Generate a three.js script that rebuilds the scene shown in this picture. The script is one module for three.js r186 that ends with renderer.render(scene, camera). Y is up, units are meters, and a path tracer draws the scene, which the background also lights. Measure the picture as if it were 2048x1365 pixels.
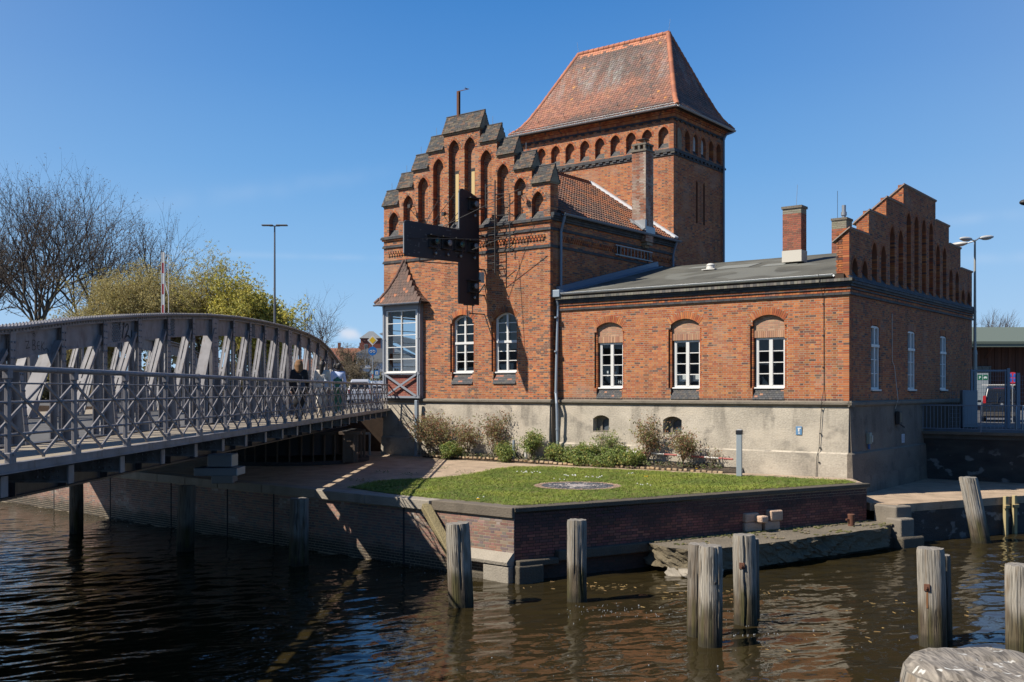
import * as THREE from 'three';
import { mergeGeometries, mergeVertices } from 'three/addons/utils/BufferGeometryUtils.js';
import { RoundedBoxGeometry } from 'three/addons/geometries/RoundedBoxGeometry.js';
import { MarchingCubes } from 'three/addons/objects/MarchingCubes.js';

// ------------------------------------------------------------ camera, sky, sun, exposure
const EYE = 4.85;                                   // metres above the water
const scene = new THREE.Scene();
const camera = new THREE.PerspectiveCamera(2 * Math.atan(682.5 / 2050) * 180 / Math.PI, 2048 / 1365, 0.1, 4000);
camera.position.set(0, EYE, 0);
camera.lookAt(0, EYE, -10);
camera.setViewOffset(2048, 1365, 0, -98.5, 2048, 1365);   // shift lens: verticals stay upright
const renderer = new THREE.WebGLRenderer({ antialias: true });
renderer.toneMapping = THREE.LinearToneMapping;
renderer.toneMappingExposure = 1.6;
renderer.shadowMap.enabled = true;
const sun = new THREE.DirectionalLight(new THREE.Color(1.0, 0.93, 0.82), 5.0);
const SUNDIR = new THREE.Vector3(-0.95, 1.06, 0.313).normalize();
sun.position.copy(SUNDIR).multiplyScalar(120).add(new THREE.Vector3(0, 0, -35));
sun.target.position.set(0, 0, -35);
sun.castShadow = true;
sun.shadow.mapSize.set(4096, 4096);
Object.assign(sun.shadow.camera, { left: -60, right: 60, top: 60, bottom: -60, near: 1, far: 300 });
scene.add(sun, sun.target);

// ------------------------------------------------------------ noise and textures
function rng(a) { return () => { a |= 0; a = a + 0x6D2B79F5 | 0; let t = Math.imul(a ^ a >>> 15, 1 | a); t = t + Math.imul(t ^ t >>> 7, 61 | t) ^ t; return ((t ^ t >>> 14) >>> 0) / 4294967296; }; }
const PERM = new Uint8Array(512);
{ const r = rng(77); const p = [...Array(256).keys()]; for (let i = 255; i > 0; i--) { const j = Math.floor(r() * (i + 1)); [p[i], p[j]] = [p[j], p[i]]; } for (let i = 0; i < 512; i++) PERM[i] = p[i & 255]; }
const fade = t => t * t * t * (t * (t * 6 - 15) + 10);
const GX = [1, -1, 1, -1, 1, -1, 0, 0], GY = [1, 1, -1, -1, 0, 0, 1, -1];
function noise(x, y, per = 256) {                  // periodic gradient noise, about -1..1
  const xi = Math.floor(x), yi = Math.floor(y), fx = x - xi, fy = y - yi;
  const m = v => ((v % per) + per) % per & 255;
  const x0 = m(xi), x1 = m(xi + 1), y0 = m(yi), y1 = m(yi + 1);
  const g = (h, dx, dy) => GX[h & 7] * dx + GY[h & 7] * dy;
  const u = fade(fx), v = fade(fy);
  const a = g(PERM[PERM[x0] + y0], fx, fy), b = g(PERM[PERM[x1] + y0], fx - 1, fy);
  const c = g(PERM[PERM[x0] + y1], fx, fy - 1), d = g(PERM[PERM[x1] + y1], fx - 1, fy - 1);
  return 1.4 * (a + u * (b - a) + v * (c + u * (d - c) - a - u * (b - a)));
}
function fbm(x, y, oct = 4, per = 256) { let s = 0, a = 0.5; for (let i = 0; i < oct; i++) { s += a * noise(x, y, per); x *= 2; y *= 2; per = Math.min(256, per * 2); a *= 0.5; } return s; }
const clamp = (v, a = 0, b = 1) => Math.min(b, Math.max(a, v));
const smooth = (a, b, v) => { const t = clamp((v - a) / (b - a)); return t * t * (3 - 2 * t); };
const mix = (a, b, t) => a + (b - a) * t;
const mix3 = (a, b, t) => [mix(a[0], b[0], t), mix(a[1], b[1], t), mix(a[2], b[2], t)];
const enc = c => { c = clamp(c); return Math.round(255 * (c <= 0.0031308 ? c * 12.92 : 1.055 * Math.pow(c, 1 / 2.4) - 0.055)); };
function colorTex(w, h, fn, su = 1, sv = su) {       // fn(u, v) gives linear base colour; su, sv metres per tile
  const d = new Uint8Array(w * h * 4);
  for (let j = 0, k = 0; j < h; j++) for (let i = 0; i < w; i++, k += 4) { const c = fn((i + 0.5) / w, (j + 0.5) / h); d[k] = enc(c[0]); d[k + 1] = enc(c[1]); d[k + 2] = enc(c[2]); d[k + 3] = 255; }
  return setTex(new THREE.DataTexture(d, w, h), su, sv, true);
}
function valueTex(w, h, fn, su = 1, sv = su) {
  const d = new Uint8Array(w * h * 4);
  for (let j = 0, k = 0; j < h; j++) for (let i = 0; i < w; i++, k += 4) { const v = Math.round(255 * clamp(fn((i + 0.5) / w, (j + 0.5) / h))); d[k] = d[k + 1] = d[k + 2] = v; d[k + 3] = 255; }
  return setTex(new THREE.DataTexture(d, w, h), su, sv, false);
}
function setTex(t, su, sv, srgb) {
  t.wrapS = t.wrapT = THREE.RepeatWrapping; t.magFilter = THREE.LinearFilter; t.minFilter = THREE.LinearFilter;
  if (srgb) t.colorSpace = THREE.SRGBColorSpace;
  t.repeat.set(1 / su, 1 / sv); t.needsUpdate = true; return t;
}

// sky: clear spring blue, paler to the horizon, a few thin trails
{
  const W = 2048, H = 1024, d = new Float32Array(W * H * 4);
  const stops = [[-90, .26, .34, .40], [-1, .32, .42, .50], [0, .44, .65, .86], [3, .36, .59, .855], [7, .25, .50, .83], [12, .15, .385, .755], [17, .09, .29, .67], [21, .06, .235, .60], [35, .038, .145, .43], [60, .025, .095, .30], [90, .02, .08, .26]];
  for (let j = 0; j < H; j++) {
    const el = (j + 0.5) / H * 180 - 90;
    let n = 1; while (n < stops.length - 1 && stops[n][0] < el) n++;
    const A = stops[n - 1], B = stops[n], t = clamp((el - A[0]) / (B[0] - A[0]));
    for (let i = 0; i < W; i++) {
      const az = ((i + 0.5) / W - 0.5) * 2 * Math.PI;
      let c = [mix(A[1], B[1], t), mix(A[2], B[2], t), mix(A[3], B[3], t)];
      const x = Math.cos(az) * Math.cos(el * Math.PI / 180), z = Math.sin(az) * Math.cos(el * Math.PI / 180), y = Math.sin(el * Math.PI / 180);
      const s = Math.max(0, x * SUNDIR.x + y * SUNDIR.y + z * SUNDIR.z);
      const glow = 0.10 * Math.pow(s, 6) + 0.25 * Math.pow(s, 40);
      if (el > -1) c = [c[0] + glow, c[1] + glow, c[2] + glow * .9];
      if (el > 0 && el < 40) {                         // thin high streaks
        const a = az * 180 / Math.PI;
        let v = Math.abs(a + 90) < 60 ? 0.13 * ((a + 90) / 30) ** 2 * smooth(60, 30, Math.abs(a + 90)) : 0;
        const tr = (e0, sl, wd, am, lo, hi) => { const e = e0 + sl * (a + 90); v += am * Math.exp(-(((el - e) / wd) ** 2)) * smooth(lo, lo + 6, a) * smooth(hi, hi - 6, a) * (0.6 + 0.5 * noise(a * 0.8, el)); };
        tr(7.3, 0.0, 0.12, 0.16, -113, -93); tr(6.9, -0.01, 0.25, 0.14, -74, -40); tr(8.2, 0.02, 0.25, 0.12, -72, -48); tr(13.2, 0.18, 0.5, 0.07, -114, -94);
        c = mix3(c, [.75, .82, .92], clamp(v));
        const cx = (a + 99.0) / 0.75, cy = (el - 3.1) / 0.4;        // one small far cumulus low over the roofs
        const q = 1 - Math.sqrt(cx * cx + cy * cy) + 0.5 * fbm(a * 3, el * 5, 3);
        c = mix3(c, [.78, .80, .88], 0.75 * smooth(0, 0.6, q));
      }
      const k = (j * W + i) * 4; d[k] = c[0] * .63; d[k + 1] = c[1] * .63; d[k + 2] = c[2] * .63; d[k + 3] = 1;
    }
  }
  const sky = new THREE.DataTexture(d, W, H, THREE.RGBAFormat, THREE.FloatType);
  sky.mapping = THREE.EquirectangularReflectionMapping; sky.magFilter = THREE.LinearFilter; sky.needsUpdate = true;
  scene.background = sky; scene.environment = sky; scene.backgroundIntensity = 1; scene.environmentIntensity = 1;
}

// ------------------------------------------------------------ naming helpers
const used = {};
function numbered(name) { const n = used[name] = (used[name] ?? -1) + 1; return n ? `${name}_${String(n).padStart(3, '0')}` : name; }
function meta(o, label, category, group, kind) {
  if (label) o.userData.label = label; if (category) o.userData.category = category;
  if (group) o.userData.group = group; if (kind) o.userData.kind = kind; return o;
}
function shadows(o) { o.castShadow = o.receiveShadow = true; return o; }
function thing(name, label, category, pos = [0, 0, 0], turn = 0, group) {
  const o = new THREE.Group(); o.name = numbered(name); o.position.set(...pos); o.rotation.y = turn;
  meta(o, label, category, group); scene.add(o); return o;
}
function part(name, geo, mat, parent, label) {
  const m = shadows(new THREE.Mesh(geo, mat)); m.name = name; parent.add(m);
  if (label) m.userData.label = label; return m;
}
function single(name, geo, mat, label, category, group) {
  const m = shadows(new THREE.Mesh(geo, mat)); m.name = numbered(name); meta(m, label, category, group); scene.add(m); return m;
}
function struct(name, geo, mat) { const m = shadows(new THREE.Mesh(geo, mat)); m.name = numbered(name); m.userData.kind = 'structure'; scene.add(m); return m; }
function instanced(name, geo, mat, list, parent, colors) {
  const m = shadows(new THREE.InstancedMesh(geo, mat, list.length)); m.name = parent === scene ? numbered(name) : name;
  list.forEach((x, i) => m.setMatrixAt(i, x)); if (colors) { const c = new THREE.Color(); colors.forEach((x, i) => m.setColorAt(i, c.setRGB(...x))); }
  m.userData.kind = 'stuff'; parent.add(m); return m;
}
const V = (x, y, z) => new THREE.Vector3(x, y, z);
const M4 = () => new THREE.Matrix4();
const TRS = (p, q, s) => M4().compose(V(...p), q, V(...s));
const Q = (ax, ang) => new THREE.Quaternion().setFromAxisAngle(V(...ax), ang);
const Q0 = new THREE.Quaternion();

// ------------------------------------------------------------ geometry helpers
const flat = g => g.index ? g.toNonIndexed() : g;
function metric(g) {                                  // uv in metres from the dominant plane of each face
  g = flat(g); const p = g.attributes.position, uv = new Float32Array(p.count * 2), a = V(), b = V(), c = V();
  for (let i = 0; i < p.count; i += 3) {
    a.fromBufferAttribute(p, i); b.fromBufferAttribute(p, i + 1); c.fromBufferAttribute(p, i + 2);
    const n = b.clone().sub(a).cross(c.clone().sub(a)).normalize(), up = Math.abs(n.y) > 0.7;
    const h = V(n.z, 0, -n.x); if (h.lengthSq() < 1e-8) h.set(1, 0, 0); h.normalize();
    [a, b, c].forEach((v, k) => { uv[(i + k) * 2] = up ? v.x : v.dot(h); uv[(i + k) * 2 + 1] = up ? v.z : v.y; });
  }
  g.setAttribute('uv', new THREE.BufferAttribute(uv, 2)); return g;
}
const merge = list => mergeGeometries(list.map(g => { g = flat(g); for (const k of Object.keys(g.attributes)) if (!['position', 'normal', 'uv'].includes(k)) g.deleteAttribute(k); if (!g.attributes.uv) g.setAttribute('uv', new THREE.BufferAttribute(new Float32Array(g.attributes.position.count * 2), 2)); return g; }));
const box = (cx, cy, cz, sx, sy, sz) => new THREE.BoxGeometry(sx, sy, sz).translate(cx, cy, cz);
const rbox = (cx, cy, cz, sx, sy, sz, r = 0.02, seg = 2) => new RoundedBoxGeometry(sx, sy, sz, seg, r).translate(cx, cy, cz);
function bar(p, q, w, h, side = V(0, 1, 0)) {        // rectangular bar from p to q; h along "side" as far as possible
  p = V(...p); q = V(...q); const z = q.clone().sub(p), L = z.length(); z.normalize();
  const x = side.clone().cross(z); if (x.lengthSq() < 1e-6) x.set(1, 0, 0).cross(z); x.normalize(); const y = z.clone().cross(x);
  const m = M4().makeBasis(x, y, z).setPosition(p.add(q).multiplyScalar(0.5));
  return new THREE.BoxGeometry(w, h, L).applyMatrix4(m);
}
function rod(p, q, r, r2 = r, seg = 8) {
  p = V(...p); q = V(...q); const d = q.clone().sub(p), L = d.length();
  return new THREE.CylinderGeometry(r2, r, L, seg).applyMatrix4(M4().makeRotationFromQuaternion(new THREE.Quaternion().setFromUnitVectors(V(0, 1, 0), d.normalize())).setPosition(p.add(q).multiplyScalar(0.5)));
}
const tube = (pts, r, seg = 8, n = pts.length * 6) => new THREE.TubeGeometry(new THREE.CatmullRomCurve3(pts.map(p => V(...p)), false, 'centripetal'), n, r, seg, false);
const polyline = (pts, r, seg = 8) => merge(pts.slice(1).map((p, i) => rod(pts[i], p, r, r, seg)).concat(pts.slice(1, -1).map(p => new THREE.SphereGeometry(r, seg, 6).translate(...p))));
function shapeOf(outer, holes = []) {
  const s = new THREE.Shape(outer.map(p => new THREE.Vector2(...p)));
  for (const h of holes) s.holes.push(new THREE.Path(h.map(p => new THREE.Vector2(...p)))); return s;
}
const slab = (outer, holes, depth, z = 0) => new THREE.ExtrudeGeometry(shapeOf(outer, holes), { depth, bevelEnabled: false }).translate(0, 0, z - depth);   // front at z
function quad(a, b, c, d) {
  const g = new THREE.BufferGeometry(); g.setAttribute('position', new THREE.Float32BufferAttribute([...a, ...b, ...c, ...a, ...c, ...d], 3)); g.setAttribute('uv', new THREE.Float32BufferAttribute([0, 0, 1, 0, 1, 1, 0, 0, 1, 1, 0, 1], 2)); g.computeVertexNormals(); return g;
}
// flat polygon in the ground plane, points [X, distance]; top at y
function groundPoly(pts, y, thick = 0) {
  const s = shapeOf(pts.map(([x, d]) => [x, d]));
  const g = thick ? new THREE.ExtrudeGeometry(s, { depth: thick, bevelEnabled: false }) : new THREE.ShapeGeometry(s);
  g.rotateX(-Math.PI / 2);            // (x, d, z) -> (x, z, -d)
  g.translate(0, y - thick, 0); return g;
}
// where the photograph's pixel meets a level plane: the ground survey of this place, in [X, distance]
const onLevel = (px, py, h) => { const d = h * 2050 / (py - 781); return [(px - 1024) / 2050 * d, d]; };

// ------------------------------------------------------------ materials
const rgb = (r, g, b) => new THREE.Color().setRGB(r, g, b);
const ALB = 0.76;                                      // overall reflectance of the dusty, weathered surfaces below
const mat = (c, roughness = 0.85, o = {}) => new THREE.MeshStandardMaterial({ color: rgb(c[0] * ALB, c[1] * ALB, c[2] * ALB), roughness, ...o });
const T = {};
T.concrete = colorTex(1024, 1024, (u, v) => {
  let t = fbm(u * 6, v * 6, 5, 6) * 0.5 + 0.5, f = noise(u * 128, v * 128, 128) * 0.5 + 0.5, s = smooth(0.1, 0.5, fbm(u * 10 + 40, v * 3 + 9, 4, 1000));
  const k = 0.72 + 0.4 * t + 0.22 * (f - 0.5) - 0.14 * s; return [0.38 * k, 0.335 * k, 0.27 * k];
}, 4);
T.concreteBump = valueTex(512, 512, (u, v) => 0.5 + 0.35 * noise(u * 100, v * 100, 100) + 0.25 * noise(u * 30, v * 30, 30), 1.5);
T.wetStone = colorTex(1024, 512, (u, v) => {
  const t = fbm(u * 8, v * 8, 5, 8), w = smooth(0.22, 0.42, fbm(u * 14 + 5, v * 6 + 3, 4, 1000)) * smooth(0.75, 0.4, v), r = smooth(0.25, 0.5, fbm(u * 5 + 20, v * 4, 4, 1000));
  let c = [0.055 + 0.03 * t, 0.05 + 0.028 * t, 0.045 + 0.025 * t]; c = mix3(c, [0.10, 0.055, 0.035], r * 0.5); return mix3(c, [0.30, 0.29, 0.27], w * 0.75);
}, 8, 2.4);
T.sand = colorTex(1024, 1024, (u, v) => { const t = fbm(u * 8, v * 8, 5, 8), f = noise(u * 200, v * 200, 200), m = smooth(0.2, 0.5, fbm(u * 16 + 7, v * 16, 4, 1000)); const k = 0.85 + 0.35 * t + 0.16 * f; return mix3([0.52 * k, 0.39 * k, 0.27 * k], [0.16, 0.14, 0.08], m * 0.4); }, 6);
T.sandBump = valueTex(512, 512, (u, v) => 0.5 + 0.4 * noise(u * 90, v * 90, 90) + 0.2 * noise(u * 24, v * 24, 24), 2);
T.wood = colorTex(512, 1024, (u, v) => {                     // weathered pile: streaks run along v
  const g = fbm(u * 40, v * 3, 4, 40), l = noise(u * 16 + 0.3 * noise(u * 4, v * 2, 4), v * 1.5, 16), cr = smooth(0.42, 0.62, noise(u * 22, v * 2 + 5, 22));
  const k = 0.95 + 0.55 * g + 0.10 * l + 0.14 * noise(u * 90, v * 9, 90), br = smooth(0.05, 0.5, fbm(u * 5 + 2, v * 2.2, 3, 5)); return mix3(mix3([0.36 * k, 0.325 * k, 0.27 * k], [0.24 * k, 0.175 * k, 0.11 * k], br * 0.7), [0.05, 0.04, 0.03], cr * 0.6);
}, 1);
T.woodBump = valueTex(512, 512, (u, v) => 0.6 + 0.4 * fbm(u * 40, v * 3, 3, 40) - 0.5 * smooth(0.42, 0.62, noise(u * 22, v * 2 + 5, 22)), 1);
T.felt = colorTex(1024, 1024, (u, v) => { const t = fbm(u * 5, v * 5, 5, 5), p = smooth(0.08, 0.16, fbm(u * 3 + 9, v * 3 + 2, 2, 3)), seam = Math.abs(((v * 8) % 1) - 0.5) > 0.485 ? 0.75 : 1; const k = (0.9 + 0.5 * t + 0.1 * noise(u * 160, v * 160, 160)) * seam; return mix3([0.105 * k, 0.102 * k, 0.082 * k], [0.17, 0.172, 0.15], p * 0.6); }, 8);
T.paint = colorTex(512, 512, (u, v) => { const t = fbm(u * 8, v * 8, 4, 8), r = smooth(0.27, 0.5, fbm(u * 18 + 3, v * 7, 4, 1000)), st = smooth(0.05, 0.5, fbm(u * 12 + 9, v * 2.5 + 2, 3, 1000)); const k = (0.95 + 0.4 * t) * (1 - 0.28 * st); return mix3([0.235 * k, 0.222 * k, 0.228 * k], [0.13, 0.08, 0.06], r * 0.5); }, 2);
T.deck = colorTex(512, 512, (u, v) => { const pl = Math.floor(v * 8), e = Math.abs(((v * 8) % 1) - 0.5) > 0.46 ? 0.35 : 1; const k = (0.85 + 0.3 * fbm(u * 12, v * 64 + pl * 7, 4, 1000) + 0.1 * Math.sin(pl * 12.9)) * e; return [0.36 * k, 0.30 * k, 0.22 * k]; }, 1.2);
T.soil = colorTex(512, 512, (u, v) => { const t = fbm(u * 10, v * 10, 5, 10); const k = 0.8 + 0.6 * t; return [0.10 * k, 0.075 * k, 0.05 * k]; }, 3);
T.turf = colorTex(1024, 1024, (u, v) => { const t = fbm(u * 8, v * 8, 5, 8), f = noise(u * 120, v * 120, 120); const k = 0.9 + 0.5 * t + 0.3 * f; return mix3([0.15 * k, 0.18 * k, 0.022 * k], [0.19 * k, 0.18 * k, 0.045 * k], smooth(0.1, 0.5, fbm(u * 5 + 4, v * 5, 3, 5))); }, 5);
T.asphalt = colorTex(512, 512, (u, v) => { const k = 0.9 + 0.3 * fbm(u * 6, v * 6, 4, 6) + 0.2 * noise(u * 128, v * 128, 128); return [0.11 * k, 0.105 * k, 0.10 * k]; }, 4);
T.wood.wrapT = T.woodBump.wrapT = THREE.MirroredRepeatWrapping;
const MT = {
  concrete: mat([1, 1, 1], 0.92, { map: T.concrete, bumpMap: T.concreteBump, bumpScale: 0.012 }),
  concreteDark: mat([0.62, 0.6, 0.58], 0.92, { map: T.concrete, bumpMap: T.concreteBump, bumpScale: 0.012 }),
  concreteWet: mat([0.30, 0.28, 0.24], 0.8, { map: T.concrete, bumpMap: T.concreteBump, bumpScale: 0.02 }),
  wetLow: mat([1, 1, 1], 0.85, { map: (() => { const t = T.wetStone.clone(); t.offset.set(0.3, -0.48); t.needsUpdate = true; return t; })(), bumpMap: T.concreteBump, bumpScale: 0.02 }),
  wetStone: mat([1, 1, 1], 0.85, { map: T.wetStone, bumpMap: T.concreteBump, bumpScale: 0.02 }),
  sand: mat([1, 1, 1], 0.97, { map: T.sand, bumpMap: T.sandBump, bumpScale: 0.02 }),
  paint: mat([1, 1, 1], 0.55, { map: T.paint }),
  paintDark: mat([0.30, 0.31, 0.34], 0.5, { map: T.paint }),
  deck: mat([1, 1, 1], 0.9, { map: T.deck }),
  felt: mat([1, 1, 1], 0.93, { map: T.felt, bumpMap: T.concreteBump, bumpScale: 0.006 }),
  soil: mat([1, 1, 1], 1, { map: T.soil, bumpMap: T.sandBump, bumpScale: 0.04 }),
  turf: mat([1, 1, 1], 1, { map: T.turf, bumpMap: T.sandBump, bumpScale: 0.03 }),
  asphalt: mat([1, 1, 1], 0.9, { map: T.asphalt }),
  white: mat([0.74, 0.73, 0.70], 0.45), whiteOld: mat([0.62, 0.60, 0.55], 0.6),
  zinc: mat([0.40, 0.42, 0.44], 0.42, { metalness: 0.55 }), zincBlue: mat([0.19, 0.235, 0.30], 0.5, { metalness: 0.3 }),
  black: mat([0.011, 0.0125, 0.018], 0.5), iron: mat([0.03, 0.028, 0.028], 0.6), rust: mat([0.13, 0.05, 0.026], 0.85),
  galv: mat([0.34, 0.40, 0.46], 0.45, { metalness: 0.35 }),
  slate: mat([0.034, 0.036, 0.042], 0.38), dark: mat([0.03, 0.03, 0.032], 0.9),
  glass: new THREE.MeshPhysicalMaterial({ color: rgb(0.80, 0.84, 0.86), roughness: 0.02, transmission: 1, thickness: 0, ior: 1.5 }),
  leadGrey: mat([0.30, 0.31, 0.32], 0.5, { metalness: 0.2 }),
  cream: mat([0.62, 0.45, 0.20], 0.7),
};

// ------------------------------------------------------------ brickwork
const COURSE = 0.077;
const brickGeo = new THREE.BoxGeometry(1, 1, 1);
class Bag {                                            // collects bricks laid on one wall; flushed as single parts and, past the limit, one joined part
  constructor(parent) { this.parent = parent; this.m = []; this.c = []; this.near = []; }
  add(m, c) { this.m.push(m); this.c.push(c); }
  flush(name = 'brick', mat = MB.brick, pick = 0, score = null) {
    if (!this.m.length) return;
    let idx = this.m.map((_, i) => i);
    if (pick) {
      this.parent.updateWorldMatrix(true, false);
      const p = V(); const s = this.m.map(m => score(p.setFromMatrixPosition(m).applyMatrix4(this.parent.matrixWorld).clone()));
      idx.sort((a, b) => s[a] - s[b]);
      for (const i of idx.slice(0, pick)) {
        const b = part(name, brickGeo, toneMat(this.c[i]), this.parent); b.matrixAutoUpdate = true; this.m[i].decompose(b.position, b.quaternion, b.scale);
      }
      idx = idx.slice(pick);
    }
    if (idx.length) instanced(name, brickGeo, mat, idx.map(i => this.m[i]), this.parent, idx.map(i => this.c[i]));
  }
}
const MB = { brick: mat([1, 1, 1], 0.88), glazed: mat([1, 1, 1], 0.72) };
const toneCache = {};
function toneMat(c) { const q = c.map(v => Math.round(Math.pow(v, 0.5) * 30)); const k = q.join(); return toneCache[k] ??= mat(q.map(v => (v / 30) ** 2), 0.88); }

function scan(loops, y) {                              // even-odd spans of the polygons at height y
  const xs = [];
  for (const L of loops) for (let i = 0; i < L.length; i++) { const [x0, y0] = L[i], [x1, y1] = L[(i + 1) % L.length]; if ((y0 <= y) !== (y1 <= y)) xs.push(x0 + (y - y0) / (y1 - y0) * (x1 - x0)); }
  xs.sort((a, b) => a - b); const o = []; for (let i = 0; i + 1 < xs.length; i += 2) if (xs[i + 1] - xs[i] > 0.02) o.push([xs[i], xs[i + 1]]); return o;
}
function lay(bag, loops, o) {
  const r = rng(o.seed ?? 1), C = o.course ?? COURSE, J = o.joint ?? 0.016, S = o.stretcher ?? 0.245, H = o.header ?? 0.115, P = S + H + 2 * J, ys = loops.flat().map(p => p[1]);
  const y0 = o.y0 ?? Math.min(...ys), y1 = Math.max(...ys), pre = o.M;
  for (let k = Math.floor((Math.min(...ys) - y0) / C); y0 + k * C < y1; k++) {
    const yc = y0 + (k + 0.5) * C;
    for (const [a, b] of scan(loops, yc)) {
      const ph = (((k % 2) + 2) % 2) * (P / 2) + (((k % 3) + 3) % 3) * 0.004;
      for (let n = Math.floor((a - ph) / P); ph + n * P < b; n++) for (const [s, l] of [[0, S], [S + J, H]]) {
        let p = ph + n * P + s, q = p + l; const e0 = p <= a + 0.015, e1 = q >= b - 0.015;
        p = Math.max(p, a); q = Math.min(q, b); if (q - p < 0.025) continue;
        if (e0) p = a + 0.002 - (o.over ?? 0); if (e1) q = b - 0.002 + (o.over ?? 0);
        const D = (e0 || e1) && o.edge ? o.edge : o.depth ?? 0.03, pr = (o.prot ?? 0.0025) + r() * (o.rough ?? 0.0015);
        const m = TRS([(p + q) / 2, yc + (r() - .5) * 0.003, (o.z ?? 0) + pr - D / 2], Q0, [q - p, C - J, D]);
        bag.add(pre ? pre.clone().multiply(m) : m, o.tone((p + q) / 2, yc, l < 0.2, r));
      }
    }
  }
}
function ringOf(bag, arcs, ring, depth, z, tone, r, w = 0.066) {   // voussoirs
  for (const [cx, cy, R, a0, a1] of arcs) {
    const n = Math.max(2, Math.round(Math.abs(a1 - a0) * (R + ring * .3) / (w + 0.012)));
    for (let i = 0; i < n; i++) {
      const a = a0 + (a1 - a0) * (i + 0.5) / n, rr = R + ring / 2;
      if (arcs.length > 1 && i === (a0 === 0 ? n - 1 : -1)) bag.add(TRS([cx + Math.cos(a1) * (R + ring * .55), cy + Math.sin(a1) * (R + ring * .55), z + 0.006 - depth / 2], Q0, [0.06, ring * 0.9, depth]), tone(cx, cy, false, r));
      bag.add(TRS([cx + Math.cos(a) * rr, cy + Math.sin(a) * rr, z + 0.008 + r() * 0.004 - depth / 2], Q([0, 0, 1], a), [ring - 0.012, Math.abs(a1 - a0) / n * (R + ring * .35) - 0.012, depth]), tone(cx, cy, false, r));
    }
  }
}
function band(bag, solids, x0, x1, y, h, prot, tone, r, o = {}) {  // a moulded course of glazed or plain bricks
  const L = o.len ?? 0.25, d = prot + 0.05, z = o.z ?? 0;
  if (o.core !== false) solids.push(box((x0 + x1) / 2, y + h / 2, z + (prot - 0.012 - 0.05) / 2, x1 - x0 - 0.01, h - 0.012, prot - 0.012 + 0.05));
  for (let x = x0; x < x1 - 0.02; x += L + 0.008) { const q = Math.min(x + L, x1); bag.add(TRS([(x + q) / 2, y + h / 2, z + prot - d / 2 + r() * 0.003], Q0, [q - x, h - 0.006, d]), tone((x + q) / 2, y, false, r)); }
}
function slopeBand(bag, x0, x1, y0, z0, y1, z1, rows, tone, r, th = 0.04, len = 0.24, off = 0) {   // sloped rows of glazed bricks from (y0, z0) up and back to (y1, z1)
  const dy = y1 - y0, dz = z1 - z0, L = Math.hypot(dy, dz), q = Q([1, 0, 0], Math.atan2(-dz, dy) * -1);
  for (let k = 0; k < rows; k++) { const t = (k + 0.5) / rows; for (let x = x0 - (k % 2) * len / 2; x < x1 - 0.01; x += len + 0.008) { const a = Math.max(x, x0), b = Math.min(x + len, x1); if (b - a < 0.02) continue; bag.add(TRS([(a + b) / 2, y0 + dy * t, z0 + dz * t + (r() - .5) * 0.006 + off], q, [b - a, L / rows - 0.009, th]), tone(a, y0, false, r)); } }
}
// arches
function pointed(x0, x1, ys, ya) { const b = (x1 - x0) / 2, h = ya - ys, R = (b * b + h * h) / (2 * b), th = Math.acos((R - b) / R); return [[x1 - R, ys, R, 0, th], [x0 + R, ys, R, Math.PI - th, Math.PI]]; }
function segment(x0, x1, ys, ya) { const b = (x1 - x0) / 2, h = ya - ys, R = (b * b + h * h) / (2 * h), th = Math.asin(b / R); return [[(x0 + x1) / 2, ya - R, R, Math.PI / 2 - th, Math.PI / 2 + th]]; }
function opening(x0, x1, yb, ys, arcs, off = 0, n = 7) {
  const pts = [[x0, yb], [x1, yb]]; if (off) pts.push([x1, ys]);
  for (const [cx, cy, R, a0, a1] of arcs) for (let i = 0; i <= n; i++) { const a = a0 + (a1 - a0) * i / n; pts.push([cx + Math.cos(a) * (R + off), cy + Math.sin(a) * (R + off)]); }
  if (off) { pts.push([x0, ys]); const k = 3; }
  return pts;
}
// tones
const PAL = { orange: [[.46, .130, .036], [.40, .110, .034], [.50, .155, .044], [.42, .14, .05], [.36, .085, .030], [.52, .19, .06]], burnt: [[.16, .07, .045], [.125, .062, .05], [.20, .082, .046], [.24, .09, .048]], red: [[.24, .062, .035], [.20, .05, .03], [.28, .08, .042], [.16, .045, .03]], black: [[.040, .042, .048], [.052, .052, .056], [.03, .032, .038], [.07, .06, .052]] };
const pickOf = (a, r) => a[Math.floor(r() * a.length)];
const jit = (c, r, k = 0.22) => { const f = 1 + (r() - 0.5) * k; return [c[0] * f, c[1] * f * (1 + (r() - .5) * .12), c[2] * f]; };
function brickTone(burntShare, headMore, seed = 0) {
  return (x, y, head, r) => {
    const n = fbm(x * 0.35 + seed * 7.3, y * 0.5 + seed, 3), n2 = noise(x * 1.3 + seed, y * 0.9 + 4);
    const share = clamp(burntShare * (0.45 + 1.1 * n) + (head ? headMore * 1.5 : 0) * (0.8 + n2), 0.01, 0.8);
    let c = r() < share ? pickOf(PAL.burnt, r) : pickOf(PAL.orange, r);
    c = jit(c, r); const run = smooth(0.12, 0.5, fbm(x * 1.9 + seed * 3, y * 0.22 + seed, 4)), pale = smooth(0.2, 0.5, fbm(x * 0.5 + 50 + seed, y * 0.6 + 9, 4)), f = (1 + 0.25 * n) * (1 - 0.34 * run); return mix3([c[0] * f, c[1] * f, c[2] * f], [.42, .30, .22], pale * 0.35);
  };
}
const blackTone = (x, y, h, r) => jit(pickOf(PAL.black, r), r, 0.4);
const greyTone = (x, y, h, r) => jit(pickOf([[.17, .155, .125], [.13, .12, .10], [.20, .18, .145], [.09, .085, .08]], r), r, 0.3);
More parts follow.
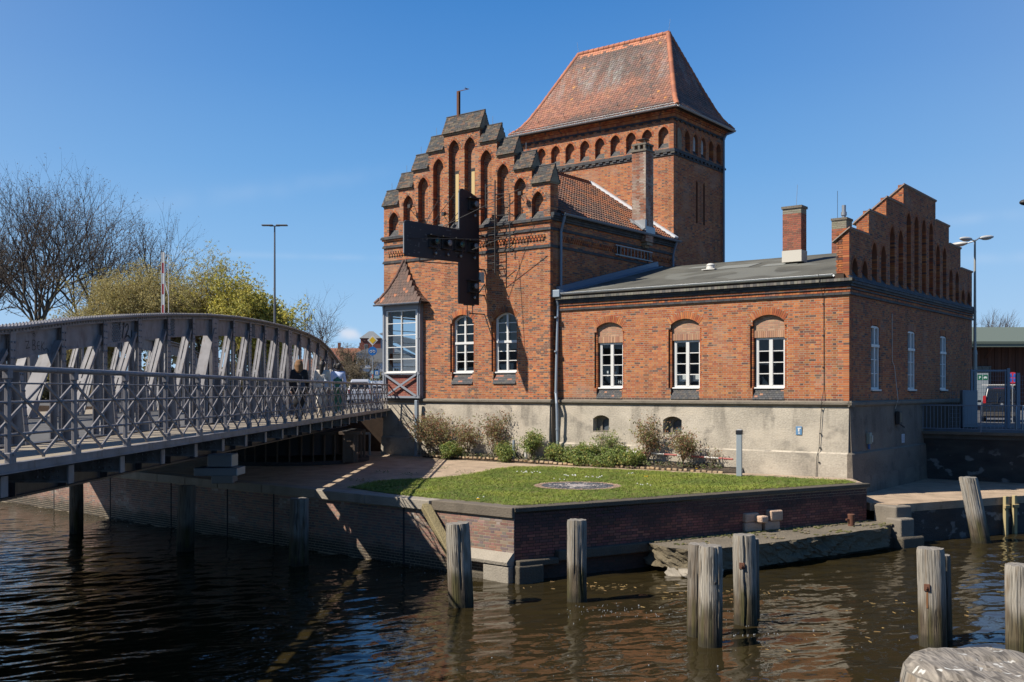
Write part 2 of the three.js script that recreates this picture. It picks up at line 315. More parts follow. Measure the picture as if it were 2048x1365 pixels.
const soot = (tone, y0, y1, k) => (x, y, h, r) => { const c = tone(x, y, h, r), f = 1 - k * smooth(y0, y1, y) * (0.5 + 0.5 * r()); return [c[0] * f, c[1] * f, c[2] * f]; };
const mortarTex = colorTex(512, 512, (u, v) => { const k = 0.85 + 0.35 * fbm(u * 10, v * 10, 4, 10); return [0.46 * k, 0.375 * k, 0.265 * k]; }, 2);
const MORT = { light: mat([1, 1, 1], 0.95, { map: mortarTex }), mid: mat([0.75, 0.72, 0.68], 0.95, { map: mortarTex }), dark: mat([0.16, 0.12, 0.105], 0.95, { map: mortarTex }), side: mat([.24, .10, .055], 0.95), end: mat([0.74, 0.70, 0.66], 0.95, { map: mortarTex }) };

// ------------------------------------------------------------ the brick building, in its own axes: x along the street front, y up from the yard, z towards the viewer
const TH = -0.655, BX = -6.0, BD = 48, YARD = 1.85;
const bld = thing('brick_building', 'red brick harbour building with stepped gables, square tower with steep tiled roof and low annex', 'building', [BX, YARD, -BD], TH);
const Y = h => h + 3;                                  // heights above the eye to heights above the yard
const bToWorld = (x, y, z) => V(x, y, z).applyAxisAngle(V(0, 1, 0), TH).add(V(BX, YARD, -BD));
function brickWall(name, pos, turn, backing, holes, depth, mortar, label) {
  const w = part(name, metric(slab(backing, holes, depth)), holes.length ? [mortar, MORT.side] : mortar, bld, label); w.position.set(...pos); w.rotation.y = turn; w.userData.bag = null; delete w.userData.bag; return w;
}
// opening whose jambs step back once: the outer rebate is cut from y1 to y2, jm wide
function rebated(x0, x1, yb, ys, arcs, jm, y1, y2) { const p = opening(x0, x1, yb, ys, arcs); return [p[0], p[1], [x1, y1], [x1 + jm, y1], [x1 + jm, y2], [x1, y2], ...p.slice(2), [x0, y2], [x0 - jm, y2], [x0 - jm, y1], [x0, y1]]; }
function jambs(bag, solids, x0, x1, jm, y1, y2, tone, r, back = -0.36) { for (const x of [x0 - jm / 2, x1 + jm / 2]) { solids.push(box(x, (y1 + y2) / 2, (back - 0.075) / 2, jm, y2 - y1, -0.075 - back)); for (let y = y1; y < y2 - 0.03; y += COURSE) bag.add(TRS([x, y + COURSE / 2, -0.07 - 0.14], Q0, [jm + 0.004, COURSE - 0.016, 0.28]), tone(x, y, false, r)); } }
const rect = (x0, x1, y0, y1) => [[x0, y0], [x1, y0], [x1, y1], [x0, y1]];
const LEDGE = Y(-0.37);
const toneHouse = brickTone(0.42, 0.20, 1), toneAnnex = brickTone(0.13, 0.10, 2), toneTower = brickTone(0.15, 0.14, 3);

// --- windows: the frame is the part, panes and curtain its sub-parts
function makeWindow(pos, turn, w, h, o = {}) {
  const rise = o.rise ?? 0, f = o.frame ?? 0.075, yT = h - rise;
  const outline = rise ? opening(-w / 2, w / 2, 0, yT, segment(-w / 2, w / 2, yT, h)) : rect(-w / 2, w / 2, 0, h);
  const inner = rise ? opening(-w / 2 + f, w / 2 - f, f, yT - f * .6, segment(-w / 2 + f, w / 2 - f, yT - f * .6, h - f)) : rect(-w / 2 + f, w / 2 - f, f, h - f);
  const g = [slab(outline, [inner], 0.09, 0.045)];
  const cols = o.cols ?? 2, rows = o.rows ?? [1, 1, 1, 1], tot = rows.reduce((a, b) => a + b, 0), cw = (w - 2 * f) / cols;
  for (let c = 1; c < cols; c++) { const x = -w / 2 + f + c * cw; g.push(rbox(x, h / 2, 0.012, o.mull ?? 0.10, h - f, 0.085, 0.008)); }
  let y = f; const ys = [f];
  for (const q of rows) { y += (h - 2 * f) * q / tot; ys.push(y); }
  for (let k = 1; k < rows.length; k++) { const heavy = o.transom === k; g.push(rbox(0, ys[k], heavy ? 0.022 : 0.006, w - f, heavy ? 0.105 : 0.034, heavy ? 0.12 : 0.05, 0.006)); }
  // casement stiles round each light
  for (let c = 0; c < cols; c++) { const x = -w / 2 + f + c * cw; for (const s of [0.018, cw - 0.018]) g.push(box(x + s, h / 2, 0.004, 0.036, h - 2 * f + 0.02, 0.06)); }
  const m = part('window', merge(g), o.mat ?? MT.white, bld, o.label); m.position.set(...pos); m.rotation.y = turn;
  for (let c = 0; c < cols; c++) for (let k = 0; k < rows.length; k++) {
    const x0 = -w / 2 + f + c * cw, p = part('pane', paneGeo(cw - 0.05, ys[k + 1] - ys[k] - 0.02), MT.glass, m); p.position.set(x0 + cw / 2, (ys[k] + ys[k + 1]) / 2, -0.012); p.rotation.set((hash(pos[0] + c * 3 + k) - .5) * 0.012, (hash(pos[0] * 2 + c + k * 5) - .5) * 0.016, 0);
  }
  if (o.sill !== false) part('sill', rbox(0, -0.03, 0.06, w + 0.06, 0.06, 0.17, 0.012), o.mat ?? MT.white, m);
  if (o.curtain) { const c = part('curtain', curtainGeo(w - 0.1, h - 0.1, o.seed ?? 1), o.curtain, m); c.position.z = -0.16; }
  return m;
}
const hash = v => { const s = Math.sin(v * 127.1 + 3.7) * 43758.5453; return s - Math.floor(s); };
const paneCache = {}; const paneGeo = (w, h) => paneCache[w.toFixed(3) + h.toFixed(3)] ??= new THREE.PlaneGeometry(w, h);
function curtainGeo(w, h, seed) { const g = new THREE.PlaneGeometry(w, h, 48, 1).translate(0, h / 2 + 0.05, 0), p = g.attributes.position; for (let i = 0; i < p.count; i++) p.setZ(i, 0.018 * Math.sin(p.getX(i) * 42 + seed) + 0.012 * Math.sin(p.getX(i) * 17 + seed * 2)); g.computeVertexNormals(); return g; }
const MCurtain = mat([0.55, 0.55, 0.55], 0.95);

// --- plinth of rendered concrete: battered body, lower base, moulded ledge
function plinthTexture(len, seed) {
  return colorTex(2048, 256, (u, v) => {
    const X = u * len, Yv = v * 2.7, t = fbm(X * 0.8 + seed, Yv * 0.9, 5), st = smooth(0.05, 0.45, fbm(X * 2.2 + seed * 3, Yv * 0.35 + 5, 4)) * smooth(0.2, 2.4, Yv), lo = smooth(0.75, 0.2, Yv + 0.25 * noise(X * 0.9 + seed, 2)), f = noise(X * 14, Yv * 14);
    let k = 0.95 + 0.34 * t + 0.12 * f - 0.30 * st - 0.10 * lo; let c = [0.50 * k, 0.44 * k, 0.352 * k];
    c = mix3(c, [0.60, 0.52, 0.41], 0.55 * smooth(0.12, 0.4, fbm(X * 0.7 + 31 + seed, Yv * 1.1, 3)));
    return mix3(c, [0.20, 0.18, 0.15], 0.5 * smooth(0.22, 0.5, fbm(X * 1.3 + 60, Yv * 1.6 + seed, 4)));
  }, len, 2.7);
}
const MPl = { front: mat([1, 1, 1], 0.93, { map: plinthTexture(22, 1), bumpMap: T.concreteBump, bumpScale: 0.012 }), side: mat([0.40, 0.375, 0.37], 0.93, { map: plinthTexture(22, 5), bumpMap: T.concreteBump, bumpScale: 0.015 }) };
function prismAlong(x0, x1, prof) {                    // profile in (z, y) swept along x, ends closed
  const s = shapeOf(prof.map(([z, y]) => [-z, y])); return metric(new THREE.ExtrudeGeometry(s, { depth: x1 - x0, bevelEnabled: false }).rotateY(Math.PI / 2).translate(x0, 0, 0));
}
const bodyProf = (b, y0, y1, bt) => [[b + bt, y0], [b, y1], [b - 1.2, y1], [b - 1.2, y0]];
function frontPlinth(x0, x1, z, y0, holes = []) {
  const top = LEDGE - 0.2, mid = 0.86;
  let lower = part('plinth', prismAlong(x0, x1, [[z + 0.22, y0], [z + 0.17, mid - 0.05], [z + 0.10, mid], [z - 0.7, mid], [z - 0.7, y0]]), MPl.front, bld);
  part('ledge', prismAlong(x0 - (x0 < 0.1 ? 0.1 : 0), x1 + 0.1, [[z + 0.05, top], [z + 0.10, top + 0.06], [z + 0.13, top + 0.075], [z + 0.13, top + 0.15], [z + 0.02, top + 0.2], [z - 0.3, top + 0.2], [z - 0.3, top]]), MT.concreteDark, bld);
  // upper body with cellar openings cut in it
  const s = slab(rect(x0, x1, mid, top), holes.map(([a, b]) => opening(a, b, 1.36, 1.86, segment(a, b, 1.86, 2.0))), 0.45, 0);
  const p = s.attributes.position; for (let i = 0; i < p.count; i++) { const y = p.getY(i); p.setZ(i, p.getZ(i) + z + 0.02 + 0.07 * (top - y) / (top - mid)); }
  s.computeVertexNormals(); part('plinth', metric(s), MPl.front, bld);
  for (const [a, b] of holes) {
    const w = part('cellar_window', merge([slab(rect(a, b, 1.3, 2.1), [opening(a + 0.28, b - 0.05, 1.40, 1.68, segment(a + 0.28, b - 0.05, 1.68, 1.88))], 0.04, z - 0.22)]), MT.concreteDark, bld);
    part('pane', slab(rect(a, b, 1.3, 2.0), [], 0.01, z - 0.29), mat([0.10, 0.12, 0.14], 0.12), w);
    part('sill', box((a + b) / 2, 1.35, z - 0.08, b - a, 0.05, 0.3), MT.concreteDark, w);
  }
}
const plA = 9.7;
frontPlinth(0, 9.55, 0, -0.1);
frontPlinth(9.57, 21.8, -0.4, -0.35, [[11.42, 12.18], [14.62, 15.42]]);
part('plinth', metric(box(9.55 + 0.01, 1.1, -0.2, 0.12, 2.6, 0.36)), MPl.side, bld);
{ // end wall plinth (faces right), battered, w 0.4 .. 8.9
  const mk = (y0, y1, b0, b1, nm, m, w0 = 0.4 - b0, w1 = 8.9) => { const g = new THREE.ExtrudeGeometry(shapeOf([[0, y0], [b0, y0], [b1, y1], [0, y1]]), { depth: w1 - w0, bevelEnabled: false }).translate(21.8, 0, -w1); part(nm, metric(g), m, bld); };
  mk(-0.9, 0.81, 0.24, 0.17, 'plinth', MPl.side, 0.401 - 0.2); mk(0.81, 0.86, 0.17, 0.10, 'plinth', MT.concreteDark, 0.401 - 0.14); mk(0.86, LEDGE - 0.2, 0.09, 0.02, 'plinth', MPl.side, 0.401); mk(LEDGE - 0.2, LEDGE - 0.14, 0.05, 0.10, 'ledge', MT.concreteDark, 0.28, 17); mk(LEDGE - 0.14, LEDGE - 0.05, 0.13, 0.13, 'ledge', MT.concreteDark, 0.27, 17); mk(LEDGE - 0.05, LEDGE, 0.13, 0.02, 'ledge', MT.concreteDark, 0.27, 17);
  mk(0.9, LEDGE - 0.2, -0.3, -0.3, 'plinth', MORT.dark, 8.9, 17);
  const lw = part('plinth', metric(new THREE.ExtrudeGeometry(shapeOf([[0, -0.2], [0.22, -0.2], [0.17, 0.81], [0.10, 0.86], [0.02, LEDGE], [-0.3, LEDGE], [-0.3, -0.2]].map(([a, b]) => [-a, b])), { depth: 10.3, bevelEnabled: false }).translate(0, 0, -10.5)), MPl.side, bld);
}

// --- house front
const houseBag = [], solidsHouse = [];
const hw = [[4.2, 5.4], [6.55, 7.77]].map(([a, b]) => ({ a, b, yb: Y(0.29), ys: Y(3.08), ya: Y(3.32) }));
const bayHole = rect(0.22, 2.36, Y(0.45), Y(3.7));
const lowTop = Y(7.02);
{
  const arcs = hw.map(w => segment(w.a, w.b, w.ys, w.ya));
  const JB = w => [0.1, w.yb + 0.5, w.ys - 0.12], holes = hw.map((w, i) => rebated(w.a, w.b, w.yb, w.ys, arcs[i], ...JB(w)));
  const wall = brickWall('wall', [0, 0, 0], 0, rect(0, 9.55, LEDGE, lowTop), [...holes, bayHole], 0.38, MORT.light, 'front wall of the gabled house');
  const bag = new Bag(wall), blk = new Bag(wall), r = rng(5), solids = [];
  const loops = [rect(0, 9.55, LEDGE, lowTop), ...hw.map((w, i) => opening(w.a, w.b, w.yb, w.ys, arcs[i], 0.25)), ...hw.flatMap(w => { const [j, a, b] = JB(w); return [rect(w.a - j, w.a, a, b), rect(w.b, w.b + j, a, b)]; }), bayHole];
  hw.forEach(w => { const [j, a, b] = JB(w); jambs(bag, solids, w.a, w.b, j, a, b, toneHouse, r); });
  lay(bag, loops, { tone: soot(toneHouse, Y(6), Y(7), 0.25), seed: 11, edge: 0.2, over: 0.006, y0: LEDGE });
  hw.forEach((w, i) => { ringOf(bag, arcs[i], 0.25, 0.2, 0, brickTone(0.55, 0, 9), r); slopeBand(blk, w.a, w.b, w.yb - 0.02, 0.05, w.yb + 0.5, -0.22, 7, (x, y, h, q) => q() < 0.1 ? jit([.34, .13, .07], q) : blackTone(x, y, h, q), r); });
  // string courses and the pierced frieze
  for (const [y, h, p] of [[5.90, 0.075, 0.05], [5.975, 0.05, 0.03], [6.62, 0.075, 0.06], [6.695, 0.05, 0.035]]) band(blk, solids, -p, 9.55 + p, Y(y), h, p, blackTone, r);
  band(bag, solids, -0.07, 9.62, Y(6.95), 0.07, 0.07, toneHouse, r);
  band(blk, solids, -0.12, 9.67, Y(7.02), 0.08, 0.12, blackTone, r);
  // small toothed ornament under the upper string
  for (const [x0, x1] of [[0.3, 3.9], [5.6, 9.3]]) { solids.push(box((x0 + x1) / 2, Y(6.33), 0.002, x1 - x0, 0.26, 0.02)); for (let x = x0; x < x1 - 0.1; x += 0.16) for (const k of [0, 1]) bag.add(TRS([x + 0.05 + k * 0.08, Y(6.27) + k * 0.12, 0.028], Q([0, 0, 1], 0.5), [0.085, 0.10, 0.05]), toneHouse(x, Y(6.3), false, r)); }
  part('string_course', merge(solids), MORT.dark, wall);
  bag.flush('brick'); blk.flush('glazed_brick', MB.glazed);
  hw.forEach((w, i) => makeWindow([(w.a + w.b) / 2 + 0.02, w.yb + 0.5, -0.24], 0, w.b - w.a + 0.02, w.ya - w.yb - 0.5, { rise: 0.24, rows: [1, 1, 1, 1, 1, 0.9], transom: 3, label: i ? 'tall arched white window right of the signal board' : 'tall arched white window left of the signal board' }));
}
// stepped gable with ten pointed niches
const steps = [[0, .95, 8.6], [.95, 1.88, 9.3], [1.88, 2.81, 10.03], [2.81, 3.74, 10.73], [3.74, 5.81, 11.4], [5.81, 6.74, 10.73], [6.74, 7.67, 10.03], [7.67, 8.6, 9.3], [8.6, 9.55, 8.6]];
{
  const sil = [[0, lowTop]], tops = [8.27, 8.95, 9.66, 10.38, 11.08];
  for (const [a, b, h] of [...steps].reverse()) sil.push([b, Y(h)], [a, Y(h)]);
  sil.splice(1, 0, [9.55, lowTop]);
  const N = [...Array(10).keys()].map(i => { const c = 4.775 + (i - 4.5) * 0.92, k = i < 5 ? i : 9 - i; return { a: c - 0.31, b: c + 0.31, ya: Y(tops[k]), ys: Y(tops[k]) - 0.46 }; });
  const yb = Y(7.12), arcs = N.map(n => pointed(n.a, n.b, n.ys, n.ya));
  const wall = brickWall('wall', [0, 0, 0], 0, sil, N.map((n, i) => opening(n.a, n.b, yb, n.ys, arcs[i])), 0.26, MORT.light, 'stepped front gable with pointed blind arches');
  const back = part('wall', metric(slab(sil, [], 0.30, -0.262)), MORT.light, bld);
  const bag = new Bag(wall), blk = new Bag(wall), r = rng(6);
  const t = soot(toneHouse, Y(9.5), Y(11.4), 0.3);
  lay(bag, [sil, ...N.map((n, i) => opening(n.a, n.b, yb, n.ys, arcs[i], 0.12))], { tone: t, seed: 12, edge: 0.26, over: 0.006, y0: lowTop });
  N.forEach((n, i) => { ringOf(bag, arcs[i], 0.12, 0.22, 0, t, r); lay(bag, [opening(n.a, n.b, yb, n.ys, arcs[i])], { tone: toneHouse, seed: 40 + i, z: -0.262, y0: lowTop }); slopeBand(blk, n.a, n.b, yb - 0.02, 0.0, yb + 0.34, -0.23, 5, blackTone, r); });
  slopeBand(blk, -0.1, 9.65, lowTop + 0.07, 0.11, lowTop + 0.14, 0.02, 1, blackTone, r, 0.04);
  bag.flush('brick'); blk.flush('glazed_brick', MB.glazed);
  for (const i of [4, 5]) { const n = N[i], s = part('louvre', box((n.a + n.b) / 2, Y(8.6), -0.25, 0.26, 2.3, 0.03), MT.dark, bld); part('board', rbox((n.a + n.b) / 2 + 0.03, Y(8.55), -0.215, 0.19, 2.1, 0.04, 0.006), MT.cream, s); }
  // coping of each step: a saddle of dark bricks
  steps.forEach(([a, b, h], i) => {
    const y = Y(h), mid = i === 4, x0 = a - (i <= 4 ? 0.07 : 0), x1 = b + (i >= 4 ? 0.07 : 0), zc = -0.28, hd = 0.37, rise = mid ? 0.82 : 0.76;
    const core = part('coping', merge([prismAlong(x0 + 0.012, x1 - 0.012, [[zc + hd - 0.03, y], [zc, y + rise - 0.04], [zc - hd + 0.03, y]]), box((a + b) / 2, y - 0.03, zc, b - a + 0.06, 0.06, 0.62)]), MORT.mid, bld);
    const cb = new Bag(core), L = Math.hypot(rise, hd), ang = Math.atan2(hd, rise);
    const tone = (x, yy, hh, q) => jit(pickOf([[.085, .07, .055], [.06, .055, .05], [.12, .095, .07], [.05, .05, .052], [.14, .085, .055]], q), q, 0.4);
    for (const sgn of [1, -1]) {
      const m = M4().makeTranslation(0, y - 0.01, zc + sgn * (hd + 0.015)).multiply(M4().makeRotationX(-sgn * ang)).multiply(sgn > 0 ? M4() : M4().makeRotationY(Math.PI).setPosition(x0 + x1, 0, 0));
      lay(cb, [rect(x0, x1, 0, L)], { M: m, seed: 70 + i, tone, course: L / 9, z: 0, prot: 0.006, rough: 0.012, y0: 0, depth: 0.05, joint: 0.008 });
    }
    cb.add(TRS([(x0 + x1) / 2, y + rise, zc], Q([1, 0, 0], Math.PI / 4), [x1 - x0 + 0.02, 0.07, 0.07]), [.05, .05, .052]);
    cb.flush('brick');
  });
  const mast = part('mast', merge([box(0, 0.6, -0.05, 0.12, 1.2, 0.02), box(0, 0.6, 0.05, 0.12, 1.2, 0.02), box(0, 0.6, 0, 0.02, 1.2, 0.1), box(0.3, 1.2, 0, 0.6, 0.025, 0.025), box(0.5, 1.22, 0.06, 0.03, 0.03, 0.2)]), MT.rust, bld, 'rusty mast on top of the gable'); mast.position.set(4.35, Y(12.1), -0.28);
  const rods = [[0.25, 9.3], [1.2, 10.0], [2.1, 10.75], [3.05, 11.45], [6.3, 11.45], [7.2, 10.75], [8.1, 10.05]]; rods.forEach(([x, h]) => part('lightning_rod', rod([x, Y(h), -0.28], [x, Y(h) + 0.42, -0.28], 0.008), MT.zinc, bld));
}
// --- house right-hand side wall (in shade) and the hidden sides
{
  const wall = brickWall('wall', [9.55, 0, 0], Math.PI / 2, rect(0.38, 10.5, Y(-0.4), Y(7.45)), [], 0.38, MORT.end, 'side wall of the gabled house above the annex roof');
  const bag = new Bag(wall), blk = new Bag(wall), r = rng(7), solids = [];
  const fk = toneHouse;
  lay(bag, [rect(0, 10.5, Y(1.5), Y(7.0)), rect(0, 0.55, Y(7.0), Y(8.6))], { tone: fk, seed: 13, y0: LEDGE }); lay(bag, [rect(0, 0.40, LEDGE, Y(1.5))], { tone: fk, seed: 14, y0: LEDGE });
  for (const [y, h, p] of [[5.90, 0.075, 0.05], [5.975, 0.05, 0.03], [6.62, 0.075, 0.06], [6.695, 0.05, 0.035], [7.02, 0.09, 0.10], [7.11, 0.09, 0.14], [7.2, 0.14, 0.18]]) band(blk, solids, 0.02, 10.5, Y(y), h, p, blackTone, r);
  band(bag, solids, 0.6, 10.5, Y(7.34), 0.1, 0.22, fk, r);
  for (let x = 0.6; x < 10.2; x += 0.16) for (const k of [0, 1]) bag.add(TRS([x + 0.05 + k * 0.08, Y(6.27) + k * 0.12, 0.028], Q([0, 0, 1], 0.5), [0.085, 0.10, 0.05]), fk(x, Y(6.3), false, r));
  part('string_course', merge(solids), MORT.dark, wall); bag.flush('brick'); blk.flush('glazed_brick', MB.glazed);
  part('wall', metric(box(9.55 - 0.276, Y(7.8), -0.14 - 0.28 + 0.14, 0.02, 0.1, 0.1)), MORT.mid, bld);
  // left wall with the glazed opening of the corner bay
  const lft = brickWall('wall', [0, 0, -10.5], -Math.PI / 2, [[0, LEDGE], [10.12, LEDGE], [10.12, Y(0.45)], [8.05, Y(0.45)], [8.05, Y(3.5)], [10.12, Y(3.5)], [10.12, Y(7.45)], [0, Y(7.45)]], [], 0.38, MORT.mid, 'left side wall of the gabled house');
  const lb = new Bag(lft); lay(lb, [rect(0, 10.5, LEDGE, Y(7.4)), rect(8.05, 10.4, Y(0.45), Y(3.5))], { tone: toneHouse, seed: 15, y0: LEDGE }); lb.flush('brick');
  part('wall', metric(slab(rect(0.4, 9.15, LEDGE, Y(7.0)), [], 0.3, -10.18)), MORT.mid, bld);
  part('partition', merge([box(6.2, Y(3.4), -2.4, 6.6, 7.6, 0.06), box(2.85, Y(3.4), -1.4, 0.06, 7.6, 2.0), box(4.7, Y(5.6), -5.2, 8.6, 0.1, 9.6)]), mat([0.30, 0.30, 0.30], 0.95), bld);
  part('floor', merge([box(4.77, LEDGE - 0.05, -5.2, 8.7, 0.1, 9.7)]), mat([0.10, 0.08, 0.06], 0.9), bld);
}
// --- house roof: pantiles
function tileProto(w, l) { const g = new THREE.PlaneGeometry(w, l, 8, 1), p = g.attributes.position; for (let i = 0; i < p.count; i++) { const u = p.getX(i) / w; p.setZ(i, 0.028 * Math.cos(u * 2 * Math.PI + 0.6) + (p.getY(i) < 0 ? 0.045 : -0.014)); } const e = g.clone(); g.computeVertexNormals(); const lip = new THREE.PlaneGeometry(w, 0.05, 8, 1).rotateX(Math.PI / 2), q = lip.attributes.position; for (let i = 0; i < q.count; i++) { const u = q.getX(i) / w, top = q.getZ(i) > 0; q.setXYZ(i, q.getX(i), -l / 2, 0.028 * Math.cos(u * 2 * Math.PI + 0.6) + (top ? 0.045 : -0.014)); } lip.computeVertexNormals(); return merge([g, lip]); }
{
  const ridge = Y(10.72), eave = Y(7.36), run = 4.775 + 0.24, rise = ridge - eave, L = Math.hypot(run, rise), ang = Math.atan2(rise, run);
  const roof = part('roof', merge([1, -1].map(s => { const g = box(0, 0, 0, L, 0.09, 10.0); g.rotateZ(-s * ang); g.translate(4.775 + s * run / 2, (ridge + eave) / 2 - 0.07, -0.5 - 5.0); return g; })), MT.dark, bld, 'pantiled roof of the gabled house');
  const tg = tileProto(0.225, 0.37), ms = [], cs = [], r = rng(31), pitch = 0.325;
  for (const s of [1, -1]) for (let k = 0; k * pitch < L - 0.1; k++) for (let w = 0.56; w < 10.5; w += 0.205) {
    const d = (k + 0.5) * pitch + 0.0, x = 4.775 + s * (run - d * Math.cos(ang)), y = eave + d * Math.sin(ang);
    const b = M4().makeBasis(V(0, 0, s > 0 ? -1 : 1), V(-s * Math.cos(ang), Math.sin(ang), 0), V(s * Math.sin(ang), Math.cos(ang), 0)).setPosition(x, y + 0.03 + r() * 0.006, -w - 0.1);
    ms.push(b); const n = fbm(w * 0.8, d * 0.7 + 3, 3) + (10.5 - w < 5 ? 0.25 : -0.1); cs.push(jit(r() < 0.32 + n ? [.32, .125, .06] : pickOf([[.17, .095, .065], [.14, .085, .065], [.22, .115, .075]], r), r, 0.3));
  }
  instanced('roof_tile', tg, mat([1, 1, 1], 0.8), ms, roof, cs);
  const hb = []; for (let w = 0.6; w < 10.4; w += 0.36) part('ridge_tile', ridgeGeo(), mat([.33, .12, .055], 0.8), roof).position.set(4.775, ridge + 0.0, -w - 0.2);
  // flashing where the roof meets the tower, gutter, downpipes
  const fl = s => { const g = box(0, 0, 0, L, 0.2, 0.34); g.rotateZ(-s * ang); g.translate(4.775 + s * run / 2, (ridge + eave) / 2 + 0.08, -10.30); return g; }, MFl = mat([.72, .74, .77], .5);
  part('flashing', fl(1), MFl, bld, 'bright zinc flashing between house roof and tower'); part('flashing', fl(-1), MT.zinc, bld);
  part('gutter', halfPipe(9.5 + 0.36, eave - 0.03, -0.5, -10.6, 0.085), MT.zincBlue, bld);
  part('downpipe', polyline([[9.86, eave - 0.1, -0.62], [9.74, eave - 0.5, -0.62], [9.66, eave - 0.75, -0.62], [9.66, Y(4.25), -0.62]], 0.06, 10), MT.zincBlue, bld);
  part('downpipe', polyline([[9.86, eave - 0.1, -10.25], [9.72, eave - 0.5, -10.25], [9.66, eave - 0.75, -10.25], [9.66, Y(5.9), -10.25]], 0.055, 10), MT.zincBlue, bld);
}
function ridgeGeo() { return ridgeGeo.g ??= new THREE.CylinderGeometry(0.12, 0.145, 0.40, 12, 1, false, 0, Math.PI * 2).rotateX(Math.PI / 2); }
function halfPipe(x, y, z0, z1, r) {                   // gutter along z
  const s = new THREE.Shape(); for (let i = 0; i <= 10; i++) { const a = Math.PI + Math.PI * i / 10; i ? s.lineTo(Math.cos(a) * r, Math.sin(a) * r) : s.moveTo(-r, 0); } for (let i = 10; i >= 0; i--) { const a = Math.PI + Math.PI * i / 10; s.lineTo(Math.cos(a) * (r - 0.008), Math.sin(a) * (r - 0.008)); }
  return merge([new THREE.ExtrudeGeometry(s, { depth: Math.abs(z1 - z0), bevelEnabled: false }).translate(x, y, Math.min(z0, z1)), rod([x + r, y + 0.005, z0], [x + r, y + 0.005, z1], 0.013), rod([x - r, y + 0.005, z0], [x - r, y + 0.005, z1], 0.01)]);
}
